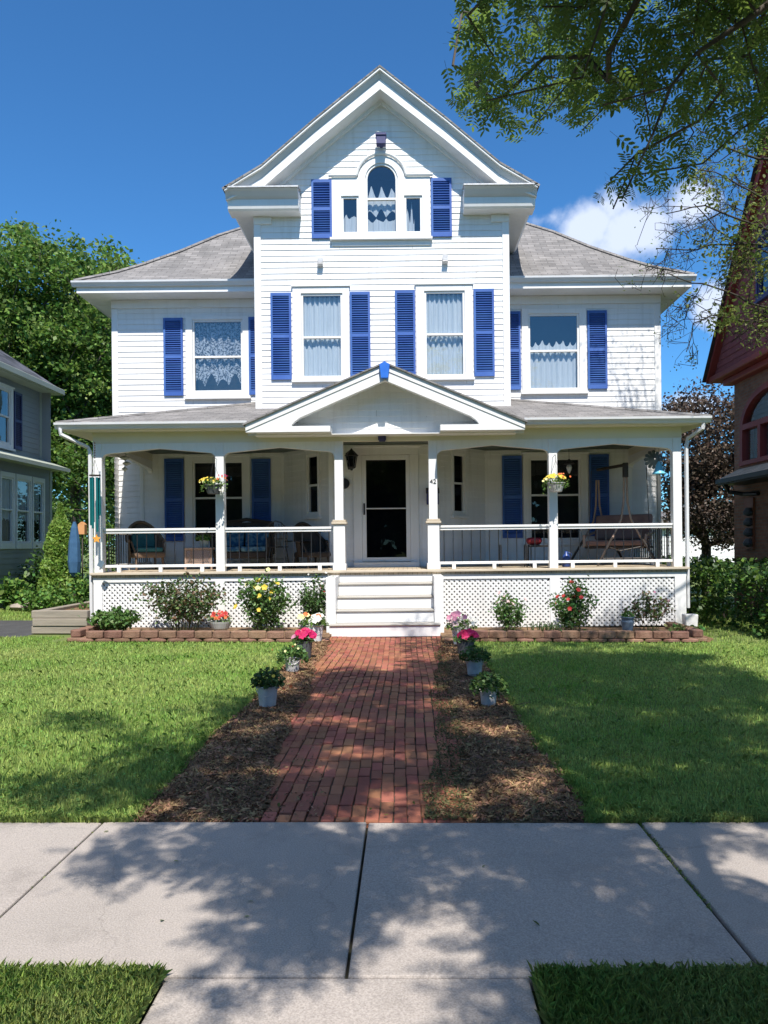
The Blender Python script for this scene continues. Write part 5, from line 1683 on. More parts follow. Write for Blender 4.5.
# ================================================================ THINGS ON THE PORCH
def wicker_chair(label, x, y, rz, mat, cushion=None, s=1.0, back_h=1.0, name='wicker_chair'):
    root = thing(name, (x, y, ZF), label, 'chair', tilt=True)
    T = Matrix.Translation((x, y, ZF)) @ Matrix.Rotation(rz, 4, 'Z') @ Matrix.Scale(s, 4)
    m = MB(T)                                     # rounded back and arms: one woven shell round three sides
    n = 22
    ring_ = []
    for j in range(9):
        f = j / 8
        row = []
        for i in range(n + 1):
            a = math.pi * (-.08 + 1.16 * i / n)
            hx = .34 + .05 * f
            topz = .62 + (.42 * back_h) * max(0, math.sin(a)) ** 1.5
            z = .30 + (topz - .30) * f
            row.append((hx * math.cos(a), .02 + (.30 + .10 * f) * math.sin(a), z))
        ring_.append(row)
    for j in range(8):
        for i in range(n):
            m.quad(ring_[j][i], ring_[j][i + 1], ring_[j + 1][i + 1], ring_[j + 1][i])
    m.build('backrest', M[mat], root, smooth=True)
    m = MB(T); m.tube(ring_[-1], .038, n=7); m.build('arm_roll', M[mat], root, smooth=True)
    m = MB(T); m.box(-.31, .31, -.34, .30, .26, .38); m.build('seat', M[mat], root, bevel=.03, seg=2)
    for sx in (-1, 1):
        for sy in (-1, 1):
            m = MB(T); m.tube([(sx * .27, sy * .26, .27), (sx * .29, sy * .29, 0)], [.028, .022], n=7); m.build('leg', M[mat], root)
    m = MB(T)
    for sx in (-1, 1):
        m.tube([(sx * .30, -.32, .30), (sx * .335, -.10, .60)], .022, n=6)
    m.build('arm_support', M[mat], root)
    if cushion:
        m = MB(T); m.box(-.27, .27, -.32, .22, .383, .48); m.build('cushion', M[cushion], root, bevel=.035, seg=3)
        m = MB(T); m.obox((0, .24, .68), (.25, .06, .22), Matrix.Rotation(R(-14), 3, 'X')); m.build('back_cushion', M[cushion], root, bevel=.04, seg=3)
    return root
def at(px, D): return hp(px, 545, D)[0]
wicker_chair('dark round-backed wicker armchair with a teal cushion near the left porch corner', at(146, 16.3), 16.3, R(35), 'wicker', 'teal', s=.98)
# woven side table with a small potted plant
x = at(201, 16.2)
t = thing('wicker_table', (x, 16.2, ZF), 'square pale wicker side table between the armchair and the blue settee', 'table', tilt=True)
m = MB(); m.box(x - .30, x + .30, 15.95, 16.45, ZF + .42, ZF + .46); m.build('table_top', M['tan'], t, bevel=.012)
m = MB()
for k in range(13):
    for s_ in (-1, 1):
        xa = x - .27 + .54 * k / 12
        m.tube([(xa, 15.98, ZF + .42), (min(x + .27, max(x - .27, xa + s_ * .2)), 15.98, ZF + .12)], .008, n=4)
m.tube([(x - .28, 15.98, ZF + .12), (x + .28, 15.98, ZF + .12)], .014, n=5)
m.build('woven_apron', M['tan'], t)
for sx in (-1, 1):
    for yy in (15.98, 16.42):
        m = MB(); m.tube([(x + sx * .27, yy, ZF + .42), (x + sx * .27, yy, ZF)], .02, n=6); m.build('leg', M['tan'], t)
p = pail('potted_plant', 'small pot of yellow-green leaves on the wicker side table', x + .08, 16.15, .10, .15, 'stonepot', handle=False, leaf=('leaf_bright',), nleaf=130, fr=.2, fh=.16, ls=.06, seed=31, z=ZF + .462)
TILT.append(p)
# settee with blue floral cushions
x = at(243, 16.5)
t = thing('wicker_settee', (x, 16.5, ZF), 'dark wicker settee with blue floral cushions under the left porch window', 'settee', tilt=True)
m = MB(); m.box(x - .58, x + .58, 16.2, 16.85, ZF + .22, ZF + .36); m.build('seat', M['dwicker'], t, bevel=.03, seg=2)
m = MB(); m.box(x - .6, x + .6, 16.82, 16.92, ZF + .3, ZF + 1.0); m.tube([(x - .62, 16.86, ZF + .7), (x - .55, 16.87, ZF + .98), (x, 16.87, ZF + 1.06), (x + .55, 16.87, ZF + .98), (x + .62, 16.86, ZF + .7)], .045, n=7); m.build('backrest', M['dwicker'], t, bevel=.02)
for s_ in (-1, 1):
    m = MB(); m.tube([(x + s_ * .6, 16.86, ZF + .72), (x + s_ * .62, 16.5, ZF + .66), (x + s_ * .6, 16.2, ZF + .62), (x + s_ * .58, 16.18, ZF + .3)], .042, n=7); m.box(x + s_ * .6 - .02, x + s_ * .6 + .02, 16.22, 16.84, ZF + .3, ZF + .64); m.build('armrest', M['dwicker'], t)
    for yy in (16.24, 16.82):
        m = MB(); m.tube([(x + s_ * .54, yy, ZF + .24), (x + s_ * .55, yy, ZF)], .026, n=6); m.build('leg', M['dwicker'], t)
for k in (-1, 1):
    m = MB(); m.box(x + k * .275 - .265, x + k * .275 + .265, 16.17, 16.75, ZF + .365, ZF + .47); m.build('cushion', M['bluefab'], t, bevel=.035, seg=3)
    m = MB(); m.obox((x + k * .275, 16.70, ZF + .68), (.26, .06, .22), Matrix.Rotation(R(-10), 3, 'X')); m.build('back_cushion', M['bluefab'], t, bevel=.04, seg=3)
# black iron bistro set
def iron_chair(label, x, y, rz):
    root = thing('iron_chair', (x, y, ZF), label, 'chair', tilt=True)
    T = Matrix.Translation((x, y, ZF)) @ Matrix.Rotation(rz, 4, 'Z')
    m = MB(T); m.lathe([(.02, .44), (.20, .44), (.215, .45), (.20, .465), (.02, .465)], (0, 0, 0), 18); m.build('seat', M['black'], root)
    m = MB(T)
    arc = [(-.20, .17, .46), (-.215, .22, .70), (-.19, .25, .86), (-.10, .27, .95), (0, .275, .98), (.10, .27, .95), (.19, .25, .86), (.215, .22, .70), (.20, .17, .46)]
    m.tube(arc, .013, n=6)
    for k in range(5):
        xx = -.14 + .07 * k
        m.tube([(xx, .18, .47), (xx * 1.05, .235, .72), (xx * .8, .262, .92)], .006, n=4)
    for k in range(3):
        m.tube([(-.2, .21 + .018 * k, .62 + .1 * k), (.2, .21 + .018 * k, .62 + .1 * k)], .006, n=4)
    m.build('backrest', M['black'], root)
    for sx in (-1, 1):
        for sy in (-1, 1):
            m = MB(T); m.tube([(sx * .14, sy * .14, .45), (sx * .20, sy * .20, 0)], .012, n=6); m.build('leg', M['black'], root)
    m = MB(T); m.lathe([(.16, .2), (.175, .2), (.175, .212), (.16, .212)], (0, 0, 0), 16); m.build('stretcher', M['black'], root)
    return root
x = at(279, 16.05)
iron_chair('black iron chair left of the small round table, its back to the street', x, 15.95, R(180))
x2 = at(312, 16.2)
wicker_chair('dark dome-backed wicker chair beside the iron chairs, left of the front steps', x2, 16.15, R(40), 'dwicker', None, s=.9, back_h=1.05)
xt = at(296, 16.15)
t = thing('bistro_table', (xt, 16.4, ZF), 'small round black iron table between the two dark chairs', 'table', tilt=True)
m = MB(); m.lathe([(.02, .56), (.29, .56), (.305, .57), (.29, .585), (.02, .585)], (xt, 16.4, ZF), 24); m.build('table_top', M['black'], t)
m = MB(); m.lathe([(.025, .05), (.02, .3), (.025, .555)], (xt, 16.4, ZF), 10); m.build('stem', M['black'], t)
for k in range(3):
    a = 2 * math.pi * k / 3
    m = MB(); m.tube([(xt, 16.4, ZF + .12), (xt + .14 * math.cos(a), 16.4 + .14 * math.sin(a), ZF + .10), (xt + .24 * math.cos(a), 16.4 + .24 * math.sin(a), ZF + .012)], .014, n=6); m.build('foot', M['black'], t)
# right side: iron plant stand, small table with a red pot
xa, xb = at(498.5, 15.6), at(527, 15.6)
t = thing('iron_bench', ((xa + xb) / 2, 15.6, ZF), 'low black iron stand with looped ends right of the front steps', 'stand', tilt=True)
for xx in (xa + .03, xb - .03):
    m = MB(); m.tube([(xx, 15.45, ZF), (xx, 15.45, ZF + .42), (xx, 15.47, ZF + .44), (xx, 15.73, ZF + .44), (xx, 15.75, ZF + .42), (xx, 15.75, ZF)], .016, n=6); m.tube([(xx, 15.45, ZF + .30), (xx, 15.75, ZF + .30)], .01, n=5); m.build('end_loop', M['black'], t)
m = MB()
for k in range(5):
    m.box(xa + .03, xb - .03, 15.46 + k * .06, 15.50 + k * .06, ZF + .05, ZF + .07)
m.build('shelf', M['dwicker'], t)
xa, xb = at(528, 15.9), at(552, 15.9)
t = thing('side_table', ((xa + xb) / 2, 15.9, ZF), 'dark little side table under the red pot right of the iron stand', 'table', tilt=True)
m = MB(); m.box(xa, xb, 15.7, 16.1, ZF + .40, ZF + .44); m.build('table_top', M['black'], t, bevel=.008)
for sx in (xa + .03, xb - .03):
    for yy in (15.73, 16.07):
        m = MB(); m.tube([(sx, yy, ZF + .40), (sx, yy, ZF)], .014, n=5); m.build('leg', M['black'], t)
m = MB(); xm = at(534, 15.85); m.lathe([(.07, 0), (.11, .02), (.14, .08), (.13, .13), (.10, .15), (.08, .13), (.02, .11)], (xm, 15.85, ZF + .441), 18, sx=1.2)
o = tag(m.build('red_bowl', M['red'], smooth=True), 'dark red rounded bowl on the little side table', 'bowl', tilt=True)
# porch swing in its own frame
xs0, xs1 = at(592, 16.3), at(652, 16.0)
t = thing('porch_swing', ((xs0 + xs1) / 2, 16.2, ZF), 'brown cushioned garden swing hung in a bronze tube frame on the right of the porch', 'swing', tilt=True)
zt = hp(620, 466, 16.0)[1]
apx = at(626, 15.75); apy = 15.75
apx2, apy2 = at(598, 17.1), 17.1
m = MB(); m.tube([(apx + .02, apy, zt), (apx2, apy2, zt + .03)], .035, n=8); m.box(apx - .05, apx + .05, apy - .05, apy + .05, zt - .26, zt + .04); m.build('top_beam', M['bronze'], t, bevel=.01)
for (ax, ay, d) in ((apx, apy, 1), (apx2, apy2, -1)):
    for sx in (-1, 1):
        mid_ = (ax + sx * .10, ay - .02, ZF + .95)
        m = MB(); m.tube([(ax + sx * .025, ay, zt - .2), (ax + sx * .04, ay, ZF + 1.3), mid_, (ax + sx * .30, ay - d * .05, ZF + .55)], .022, n=7); m.build('frame_tube', M['tan'], t)
        m = MB(); m.tube([(ax + sx * .29, ay - d * .05, ZF + .58), (ax + sx * .62, ay - d * .12, ZF + .01)], .026, n=7); m.build('leg', M['bronze'], t)
m = MB(); m.tube([(apx - .4, apy, ZF + .40), (apx - .1, apy + .1, ZF + .3), (apx + .4, apy, ZF + .40)], .014, n=6); m.tube([(apx - .5, apy - .1, ZF + .15), (apx + .5, apy - .1, ZF + .15)], .012, n=6); m.build('cross_brace', M['bronze'], t)
cxs = (xs0 + xs1) / 2
rot = Matrix.Rotation(R(-35), 3, 'Z')
def sw(px_, py_, pz_): 
    v = rot @ Vector((px_, py_, pz_)); return (v.x + cxs, v.y + 16.4, v.z + ZF)
T = Matrix.Translation((cxs, 16.4, ZF)) @ rot.to_4x4()
m = MB(T); m.box(-.62, .62, -.30, .28, .40, .52); m.build('seat_cushion', M['brownfab'], t, bevel=.04, seg=3)
m = MB(T); m.obox((0, .30, .80), (.62, .06, .28), Matrix.Rotation(R(-14), 3, 'X')); m.build('back_cushion', M['brownfab'], t, bevel=.05, seg=3)
m = MB(T); m.box(-.64, .64, -.30, .30, .345, .395); m.build('seat_pan', M['dwicker'], t, bevel=.01)
for s_ in (-1, 1):
    m = MB(T); m.tube([(s_ * .66, -.28, .38), (s_ * .67, -.26, .62), (s_ * .67, .1, .66), (s_ * .66, .36, .70)], .03, n=7); m.build('armrest', M['tan'], t)
    m = MB(T); m.tube([(s_ * .66, .02, .64), (s_ * .60, .02, zt - ZF - .03)], .008, n=5); m.build('hanger', M['bronze'], t)
# blue jug
xj = at(566, 15.2)
m = MB(); m.lathe([(.07, 0), (.085, .02), (.085, .17), (.06, .24), (.03, .27), (.03, .31), (.02, .31)], (xj, 15.2, ZF), 16)
m.tube([(xj + .03, 15.2, ZF + .29), (xj + .10, 15.2, ZF + .26), (xj + .085, 15.2, ZF + .16)], .012, n=6)
tag(m.build('water_jug', M['bluejug'], smooth=True), 'blue jug on the porch floor beside the swing', 'jug', tilt=True)
# wall lantern, mailbox, round sign
x, z = hp(351.5, 461, 16.1)
t = thing('wall_lantern', (x, 16.1, z), 'black coach lantern on the wall left of the front door', 'lantern', tilt=True)
m = MB(); m.lathe([(.14, .10), (.145, .11), (.09, .17), (.03, .23), (.015, .26)], (x, 16.08, z), 6); m.build('lantern_cap', M['black'], t)
m = MB()
for k in range(6):
    a = 2 * math.pi * k / 6
    m.tube([(x + .075 * math.cos(a), 16.08 + .075 * math.sin(a), z - .14), (x + .115 * math.cos(a), 16.08 + .115 * math.sin(a), z + .10)], .010, n=4)
m.lathe([(.02, -.20), (.03, -.17), (.075, -.15), (.085, -.13), (.07, -.12)], (x, 16.08, z), 6); m.build('cage', M['black'], t)
m = MB(); m.lathe([(.065, -.12), (.10, .095)], (x, 16.08, z), 6); m.build('lantern_glass', M['dglass'], t)
m = MB(); m.tube([(x - .03, YB - .03, z - .02), (x - .12, YB - .12, z + .07), (x - .12, 16.15, z + .16), (x, 16.08, z + .24)], .012, n=6); m.box(x - .10, x + .03, YB - .035, YB - .022, z - .15, z + .08); m.build('arm', M['black'], t)
x, z = hp(432.5, 496, YB - .1)
t = thing('mailbox', (x, YB - .1, z), 'dark arched mailbox on the wall right of the front door', 'mailbox', tilt=True)
m = MB(); m.prism([(x - .13, z - .18), (x + .13, z - .18), (x + .13, z + .06)] + [(x + .13 * math.cos(a), z + .06 + .1 * math.sin(a)) for a in np.linspace(.3, math.pi - .3, 6)] + [(x - .13, z + .06)], YB - .14, YB - .03); m.build('box', M['pblue'], t, bevel=.01)
m = MB(); m.prism([(YB - .16, z + .05), (YB - .03, z + .17), (YB - .03, z + .18), (YB - .165, z + .06)], x - .14, x + .14, axis='x'); m.build('lid', M['black'], t)
x, z = hp(344, 483.5, YB - .05)
m = MB(); m.v = []; m.lathe([(.005, 0), (.10, 0), (.115, .012), (.10, .024), (.005, .024)], (0, 0, 0), 20)
m.v = [(x + a, YB - .03 - c, z + b) for a, b, c in m.v]
tag(m.build('wall_plaque', M['black']), 'small round dark plaque below the coach lantern', 'plaque', tilt=True)
# wind chime on the left corner post, with its star
x, z = hp(95, 476, 14.2)
t = thing('wind_chime', (x, 14.2, z), 'large teal tube wind chime with an orange star hung at the left porch corner', 'wind chime', tilt=True)
tealm = pmat('teal_metal', (.01, .16, .17), (.02, .20, .20), scale=6, rough=.3, metal=.4)
m = MB(); m.lathe([(.005, 0), (.10, 0), (.10, .02), (.005, .02)], (x, 14.2, z), 18); m.build('top_disc', M['dwicker'], t)
for k in range(6):
    a = 2 * math.pi * k / 6 + .3
    L = .70 + .06 * k
    m = MB(); m.tube([(x + .075 * math.cos(a), 14.2 + .075 * math.sin(a), z - .03), (x + .075 * math.cos(a), 14.2 + .075 * math.sin(a), z - .03 - L)], .021, n=10); m.build('chime_tube', tealm, t)
m = MB(); m.tube([(x, 14.2, z), (x, 14.2, z - 1.5)], .003, n=4)
for k in range(3):
    a = 2 * math.pi * k / 3
    m.tube([(x + .08 * math.cos(a), 14.2 + .08 * math.sin(a), z + .02), (x, 14.2, z + .30)], .003, n=4)
for k in range(7):
    m.lathe([(.006, -.02), (.014, 0), (.006, .02)], (x, 14.2, z + .34 + .045 * k), 8)
m.build('cord', M['dwicker'], t)
star = []
for k in range(10):
    r_ = .085 if k % 2 == 0 else .042
    a = math.pi / 2 + math.pi * k / 5
    star.append((x + .02 + r_ * math.cos(a), z - 1.16 + r_ * math.sin(a)))
m = MB(); m.prism(star, 14.19, 14.205); m.build('star', pmat('orange_paint', (.70, .30, .04), (.75, .38, .08), scale=9), t)
m = MB(); m.obox((x + .09, 14.2, z - 1.62), (.05, .006, .06), Matrix.Rotation(R(25), 3, 'Y')); m.build('wind_sail', M['bluepot'], t)
# white ornament, blue bell and spinner, glass wind bell
x, z = hp(125.5, 455, 15.3)
t = thing('hanging_ornament', (x, 15.3, z), 'pale hanging ornament of stacked discs under the left end of the porch', 'ornament', tilt=True)
m = MB(); m.tube([(x, 15.3, z + .2), (x, 15.3, z - .36)], .003, n=4); m.build('cord', M['dwicker'], t)
for k, (dz, r_) in enumerate(((.05, .07), (-.06, .10), (-.17, .085), (-.28, .06))):
    m = MB(); m.lathe([(.005, -.05), (r_, 0), (r_ * .9, .012), (.005, .045)], (x + .02 * (-1) ** k, 15.3, z + dz), 12); m.build('disc', M['stonepot'], t)
x, z = hp(659, 470, 14.9)
t = thing('hanging_bell', (x, 14.9, z), 'pale blue bell hanging in the right end of the porch', 'bell', tilt=True)
bb = pmat('sky_blue_paint', (.14, .48, .66), (.18, .54, .72), scale=6, rough=.4)
m = MB(); m.lathe([(.135, -.08), (.13, -.065), (.085, .0), (.055, .10), (.03, .15), (.012, .17)], (x, 14.9, z), 18); m.build('bell_body', bb, t, smooth=True)
m = MB(); m.tube([(x, 14.9, z + .17), (x, 14.9, 3.55)], .003, n=4); m.tube([(x, 14.9, z - .02), (x, 14.9, z - .11)], .008, n=6); m.build('cord', M['dwicker'], t)
x, z = hp(655, 459, 15.6)
t = thing('wind_spinner', (x, 15.6, z), 'dark blue pinwheel spinner hanging just behind the pale blue bell', 'wind spinner', tilt=True)
for k in range(12):
    a = 2 * math.pi * k / 12
    rm = Matrix.Translation((x, 15.6, z)) @ Matrix.Rotation(a, 4, 'Y') @ Matrix.Rotation(R(30), 4, 'Z')
    m = MB(rm); m.prism([(.02, -.012), (.20, -.04), (.23, 0), (.20, .04), (.02, .012)], -.002, .002); m.build('blade', M['bluepot'], t)
m = MB(); m.tube([(x, 15.6, z), (x, 15.6, 3.7)], .003, n=4); m.build('cord', M['dwicker'], t)
x, z = hp(569, 464, 15.6)
t = thing('wind_bell', (x, 15.6, z), 'small dark-capped clear wind bell hanging near the right window', 'wind bell', tilt=True)
m = MB(); m.lathe([(.11, 0), (.10, .02), (.05, .06), (.015, .10)], (x, 15.6, z), 14); m.tube([(x, 15.6, z + .1), (x, 15.6, 3.72)], .004, n=4); m.build('cap', M['bronze'], t)
m = MB(); m.lathe([(.04, -.02), (.06, -.07), (.03, -.16), (.01, -.19)], (x, 15.6, z), 12); m.build('glass_drop', M['galv'], t)
# ================================================================ NEIGHBOURS
# grey house on the left: we see the side that faces the drive
grey = pmat('grey_clapboard', (.29, .305, .31), (.25, .265, .27), scale=1, rough=.6, bump=.1)
gtrim = pmat('grey_green_trim', (.44, .47, .40), (.38, .41, .35), scale=1, rough=.6)
ghouse = thing('grey_house', (-14, 17, 0), 'grey clapboard house with white windows at the left edge', 'house')
GX, GYB = -10.43, 22.0
T = Matrix.Translation((GX, 0, 0)) @ Matrix.Rotation(R(90), 4, 'Z')     # local x = world y, local -y = world +x
GW = [(18.1, 19.45, 4.35, 5.55)]
m = MB(T); siding(m, lambda z: (8, GYB), 3.6, 5.95, 0, expo=.14, openings=[(18.5, 20.35, 4.15, 5.7)]); m.build('wall', grey, ghouse)
GX2 = -10.15
T2 = Matrix.Translation((GX2, 0, 0)) @ Matrix.Rotation(R(90), 4, 'Z')
m = MB(T2); siding(m, lambda z: (8, GYB), 0, 3.75, 0, expo=.14, openings=[(16.9, 21.55, 1.55, 3.4)]); m.build('wall', grey, ghouse)
m = MB(); m.quad((GX2, GYB, 0), (-19, GYB, 0), (-19, GYB, 6), (GX2, GYB, 6)); m.quad((-19, 8, 0), (GX2, 8, 0), (GX2, 8, 6), (-19, 8, 6)); each(m, 'wall', grey, ghouse)
m = MB(); m.box(GX - .02, GX + .03, GYB - .1, GYB + .03, 3.8, 5.95); m.box(GX2 - .02, GX2 + .03, GYB - .1, GYB + .03, 0, 3.7); each(m, 'corner_board', gtrim, ghouse)
m = MB()
ge, gz_ = -9.98, 5.97
m.quad((ge, 7.4, gz_ + .12), (ge, GYB + .35, gz_ + .12), (-14.5, GYB + .35 - 2.0, gz_ + .12 + 3.15), (-14.5, 9.4, gz_ + 3.27))
m.quad((ge, GYB + .35, gz_ + .12), (-19.4, GYB + .35, gz_ + .12), (-14.5, GYB - 1.65, gz_ + 3.27), (-14.5, GYB - 1.65, gz_ + 3.27))
m.quad((-19.4, 7.4, gz_ + .12), (-19.4, GYB + .35, gz_ + .12), (-14.5, GYB - 1.65, gz_ + 3.27), (-14.5, 9.4, gz_ + 3.27))
m.quad((ge, 7.4, gz_ + .12), (-14.5, 9.4, gz_ + 3.27), (-14.5, 9.4, gz_ + 3.27), (-19.4, 7.4, gz_ + .12))
m.f = [tuple(dict.fromkeys(f)) for f in m.f]
groof = m.build('roof', brickmat('slate_roof', (.05, .05, .06), (.13, .13, .155), (.03, .03, .04), .5, .25, .01, rough=.45, var=(.7, 1.6), nscale=1.2), ghouse)
m = MB(); m.box(ge - .04, ge + .06, 7.4, GYB + .4, gz_ - .02, gz_ + .13); m.build('gutter', gtrim, groof, bevel=.01)
m = MB(); m.box(GX - .05, ge - .041, 7.4, GYB + .35, gz_ - .03, gz_); m.build('soffit', gtrim, ghouse)
m = MB(); m.quad((GX - .01, 7.8, 4.05), (GX - .01, GYB + .1, 4.05), (GX2 + .42, GYB + .25, 3.80), (GX2 + .42, 7.8, 3.80)); m.box(GX2 + .38, GX2 + .44, 7.8, GYB + .28, 3.70, 3.80); m.box(GX2 - .2, GX2 + .379, 7.8, GYB + .2, 3.72, 3.745); m.build('pent_roof', gtrim, ghouse)
window(ghouse, (18.6, 20.22, 4.28, 5.6), (18.48, 20.37, 4.13, 5.72), 0, rail=4.95, T=T, sill=True)
shutter(ghouse, 20.43, 20.83, 4.15, 5.68, 0, T=T, mat='pblue')
for a, b in ((17.0, 18.0), (18.1, 19.1), (19.2, 19.92), (19.98, 20.8), (20.86, 21.56)):
    window(ghouse, (a + .10, b - .10, 1.70, 3.28), (a, b, 1.5, 3.45), 0, rail=2.5, T=T2, sill=False, cap=False, curtains=[(3.28, 2.2, 4, 0, .1, 3)])
# red house on the right: its side gable faces us across the hedge
maroon = pmat('maroon_shingles', (.21, .055, .06), (.27, .08, .08), scale=5, rough=.8, bump=.3)
rtrim = pmat('red_trim', (.23, .038, .032), (.28, .05, .04), scale=3, rough=.5)
rbrick = brickmat('brown_brick', (.25, .115, .075), (.31, .155, .105), (.22, .165, .13), .215, .075, .010, rough=.9, var=(.8, 1.2))
rhouse = thing('red_house', (13, 15, 0), 'tall brown brick house with a steep maroon shingled gable at the right edge', 'house')
RX, RYB = 8.1, 19.0
T3 = Matrix.Translation((RX, 0, 0)) @ Matrix.Rotation(-R(90), 4, 'Z')   # local x = -world y, outward = -x
m = MB()
aw = (-18.6, -15.7, 3.5, 5.3)                # arched window in local x
m3 = MB(T3)
# brick wall with an arched opening
axc2, ar2 = (aw[0] + aw[1]) / 2, (aw[1] - aw[0]) / 2
asp = 4.4
m3.quad((-RYB, 0, 0), (aw[0], 0, 0), (aw[0], 0, 5.9), (-RYB, 0, 5.9))
m3.quad((aw[1], 0, 0), (-13.2, 0, 0), (-13.2, 0, 5.9), (aw[1], 0, 5.9))
m3.quad((aw[0], 0, 0), (aw[1], 0, 0), (aw[1], 0, aw[2]), (aw[0], 0, aw[2]))
arc2 = [(axc2 + ar2 * math.cos(a), asp + .85 * math.sin(a)) for a in np.linspace(0, math.pi, 17)]
for i in range(16):
    m3.quad((arc2[i + 1][0], 0, arc2[i + 1][1]), (arc2[i][0], 0, arc2[i][1]), (arc2[i][0], 0, 5.9), (arc2[i + 1][0], 0, 5.9))
m3.build('wall', rbrick, rhouse)
m = MB(); m.quad((18, RYB, 0), (RX, RYB, 0), (RX, RYB, 5.9), (18, RYB, 5.9)); m.quad((RX, 13.2, 0), (18, 13.2, 0), (18, 13.2, 5.9), (RX, 13.2, 5.9)); each(m, 'wall', rbrick, rhouse)
w3 = MB(T3)
inn = [(axc2 + (ar2 - .13) * math.cos(a), asp + .72 * math.sin(a)) for a in np.linspace(0, math.pi, 17)]
for i in range(16):
    w3.add([(arc2[i][0], -.04, arc2[i][1]), (arc2[i + 1][0], -.04, arc2[i + 1][1]), (inn[i + 1][0], -.04, inn[i + 1][1]), (inn[i][0], -.04, inn[i][1]), (inn[i][0], .12, inn[i][1]), (inn[i + 1][0], .12, inn[i + 1][1]), (arc2[i][0], .0, arc2[i][1]), (arc2[i + 1][0], .0, arc2[i + 1][1])], [(0, 1, 2, 3), (3, 2, 5, 4), (1, 0, 6, 7)])
for xx in (aw[0] + .065, aw[1] - .065, axc2 - .45, axc2 + .45):
    w3.box(xx - .065, xx + .065, -.04, .12, aw[2] + .1, asp)
w3.box(aw[0], aw[1], -.038, .12, asp - .05, asp + .08); w3.box(aw[0], aw[1], -.06, .12, aw[2], aw[2] + .1)
W3 = w3.build('arched_window', rtrim, rhouse)
k = MB(T3); k.add([(aw[0] + .1, .06, aw[2] + .1), (aw[1] - .1, .06, aw[2] + .1)] + [(x, .06, z) for x, z in inn], [tuple(range(19))]); k.build('pane', M['glass'], W3)
k = MB(T3); k.box(aw[0], aw[1], .3, .32, aw[2], 5.4); k.build('room_recess', pmat('dim_room', (.10, .13, .11), (.05, .07, .06), scale=1.2, rough=1), W3)
# gable end in the wall plane x = RX - .3
gx = RX - .30
eave_y, pk_y = 19.62, 16.3
slope = 1.386
pkz = 5.80 + slope * (eave_y - pk_y)
T4 = Matrix.Translation((gx, 0, 0)) @ Matrix.Rotation(-R(90), 4, 'Z')
def gext2(z):
    d = (pkz - z) / slope - .12
    return (-(pk_y + d), -(pk_y - d))
m = MB(T4); siding(m, gext2, 5.85, pkz - .3, 0, expo=.16, openings=[(-17.05, -16.1, 7.0, 8.35)]); m.build('gable_wall', maroon, rhouse)
window(rhouse, (-16.98, -16.2, 7.1, 8.25), (-17.08, -16.08, 6.98, 8.4), 0, rail=7.7, T=T4, fm='pblue')
m = MB()
for sg in (1, -1):
    a = (gx - .16, pk_y + sg * (eave_y - pk_y), 5.78); b = (gx - .16, pk_y, pkz)
    dn = .28
    m.add([a, b, (b[0], b[1], b[2] - dn * 1.3), (a[0], a[1] - sg * .02, a[2] - dn * .3), (a[0] + .17, a[1], a[2]), (b[0] + .17, b[1], b[2]), (b[0] + .17, b[1], b[2] - dn * 1.3), (a[0] + .17, a[1] - sg * .02, a[2] - dn * .3)], [(0, 1, 2, 3), (0, 4, 5, 1), (3, 2, 6, 7), (4, 7, 6, 5), (0, 3, 7, 4)])
m.build('rake_board', rtrim, rhouse)
m = MB()
for sg in (1, -1):
    a = (gx - .24, pk_y + sg * (eave_y + .06 - pk_y), 5.75); b = (gx - .24, pk_y, pkz + .04)
    m.quad(a, b, (19, b[1], b[2]), (19, a[1], a[2]))
m.build('roof', pmat('dark_roof', (.05, .03, .03), (.07, .045, .04), scale=4, rough=.9), rhouse)
m = MB(); m.box(gx - .12, RX + .05, 13.0, eave_y - .05, 5.70, 5.845); m.box(gx + .08, RX + .05, 13.1, eave_y - .45, 5.55, 5.698); m.build('cornice', rtrim, rhouse, bevel=.02)
# little tiled pent roof under the window
m = MB(); m.quad((RX + .01, 18.75, 3.45), (RX + .01, 13.6, 3.45), (RX - .6, 13.6, 3.17), (RX - .6, 18.5, 3.17)); m.build('pent_roof', brickmat('tan_tiles', (.55, .44, .32), (.62, .50, .38), (.2, .16, .12), .3, .12, .006), rhouse)
m = MB(); m.box(RX - .66, RX - .60, 13.6, 18.52, 3.06, 3.16); m.box(RX - .599, RX + .0, 13.6, 18.5, 3.03, 3.07); m.tube([(RX - .5, 18.3, 3.03), (RX - .4, 18.35, 2.86), (RX - .15, 18.1, 2.80), (RX - .05, 17.6, 2.78)], .05, n=8); m.build('gutter', M['black'], rhouse)
m = MB(); m.box(RX - .06, RX - .005, 17.85, 18.3, 1.5, 2.7); p = m.build('wall_panel', pmat('orange_red_panel', (.22, .07, .035), (.26, .09, .045), scale=5), rhouse)
m = MB()
for k in range(4):
    m.lathe([(.02, 0), (.11, .04), (.12, .1), (.06, .2), (.02, .2)], (RX - .12, 17.95, 1.55 + k * .24), 10)
m.build('ornament', M['darkpot'], p)
# pale garage far behind between the hedge and the porch
gar = thing('garage', (15.5, 42, 0), 'small white garage far behind the purple tree', 'garage')
m = MB(); siding(m, lambda z: (12, 20), 0, 2.5, 40, expo=.2); m.box(12, 20, 40.01, 45, 0, 2.5); m.build('wall', M['siding'], gar)
m = MB(); m.prism([(11.6, 2.45), (20.4, 2.45), (16, 3.9)], 39.7, 45.3); m.build('roof', M['shingle'], gar)
m = MB(); m.box(17.2, 19.2, 39.94, 39.97, 0, 2.1); m.build('door', rtrim, gar)
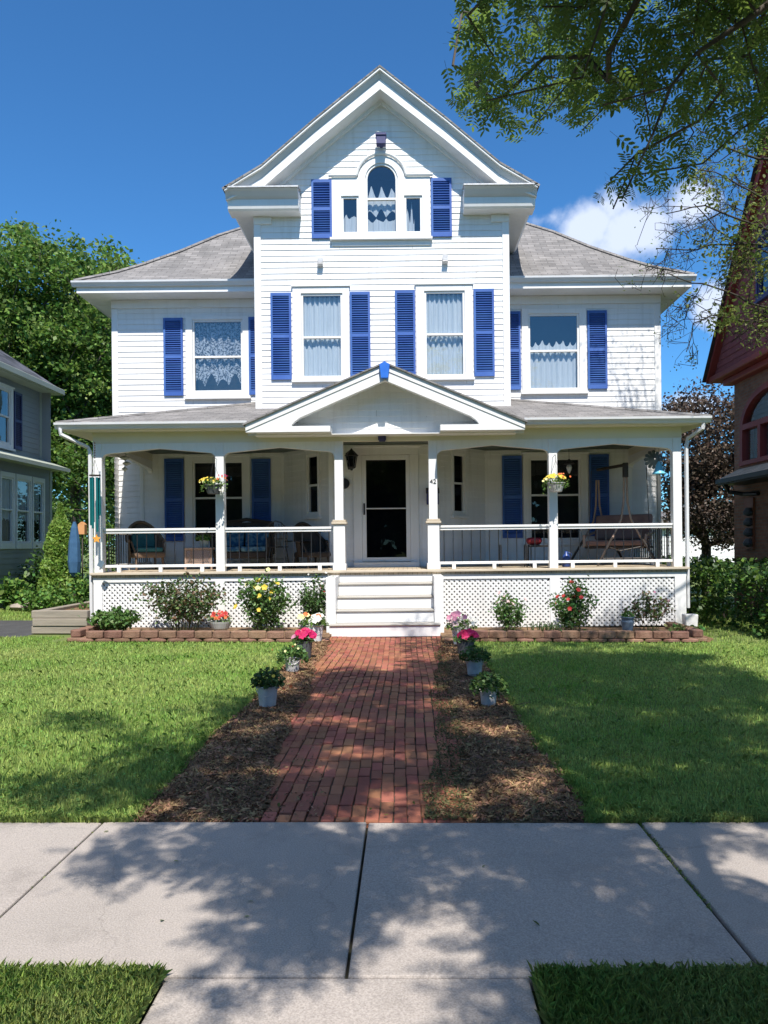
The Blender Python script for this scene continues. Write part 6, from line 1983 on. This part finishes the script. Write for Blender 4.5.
# ================================================================ TREES AND HEDGES
def tree(name, label, cat, base, trunk_h, r0, ells, nclump, per, ls, clump_r, mat, group=None, k=4, up=.5, flat=.6, shell=.45, bark='bark', rtip=.012, lean=(0, 0), seed=0, trunk_split=None, keep=None):
    global rng
    old = rng; rng = np.random.default_rng(900 + seed)
    x, y, z = base
    root = thing(name, base, label, cat, group)
    cl = []
    vol = np.array([e[3] * e[4] * e[5] for e in ells]); vol = vol / vol.sum()
    while len(cl) < nclump:
        e = ells[rng.choice(len(ells), p=vol)]
        d = unit(rng.normal(size=3)); q = shell + (1 - shell) * rng.random() ** .6
        p = np.array([e[0] + d[0] * e[3] * q, e[1] + d[1] * e[4] * q, e[2] + d[2] * e[5] * q])
        if p[2] < z + .3: continue
        if keep is not None and not keep(p): continue
        cl.append(p)
    hub = [np.array([x, y, z - .1]), np.array([x + lean[0] * .4, y + lean[1] * .4, z + trunk_h * .5]), np.array([x + lean[0], y + lean[1], z + trunk_h])]
    m = MB()
    branches_mb(cl, hub, r0, rtip, m, n=6, bias=.3)
    m.build('trunk', M[bark], root, smooth=True)
    C = np.repeat(np.array(cl), per, axis=0)
    sz = clump_r * (0.7 + .6 * rng.random(len(cl)))
    P = C + rng.normal(size=C.shape) * np.repeat(sz, per)[:, None] * np.array([.55, .55, .55 * flat])
    if keep is not None:
        ok = np.array([keep(p) for p in P]); P = P[ok]
    mats = mat if isinstance(mat, (list, tuple)) else [mat]
    pk = rng.integers(0, len(mats), len(P))
    for i, mt in enumerate(mats):
        npmesh('crown', leaf_faces(P[pk == i], ls, up=up, elong=1.5, jit=.4, k=k), M[mt], root)
    rng = old
    return root
G = 'trees behind the houses on the left'
tree('maple_tree', 'large rounded maple standing tallest behind the left corner of the white house', 'tree', (-13.3, 31, 0), 4.6, .38,
     [(-14.0, 31, 10.4, 4.3, 4.0, 3.6), (-12.0, 30.5, 8.3, 3.0, 3.0, 2.4), (-17, 31, 9.0, 3.6, 3.5, 3.0), (-11.6, 30, 5.6, 2.6, 2.6, 1.8), (-15.2, 31, 5.6, 3, 3, 2)], 620, 150, .17, .66, ['leaf_maple', 'leaf_maple', 'leaf_back'], group=G, seed=1, shell=.25)
tree('leafy_tree', 'mid-height leafy tree filling the gap behind the grey house', 'tree', (-16.6, 36, 0), 3.0, .28, [(-16.5, 36, 5.2, 5.0, 4, 4.2), (-21, 35, 7.2, 4, 4, 4)], 230, 90, .19, 1.0, ['leaf_back', 'leaf_maple'], group=G, seed=2)
tree('leafy_tree', 'dark leafy tree low behind the left end of the porch', 'tree', (-10.4, 29, 0), 1.4, .2, [(-10.4, 29, 3.2, 2.7, 2.4, 2.6), (-8.0, 29.5, 2.6, 2.4, 2, 2.2)], 200, 90, .14, .75, ['leaf_hedge', 'leaf_maple'], group=G, seed=3)
tree('leafy_tree', 'far tree showing pale between the trunks on the left', 'tree', (-24, 55, 0), 4, .4, [(-24, 55, 6.5, 7, 5, 5.5)], 150, 40, .42, 1.7, ['leaf_back'], group=G, seed=4)
tree('purple_tree', 'purple-leaved tree behind the right end of the porch', 'tree', (9.75, 25, 0), 1.6, .2, [(9.7, 25, 4.9, 1.7, 1.8, 1.9), (9.9, 25, 3.0, 1.6, 1.7, 1.35), (10.6, 25.5, 3.6, 1.4, 1.5, 2.0)], 330, 90, .11, .5, 'leaf_purple', k=4, seed=6, bark='twig')
def arborvitae():
    x, y = -8.62, 19.2
    root = thing('arborvitae', (x, y, 0), 'pointed bright green conifer beside the left end of the porch', 'conifer')
    r2 = np.random.default_rng(5)
    n = 9000
    zz = r2.random(n) ** .8 * 2.62
    rad = np.where(zz < 1.5, .50 - .14 * (zz / 1.5) , .36 * (1 - ((zz - 1.5) / 1.07) ** 1.3)) * (.72 + .28 * r2.random(n) ** .5)
    a = r2.uniform(0, 2 * np.pi, n)
    lob = 1 + .12 * np.sin(a * 5 + zz * 4) + .08 * np.sin(zz * 13)
    rad = np.maximum(rad, .02) * lob
    P = np.stack([x + rad * np.cos(a), y + rad * np.sin(a), zz], 1)
    D = np.stack([np.cos(a) * .5, np.sin(a) * .5, np.ones(n)], 1)
    npmesh('foliage', leaf_faces(P, .10, up=.15, elong=2.2, dirs=D, k=4, r=r2), M['leaf_arbor'], root)
    m = MB(); m.tube([(x, y, -.05), (x, y, 1.9)], [.07, .02], n=7); m.build('trunk', M['bark'], root)
arborvitae()
def shrub_lump(name, label, x, y, rx, ry, h, mat, n, ls, seed, cat='shrub', group=None, stems=12):
    return bush(name, label, cat, x, y, -.01, rx, ry, h, mat, nleaf=n, ls=ls, stems=stems, dense=.32, seed=seed, group=group, base_r=.6)
shrub_lump('garden_shrub', 'light green shrub at the foot of the conifer, nearest the porch', -7.35, 17.7, .42, .35, 1.05, ['leaf_bright', 'leaf_shrub'], 900, .09, 41)
shrub_lump('garden_shrub', 'spreading yellow-green shrub in front of the conifer', -8.5, 18.4, .8, .45, .62, ['leaf_bright', 'leaf_shrub'], 1300, .09, 42)
shrub_lump('garden_shrub', 'grey-green low plant left of the timber wall corner', -7.25, 17.3, .35, .3, .42, ['leaf_shrub', 'leaf_rose'], 500, .07, 43)
shrub_lump('garden_shrub', 'tall leafy shrub against the grey house', -9.65, 20.3, .45, .4, 1.5, ['leaf_shrub', 'leaf_hedge'], 1100, .10, 44, stems=16)
shrub_lump('garden_shrub', 'clump of upright leaves at the left edge, in front of the grey house', -9.75, 19.1, .35, .4, .85, ['leaf_shrub', 'leaf_bright'], 800, .12, 45)
shrub_lump('garden_shrub', 'small green shrub between the grey house and the conifer', -9.0, 20.6, .5, .4, .95, ['leaf_shrub', 'leaf_pot'], 700, .1, 46)
shrub_lump('garden_shrub', 'small leafy plants in the timber raised bed', -6.30, 15.2, .22, .7, .52, ['leaf_shrub', 'leaf_pot'], 500, .07, 47, cat='plant')
rockm = pmat('pale_stone', (.40, .34, .29), (.30, .26, .23), scale=6, rough=.9, bump=.6)
for k, (px, py, r_) in enumerate(((21, 601, .17), (29, 600, .20), (37, 598.5, .19), (25, 597, .16), (33, 595.5, .14))):
    D = 19.0
    x, z = wp(px, 602, D)
    x, z = wp(px, py, D)
    m = MB(); rr = random.Random(k)
    prof_ = [(.02, -.6), (.7, -.55), (1, -.1), (.85, .35), (.4, .6), (.02, .62)]
    m.lathe([(a * r_, b * r_ * .7) for a, b in prof_], (0, 0, 0), 9)
    m.v = [(a * (1 + rr.uniform(-.2, .2)) * 1.2 + x, b * (1 + rr.uniform(-.2, .2)) + D - .15 * (k < 3), c * (1 + rr.uniform(-.2, .2)) + max(z - .28, .10)) for a, b, c in m.v]
    lab = ['leftmost pale stone of the small rock pile by the grey house', 'middle front stone of the small rock pile by the grey house', 'right-hand stone of the small rock pile by the grey house', 'stone resting on top left of the small rock pile', 'stone resting on top right of the small rock pile'][k]
    tag(m.build('garden_rock', rockm, bevel=.02), lab, 'rock', 'rocks piled by the grey house')
# folded umbrella and birdhouse beyond the porch end
x, z = wp(74.5, 525, 18.2)
t = thing('folded_umbrella', (x, 18.2, 0), 'furled blue garden umbrella between the conifer and the porch', 'umbrella')
m = MB(); m.lathe([(.05, .85), (.12, .95), (.15, 1.2), (.13, 1.65), (.08, 2.0), (.03, 2.15)], (x, 18.2, 0), 9); m.build('canopy', pmat('blue_canvas', (.03, .09, .19), (.05, .13, .25), scale=6, rough=.9), t)
m = MB(); m.tube([(x, 18.2, 0), (x, 18.2, 2.25)], .025, n=7); m.build('pole', M['bronze'], t)
x, z = wp(82.5, 527, 19)
t = thing('birdhouse', (x, 19, 0), 'small orange wooden birdhouse on a post beside the blue umbrella', 'birdhouse')
ow = pmat('orange_wood', (.55, .25, .10), (.62, .32, .14), scale=6, rough=.8)
m = MB(); m.prism([(x - .08, z - .18), (x + .08, z - .18), (x + .08, z + .06), (x, z + .13), (x - .08, z + .06)], 18.92, 19.08); m.build('box', ow, t)
m = MB(); m.tube([(x, 19, 0), (x, 19, z - .17)], .016, n=6); m.build('post', M['bark'], t)
# clipped hedge down the right boundary
def hedge(name, label, x0, x1, y0, y1, h, n, seed, mat=('leaf_hedge',)):
    r2 = np.random.default_rng(seed)
    root = thing(name, ((x0 + x1) / 2, (y0 + y1) / 2, 0), label, 'hedge')
    P = np.stack([r2.uniform(x0, x1, n), r2.uniform(y0, y1, n), r2.random(n) ** .8 * h], 1)
    # push to the faces
    f = r2.integers(0, 3, n)
    bump = .14 * np.sin(P[:, 1] * 2.3 + P[:, 2] * 3) + .1 * np.sin(P[:, 0] * 4.1 + P[:, 1] * 5)
    P[f == 0, 2] = h + bump[f == 0] - .16 * r2.random((f == 0).sum())
    P[f == 1, 0] = x0 + bump[f == 1] + .2 * r2.random((f == 1).sum())
    P[f == 2, 1] = y0 + bump[f == 2] + .2 * r2.random((f == 2).sum())
    pk = r2.integers(0, len(mat), n)
    for i, mt in enumerate(mat):
        npmesh('foliage', leaf_faces(P[pk == i], .10, up=.45, elong=1.6, k=4, r=r2), M[mt], root)
    m = MB()
    for k in range(40):
        bx, by = r2.uniform(x0 + .25, x1 - .2), r2.uniform(y0 + .3, y1 - .2)
        m.tube([(bx, by, 0), (bx + r2.normal() * .15, by + r2.normal() * .15, h * .8)], [.025, .01], n=4, cap=False)
    m.build('stems', M['twig'], root)
hedge('hedge', 'dark green hedge running along the right side of the lawn towards the red house', 6.15, 7.7, 12.9, 22.5, 1.12, 15000, 61, ('leaf_hedge', 'leaf_hedge', 'leaf_maple'))
hedge('hedge', 'bright leafy hedge end just behind the right downspout', 6.3, 7.6, 23, 26, 1.5, 2500, 62, ('leaf_bright', 'leaf_shrub'))
# ================================================================ THE SHADE TREE OVER THE PAVEMENT

def inpoly(px, py, poly):
    px = np.asarray(px); py = np.asarray(py)
    c = np.zeros(px.shape, bool)
    n = len(poly)
    for i in range(n):
        x1, y1 = poly[i]; x2, y2 = poly[(i + 1) % n]
        cond = ((y1 > py) != (y2 > py))
        with np.errstate(divide='ignore', invalid='ignore'):
            xi = (x2 - x1) * (py - y1) / (y2 - y1 + 1e-12) + x1
        c ^= cond & (px < xi)
    return c
# the reach of the crown as one sees it from the street, and where its shade lies on the ground (both read off the photo)
VIS = [(455, -120), (452, 40), (446, 103), (470, 125), (500, 152), (520, 148), (548, 122), (575, 140), (606, 112), (634, 106), (640, 128), (616, 158), (586, 214), (600, 216), (640, 200), (690, 178), (735, 160), (900, 180), (900, -120)]
kx, ky = math.tan(R(SUN_AZ)) , 1.0
per_h = (math.sin(R(SUN_AZ)) / math.tan(R(SUN_EL)), -math.cos(R(SUN_AZ)) / math.tan(R(SUN_EL)))
def shade_poly(pix):
    return [gp(*p) for p in pix]
SH = [  # (ground outline in photo pixels, number of sprays, how strongly they gather into clumps)
    ([(185, 826), (262, 858), (300, 905), (336, 948), (398, 918), (470, 912), (545, 962), (660, 975), (790, 990), (800, 826)], 165, -.2),
    ([(96, 852), (165, 834), (195, 826), (232, 850), (170, 874), (120, 864)], 8, -9),
    ([(240, 930), (312, 950), (312, 974), (270, 970)], 3, -9),
    ([(545, 966), (800, 960), (900, 1100), (560, 1100)], 70, -.7),
    ([(505, 965), (545, 968), (560, 1060), (525, 1060)], 4, -9),
    ([(225, 816), (300, 705), (330, 672), (470, 660), (600, 816)], 400, .0),
    ([(590, 815), (480, 655), (700, 655), (768, 690), (900, 815)], 700, -.8),
    ([(150, 818), (255, 700), (330, 690), (270, 818)], 60, .0),
    ([(20, 716), (105, 712), (118, 724), (60, 730)], 6, -9),
    ([(100, 742), (190, 722), (235, 694), (290, 694), (262, 722), (190, 752), (120, 760)], 24, -9),
    ([(0, 788), (40, 778), (120, 762), (215, 748), (230, 790), (150, 806), (60, 806), (0, 806)], 24, -9),
]
def clump(x, y):
    return (math.sin(4.1 * x + 1.1 * y) + math.sin(2.3 * x - 4.6 * y + 1) + math.sin(6.7 * y + 1.9 * x + 2.2) + math.sin(7.9 * x - 2.7 * y + .4)) / 2.4
rng = np.random.default_rng(77)
hub = [(3.75, 1.75, -.1), (3.7, 1.75, 1.6), (3.55, 1.8, 3.3), (3.35, 1.9, 4.6)]
sprays = []
def visible_bad(p, margin=0):
    if p[1] < .35: return False
    px = CX + F * p[0] / p[1]; py = HY - F * (p[2] - H) / p[1]
    if px < -60 or px > 790 or py < -70 or py > 1000: return False
    return not bool(inpoly(px, py, VIS))
for pix, n, thr in SH:
    poly = shade_poly(pix)
    xs = [p[0] for p in poly]; ys = [p[1] for p in poly]
    got = tries = 0
    while got < n and tries < 60000:
        tries += 1
        x = rng.uniform(min(xs), max(xs)); y = rng.uniform(min(ys), max(ys))
        if not inpoly(x, y, poly): continue
        if clump(x, y) < thr: continue
        h = 1.25 + .47 * y + .3 + 2.6 * rng.random() ** 1.6
        h = max(h, 3.7 + rng.random())
        p = np.array([x + per_h[0] * h, y + per_h[1] * h, h])
        if visible_bad(p): continue
        sprays.append(p); got += 1
# the hanging sprays we look up at
got = 0
while got < 225:
    px, py = rng.uniform(450, 900), rng.uniform(-110, 215)
    if not inpoly(px, py, VIS): continue
    dens = 1.0 if py < 120 else .62
    if px > 690 and py > 110: dens = .35
    if rng.random() > dens: continue
    D = rng.uniform(4.6, 7.8)
    x, z = wp(px, py, D)
    if z > 8.2 : continue
    sprays.append(np.array([x, D, z])); got += 1
sprays = np.array(sprays)
shade = thing('shade_tree', (3.75, 1.75, 0), 'street tree whose feathery branches hang into the top right and shade the pavement', 'tree')
m = MB()
branches_mb(list(sprays), hub, .24, .0055, m, n=6, bias=.22, power=2.25, sag=.03, bad=visible_bad, wob=.05)
m.build('trunk', M['bark'], shade, smooth=True)
# compound leaves: eleven leaflets on a rachis, ten or so leaves to a spray
def compound(n_pairs=5):
    L = []
    for i in range(n_pairs):
        t = .28 + .62 * i / (n_pairs - 1)
        for s in (-1, 1):
            L.append((t, s, 62))
    L.append((1.0, 0, 0))
    return L
LT = compound()
def leaves_for(sp, per, rl, r):
    n = len(sp) * per
    C = np.repeat(sp, per, axis=0)
    out_dir = unit(sp - np.array([3.35, 1.9, 4.2]))
    O = np.repeat(out_dir, per, axis=0)
    # twig through each spray
    tt = np.tile(np.linspace(-.5, .55, per), len(sp))
    side = np.tile(np.array([1, -1] * (per // 2 + 1))[:per], len(sp))
    tw = unit(O * np.array([1, 1, .35]) + np.repeat(r.normal(size=sp.shape) * .5, per, axis=0))
    base = C + tw * (tt * .55)[:, None] + r.normal(size=(n, 3)) * .07
    lat = unit(np.cross(tw, np.array([0, 0, 1.0])) + 1e-6)
    d = unit(tw * .55 + lat * side[:, None] * .8 + np.array([0, 0, -.28]) + r.normal(size=(n, 3)) * .30)
    nrm = unit(np.array([0, 0, 1.0]) + r.normal(size=(n, 3)) * .35)
    nrm = unit(nrm - d * (d * nrm).sum(1, keepdims=True))
    b = np.cross(nrm, d)
    Lr = rl * r.uniform(.75, 1.2, n)[:, None]
    faces = []
    for (t, s, ang) in LT:
        droop = -.10 * t * t
        q = base + d * Lr * t + nrm * Lr * droop
        a = R(ang)
        ld = unit(d * math.cos(a) + b * (s * math.sin(a)) - nrm * .12)
        lb = np.cross(nrm, ld)
        ll = Lr * .27 * r.uniform(.8, 1.2, n)[:, None]
        ww = ll * .36
        tpl = [(0, 0, 0), (.3, .48, .02), (.72, .42, .01), (1.0, 0, -.05), (.72, -.42, .01), (.3, -.48, .02)]
        faces.append(np.stack([q + ld * ll * u + lb * ww * v + nrm * ll * w_ for (u, v, w_) in tpl], 1))
    rach = np.stack([base - b * .0015, base + b * .0015, base + d * Lr + b * .0008 - nrm * Lr * .1, base + d * Lr - b * .0008 - nrm * Lr * .1], 1)
    return base, d, Lr, np.stack(faces, 1), rach
base, d, Lr, FC, RA = leaves_for(sprays, 15, .205, rng)
ctr = base + d * Lr * .6
ok = np.array([not visible_bad(c) for c in ctr]) & np.array([not visible_bad(c) for c in (base + d * Lr * 1.15)])
V = FC[ok].reshape(-1, 6, 3)
npmesh('crown', V, M['leaf_ash'], shade)
npmesh('leaf_stalks', RA[ok], M['stem'], shade)
print('shade leaves', len(V))
# ---------------------------------------------------------------- the thin locust beyond, half bare, in front of the red house
rng = np.random.default_rng(78)
loc = thing('locust_tree', (7.6, 10.4, 0), 'thin half-bare locust with yellow-green tufts in front of the red house', 'tree')
m = MB()
TWTIP = []
def limb(pts, r0, r1, depth, spread, n_side):
    """a crooked limb with forking side twigs"""
    P = [np.array(p, float) for p in pts]
    fine = []
    for a, b in zip(P[:-1], P[1:]):
        k = max(2, int(np.linalg.norm(b - a) / .16))
        for t in range(k):
            fine.append(a + (b - a) * t / k)
    fine.append(P[-1])
    w_ = np.zeros(3)
    out = []
    for i, p in enumerate(fine):
        w_ = w_ * .8 + rng.normal(size=3) * .018 * (1 + depth)
        out.append(p + w_ * (0 if i == 0 else 1))
    n = len(out)
    m.tube(out, [r0 + (r1 - r0) * i / (n - 1) for i in range(n)], n=5 if depth < 2 else 4, cap=False)
    TWTIP.append((out[-1], depth))
    if depth >= 3: return
    L = sum(np.linalg.norm(b - a) for a, b in zip(out[:-1], out[1:]))
    for k in range(n_side):
        i = int(n * (.25 + .72 * (k + rng.random()) / n_side)); i = min(i, n - 2)
        d = unit(out[min(i + 2, n - 1)] - out[max(i - 1, 0)])
        q = unit(d * .8 + rng.normal(size=3) * .75 + np.array([-.25, 0, -.22]))
        ll = L * spread * rng.uniform(.5, 1.0) * (1 - .5 * i / n)
        a = out[i]; b = a + q * ll * .5; c = b + unit(q + np.array([-.1, 0, -.35])) * ll * .5
        rr = (r0 + (r1 - r0) * i / (n - 1)) * .6
        limb([a, b, c], max(rr, .004), .0028, depth + 1, spread * .9, max(2, n_side // 2))
def P3(px, py, D):
    x, z = wp(px, py, D); return (x, D, z)
m.tube([(7.6, 10.4, -.1), (7.5, 10.4, 2.5), (7.3, 10.45, 5.0), (7.15, 10.5, 7.2), (7.0, 10.6, 9.4), (6.9, 10.8, 11.5)], [.17, .15, .12, .10, .06, .02], n=9, cap=False)
LIMBS = [
 ((7.15, 10.5, 7.2), [P3(800, 168, 10.0), P3(757, 162, 9.8), P3(722, 148, 9.7), P3(690, 122, 9.6)], .042, 7),
 ((7.2, 10.5, 6.6), [P3(810, 240, 10.0), P3(768, 228, 9.8), P3(735, 214, 9.7), P3(702, 205, 9.6), P3(668, 216, 9.5)], .038, 9),
 ((7.2, 10.5, 6.5), [P3(800, 260, 10.2), P3(742, 242, 10.1), P3(715, 232, 10.0), P3(690, 206, 9.9)], .034, 7),
 ((7.3, 10.45, 5.3), [P3(820, 252, 10.3), P3(768, 243, 10.2), P3(722, 241, 10.1), P3(684, 247, 10.0), P3(655, 244, 9.9)], .034, 9),
 ((7.3, 10.45, 5.0), [P3(815, 320, 10.0), P3(760, 305, 9.9), P3(715, 292, 9.8), P3(688, 284, 9.7), P3(664, 276, 9.7)], .034, 9),
 ((7.3, 10.45, 4.9), [P3(800, 330, 10.1), P3(740, 322, 10.0), P3(712, 314, 9.9), P3(694, 322, 9.8), P3(686, 352, 9.8)], .032, 9),
 ((7.3, 10.45, 5.6), [P3(810, 205, 10.0), P3(760, 200, 9.8), P3(728, 182, 9.7), P3(700, 168, 9.6)], .034, 8),
]
for st, pts, r, n in LIMBS:
    limb([st] + pts, r, .006, 0, .30, n)
for k in range(26):               # the rest of the crown, above and to the right
    z0_ = rng.uniform(7.5, 11.2)
    a = rng.uniform(-1.2, 4.2)
    L = rng.uniform(1.6, 3.2) * (1 - .08 * (z0_ - 7.5))
    e = (7.05 + L * math.cos(a) * .8 + .3, 10.6 + L * math.sin(a), z0_ + rng.uniform(.2, 1.0))
    limb([(7.08 - .04 * (z0_ - 7), 10.6, z0_), ((7.05 + e[0]) / 2, (10.6 + e[1]) / 2, z0_ + .3), e], .03, .005, 1, .32, 4)
for k in range(16):               # the side that reaches over towards the white house and dapples its wall
    e = (rng.uniform(4.9, 6.3), rng.uniform(12.2, 14.4), rng.uniform(9.6, 12.0))
    st = (6.95, 10.75, rng.uniform(9.0, 11.2))
    limb([st, ((st[0] + e[0]) / 2, (st[1] + e[1]) / 2, (st[2] + e[2]) / 2 + .35), e], .03, .006, 1, .34, 4)
m.build('trunk', M['twig'], loc, smooth=True)
tips = np.array([t for t, d in TWTIP])
hi = tips[tips[:, 2] > 7.9]
lowt = tips[tips[:, 2] <= 7.9]
PXY = np.stack([CX + F * lowt[:, 0] / lowt[:, 1], HY - F * (lowt[:, 2] - H) / lowt[:, 1]], 1)
TUFT = [(728, 262, 22), (745, 300, 16), (724, 318, 16), (706, 170, 10), (738, 166, 12), (752, 232, 22), (756, 200, 16), (764, 320, 14), (766, 262, 18), (692, 188, 12), (722, 192, 12)]
wt = np.zeros(len(lowt))
for (a, b, s_) in TUFT:
    wt = np.maximum(wt, np.exp(-((PXY[:, 0] - a) ** 2 + (PXY[:, 1] - b) ** 2) / (2 * s_ ** 2)))
tuft = lowt[rng.random(len(lowt)) < wt * .30]
extra = []
for (a, b, s_) in TUFT:
    for _ in range(4 if a > 715 and b > 225 else 2):
        extra.append(P3(a + rng.normal() * s_ * .5, b + rng.normal() * s_ * .35, rng.uniform(9.5, 10.3)))
tuft = np.concatenate([tuft, np.array(extra)])
C = np.concatenate([np.repeat(tuft, 24, axis=0), np.repeat(hi, 16, axis=0)])
sd = np.concatenate([np.full(len(tuft) * 24, .085), np.full(len(hi) * 16, .20)])
P = C + rng.normal(size=C.shape) * sd[:, None]
npmesh('crown', leaf_faces(P, .06, up=.5, elong=2.0, k=6), M['leaf_locust'], loc)
C = np.repeat(lowt, 3, axis=0)
P = C + rng.normal(size=C.shape) * .05
npmesh('sparse_leaves', leaf_faces(P, .035, up=.2, elong=2.0, k=4), M['leaf_ash'], loc)
print('locust tips', len(tips), len(tuft))
# the wood across the road, seen only as reflections in the panes
rng = np.random.default_rng(79)
C = []
for x in range(-34, 40, 5):
    for _ in range(46):
        d = unit(rng.normal(size=3))
        C.append((x + d[0] * 3.2, -30 + d[1] * 2.5, 5.5 + d[2] * 4.2 + rng.normal() * .5))
C = np.repeat(np.array(C), 22, axis=0)
P = C + rng.normal(size=C.shape) * .8
tag(npmesh('trees_across_road', leaf_faces(P, 1.3, up=.4, elong=1.2, k=4), M['leaf_hedge']), kind='stuff')
# ================================================================ the old house leans a touch: turn it and all that stands on its porch together
piv = Vector((-.35, 15.5, 0))
RT = Matrix.Translation(piv) @ Matrix.Rotation(-.0105, 4, 'Y') @ Matrix.Translation(-piv)
for o in set(TILT):
    o.matrix_basis = RT @ o.matrix_basis
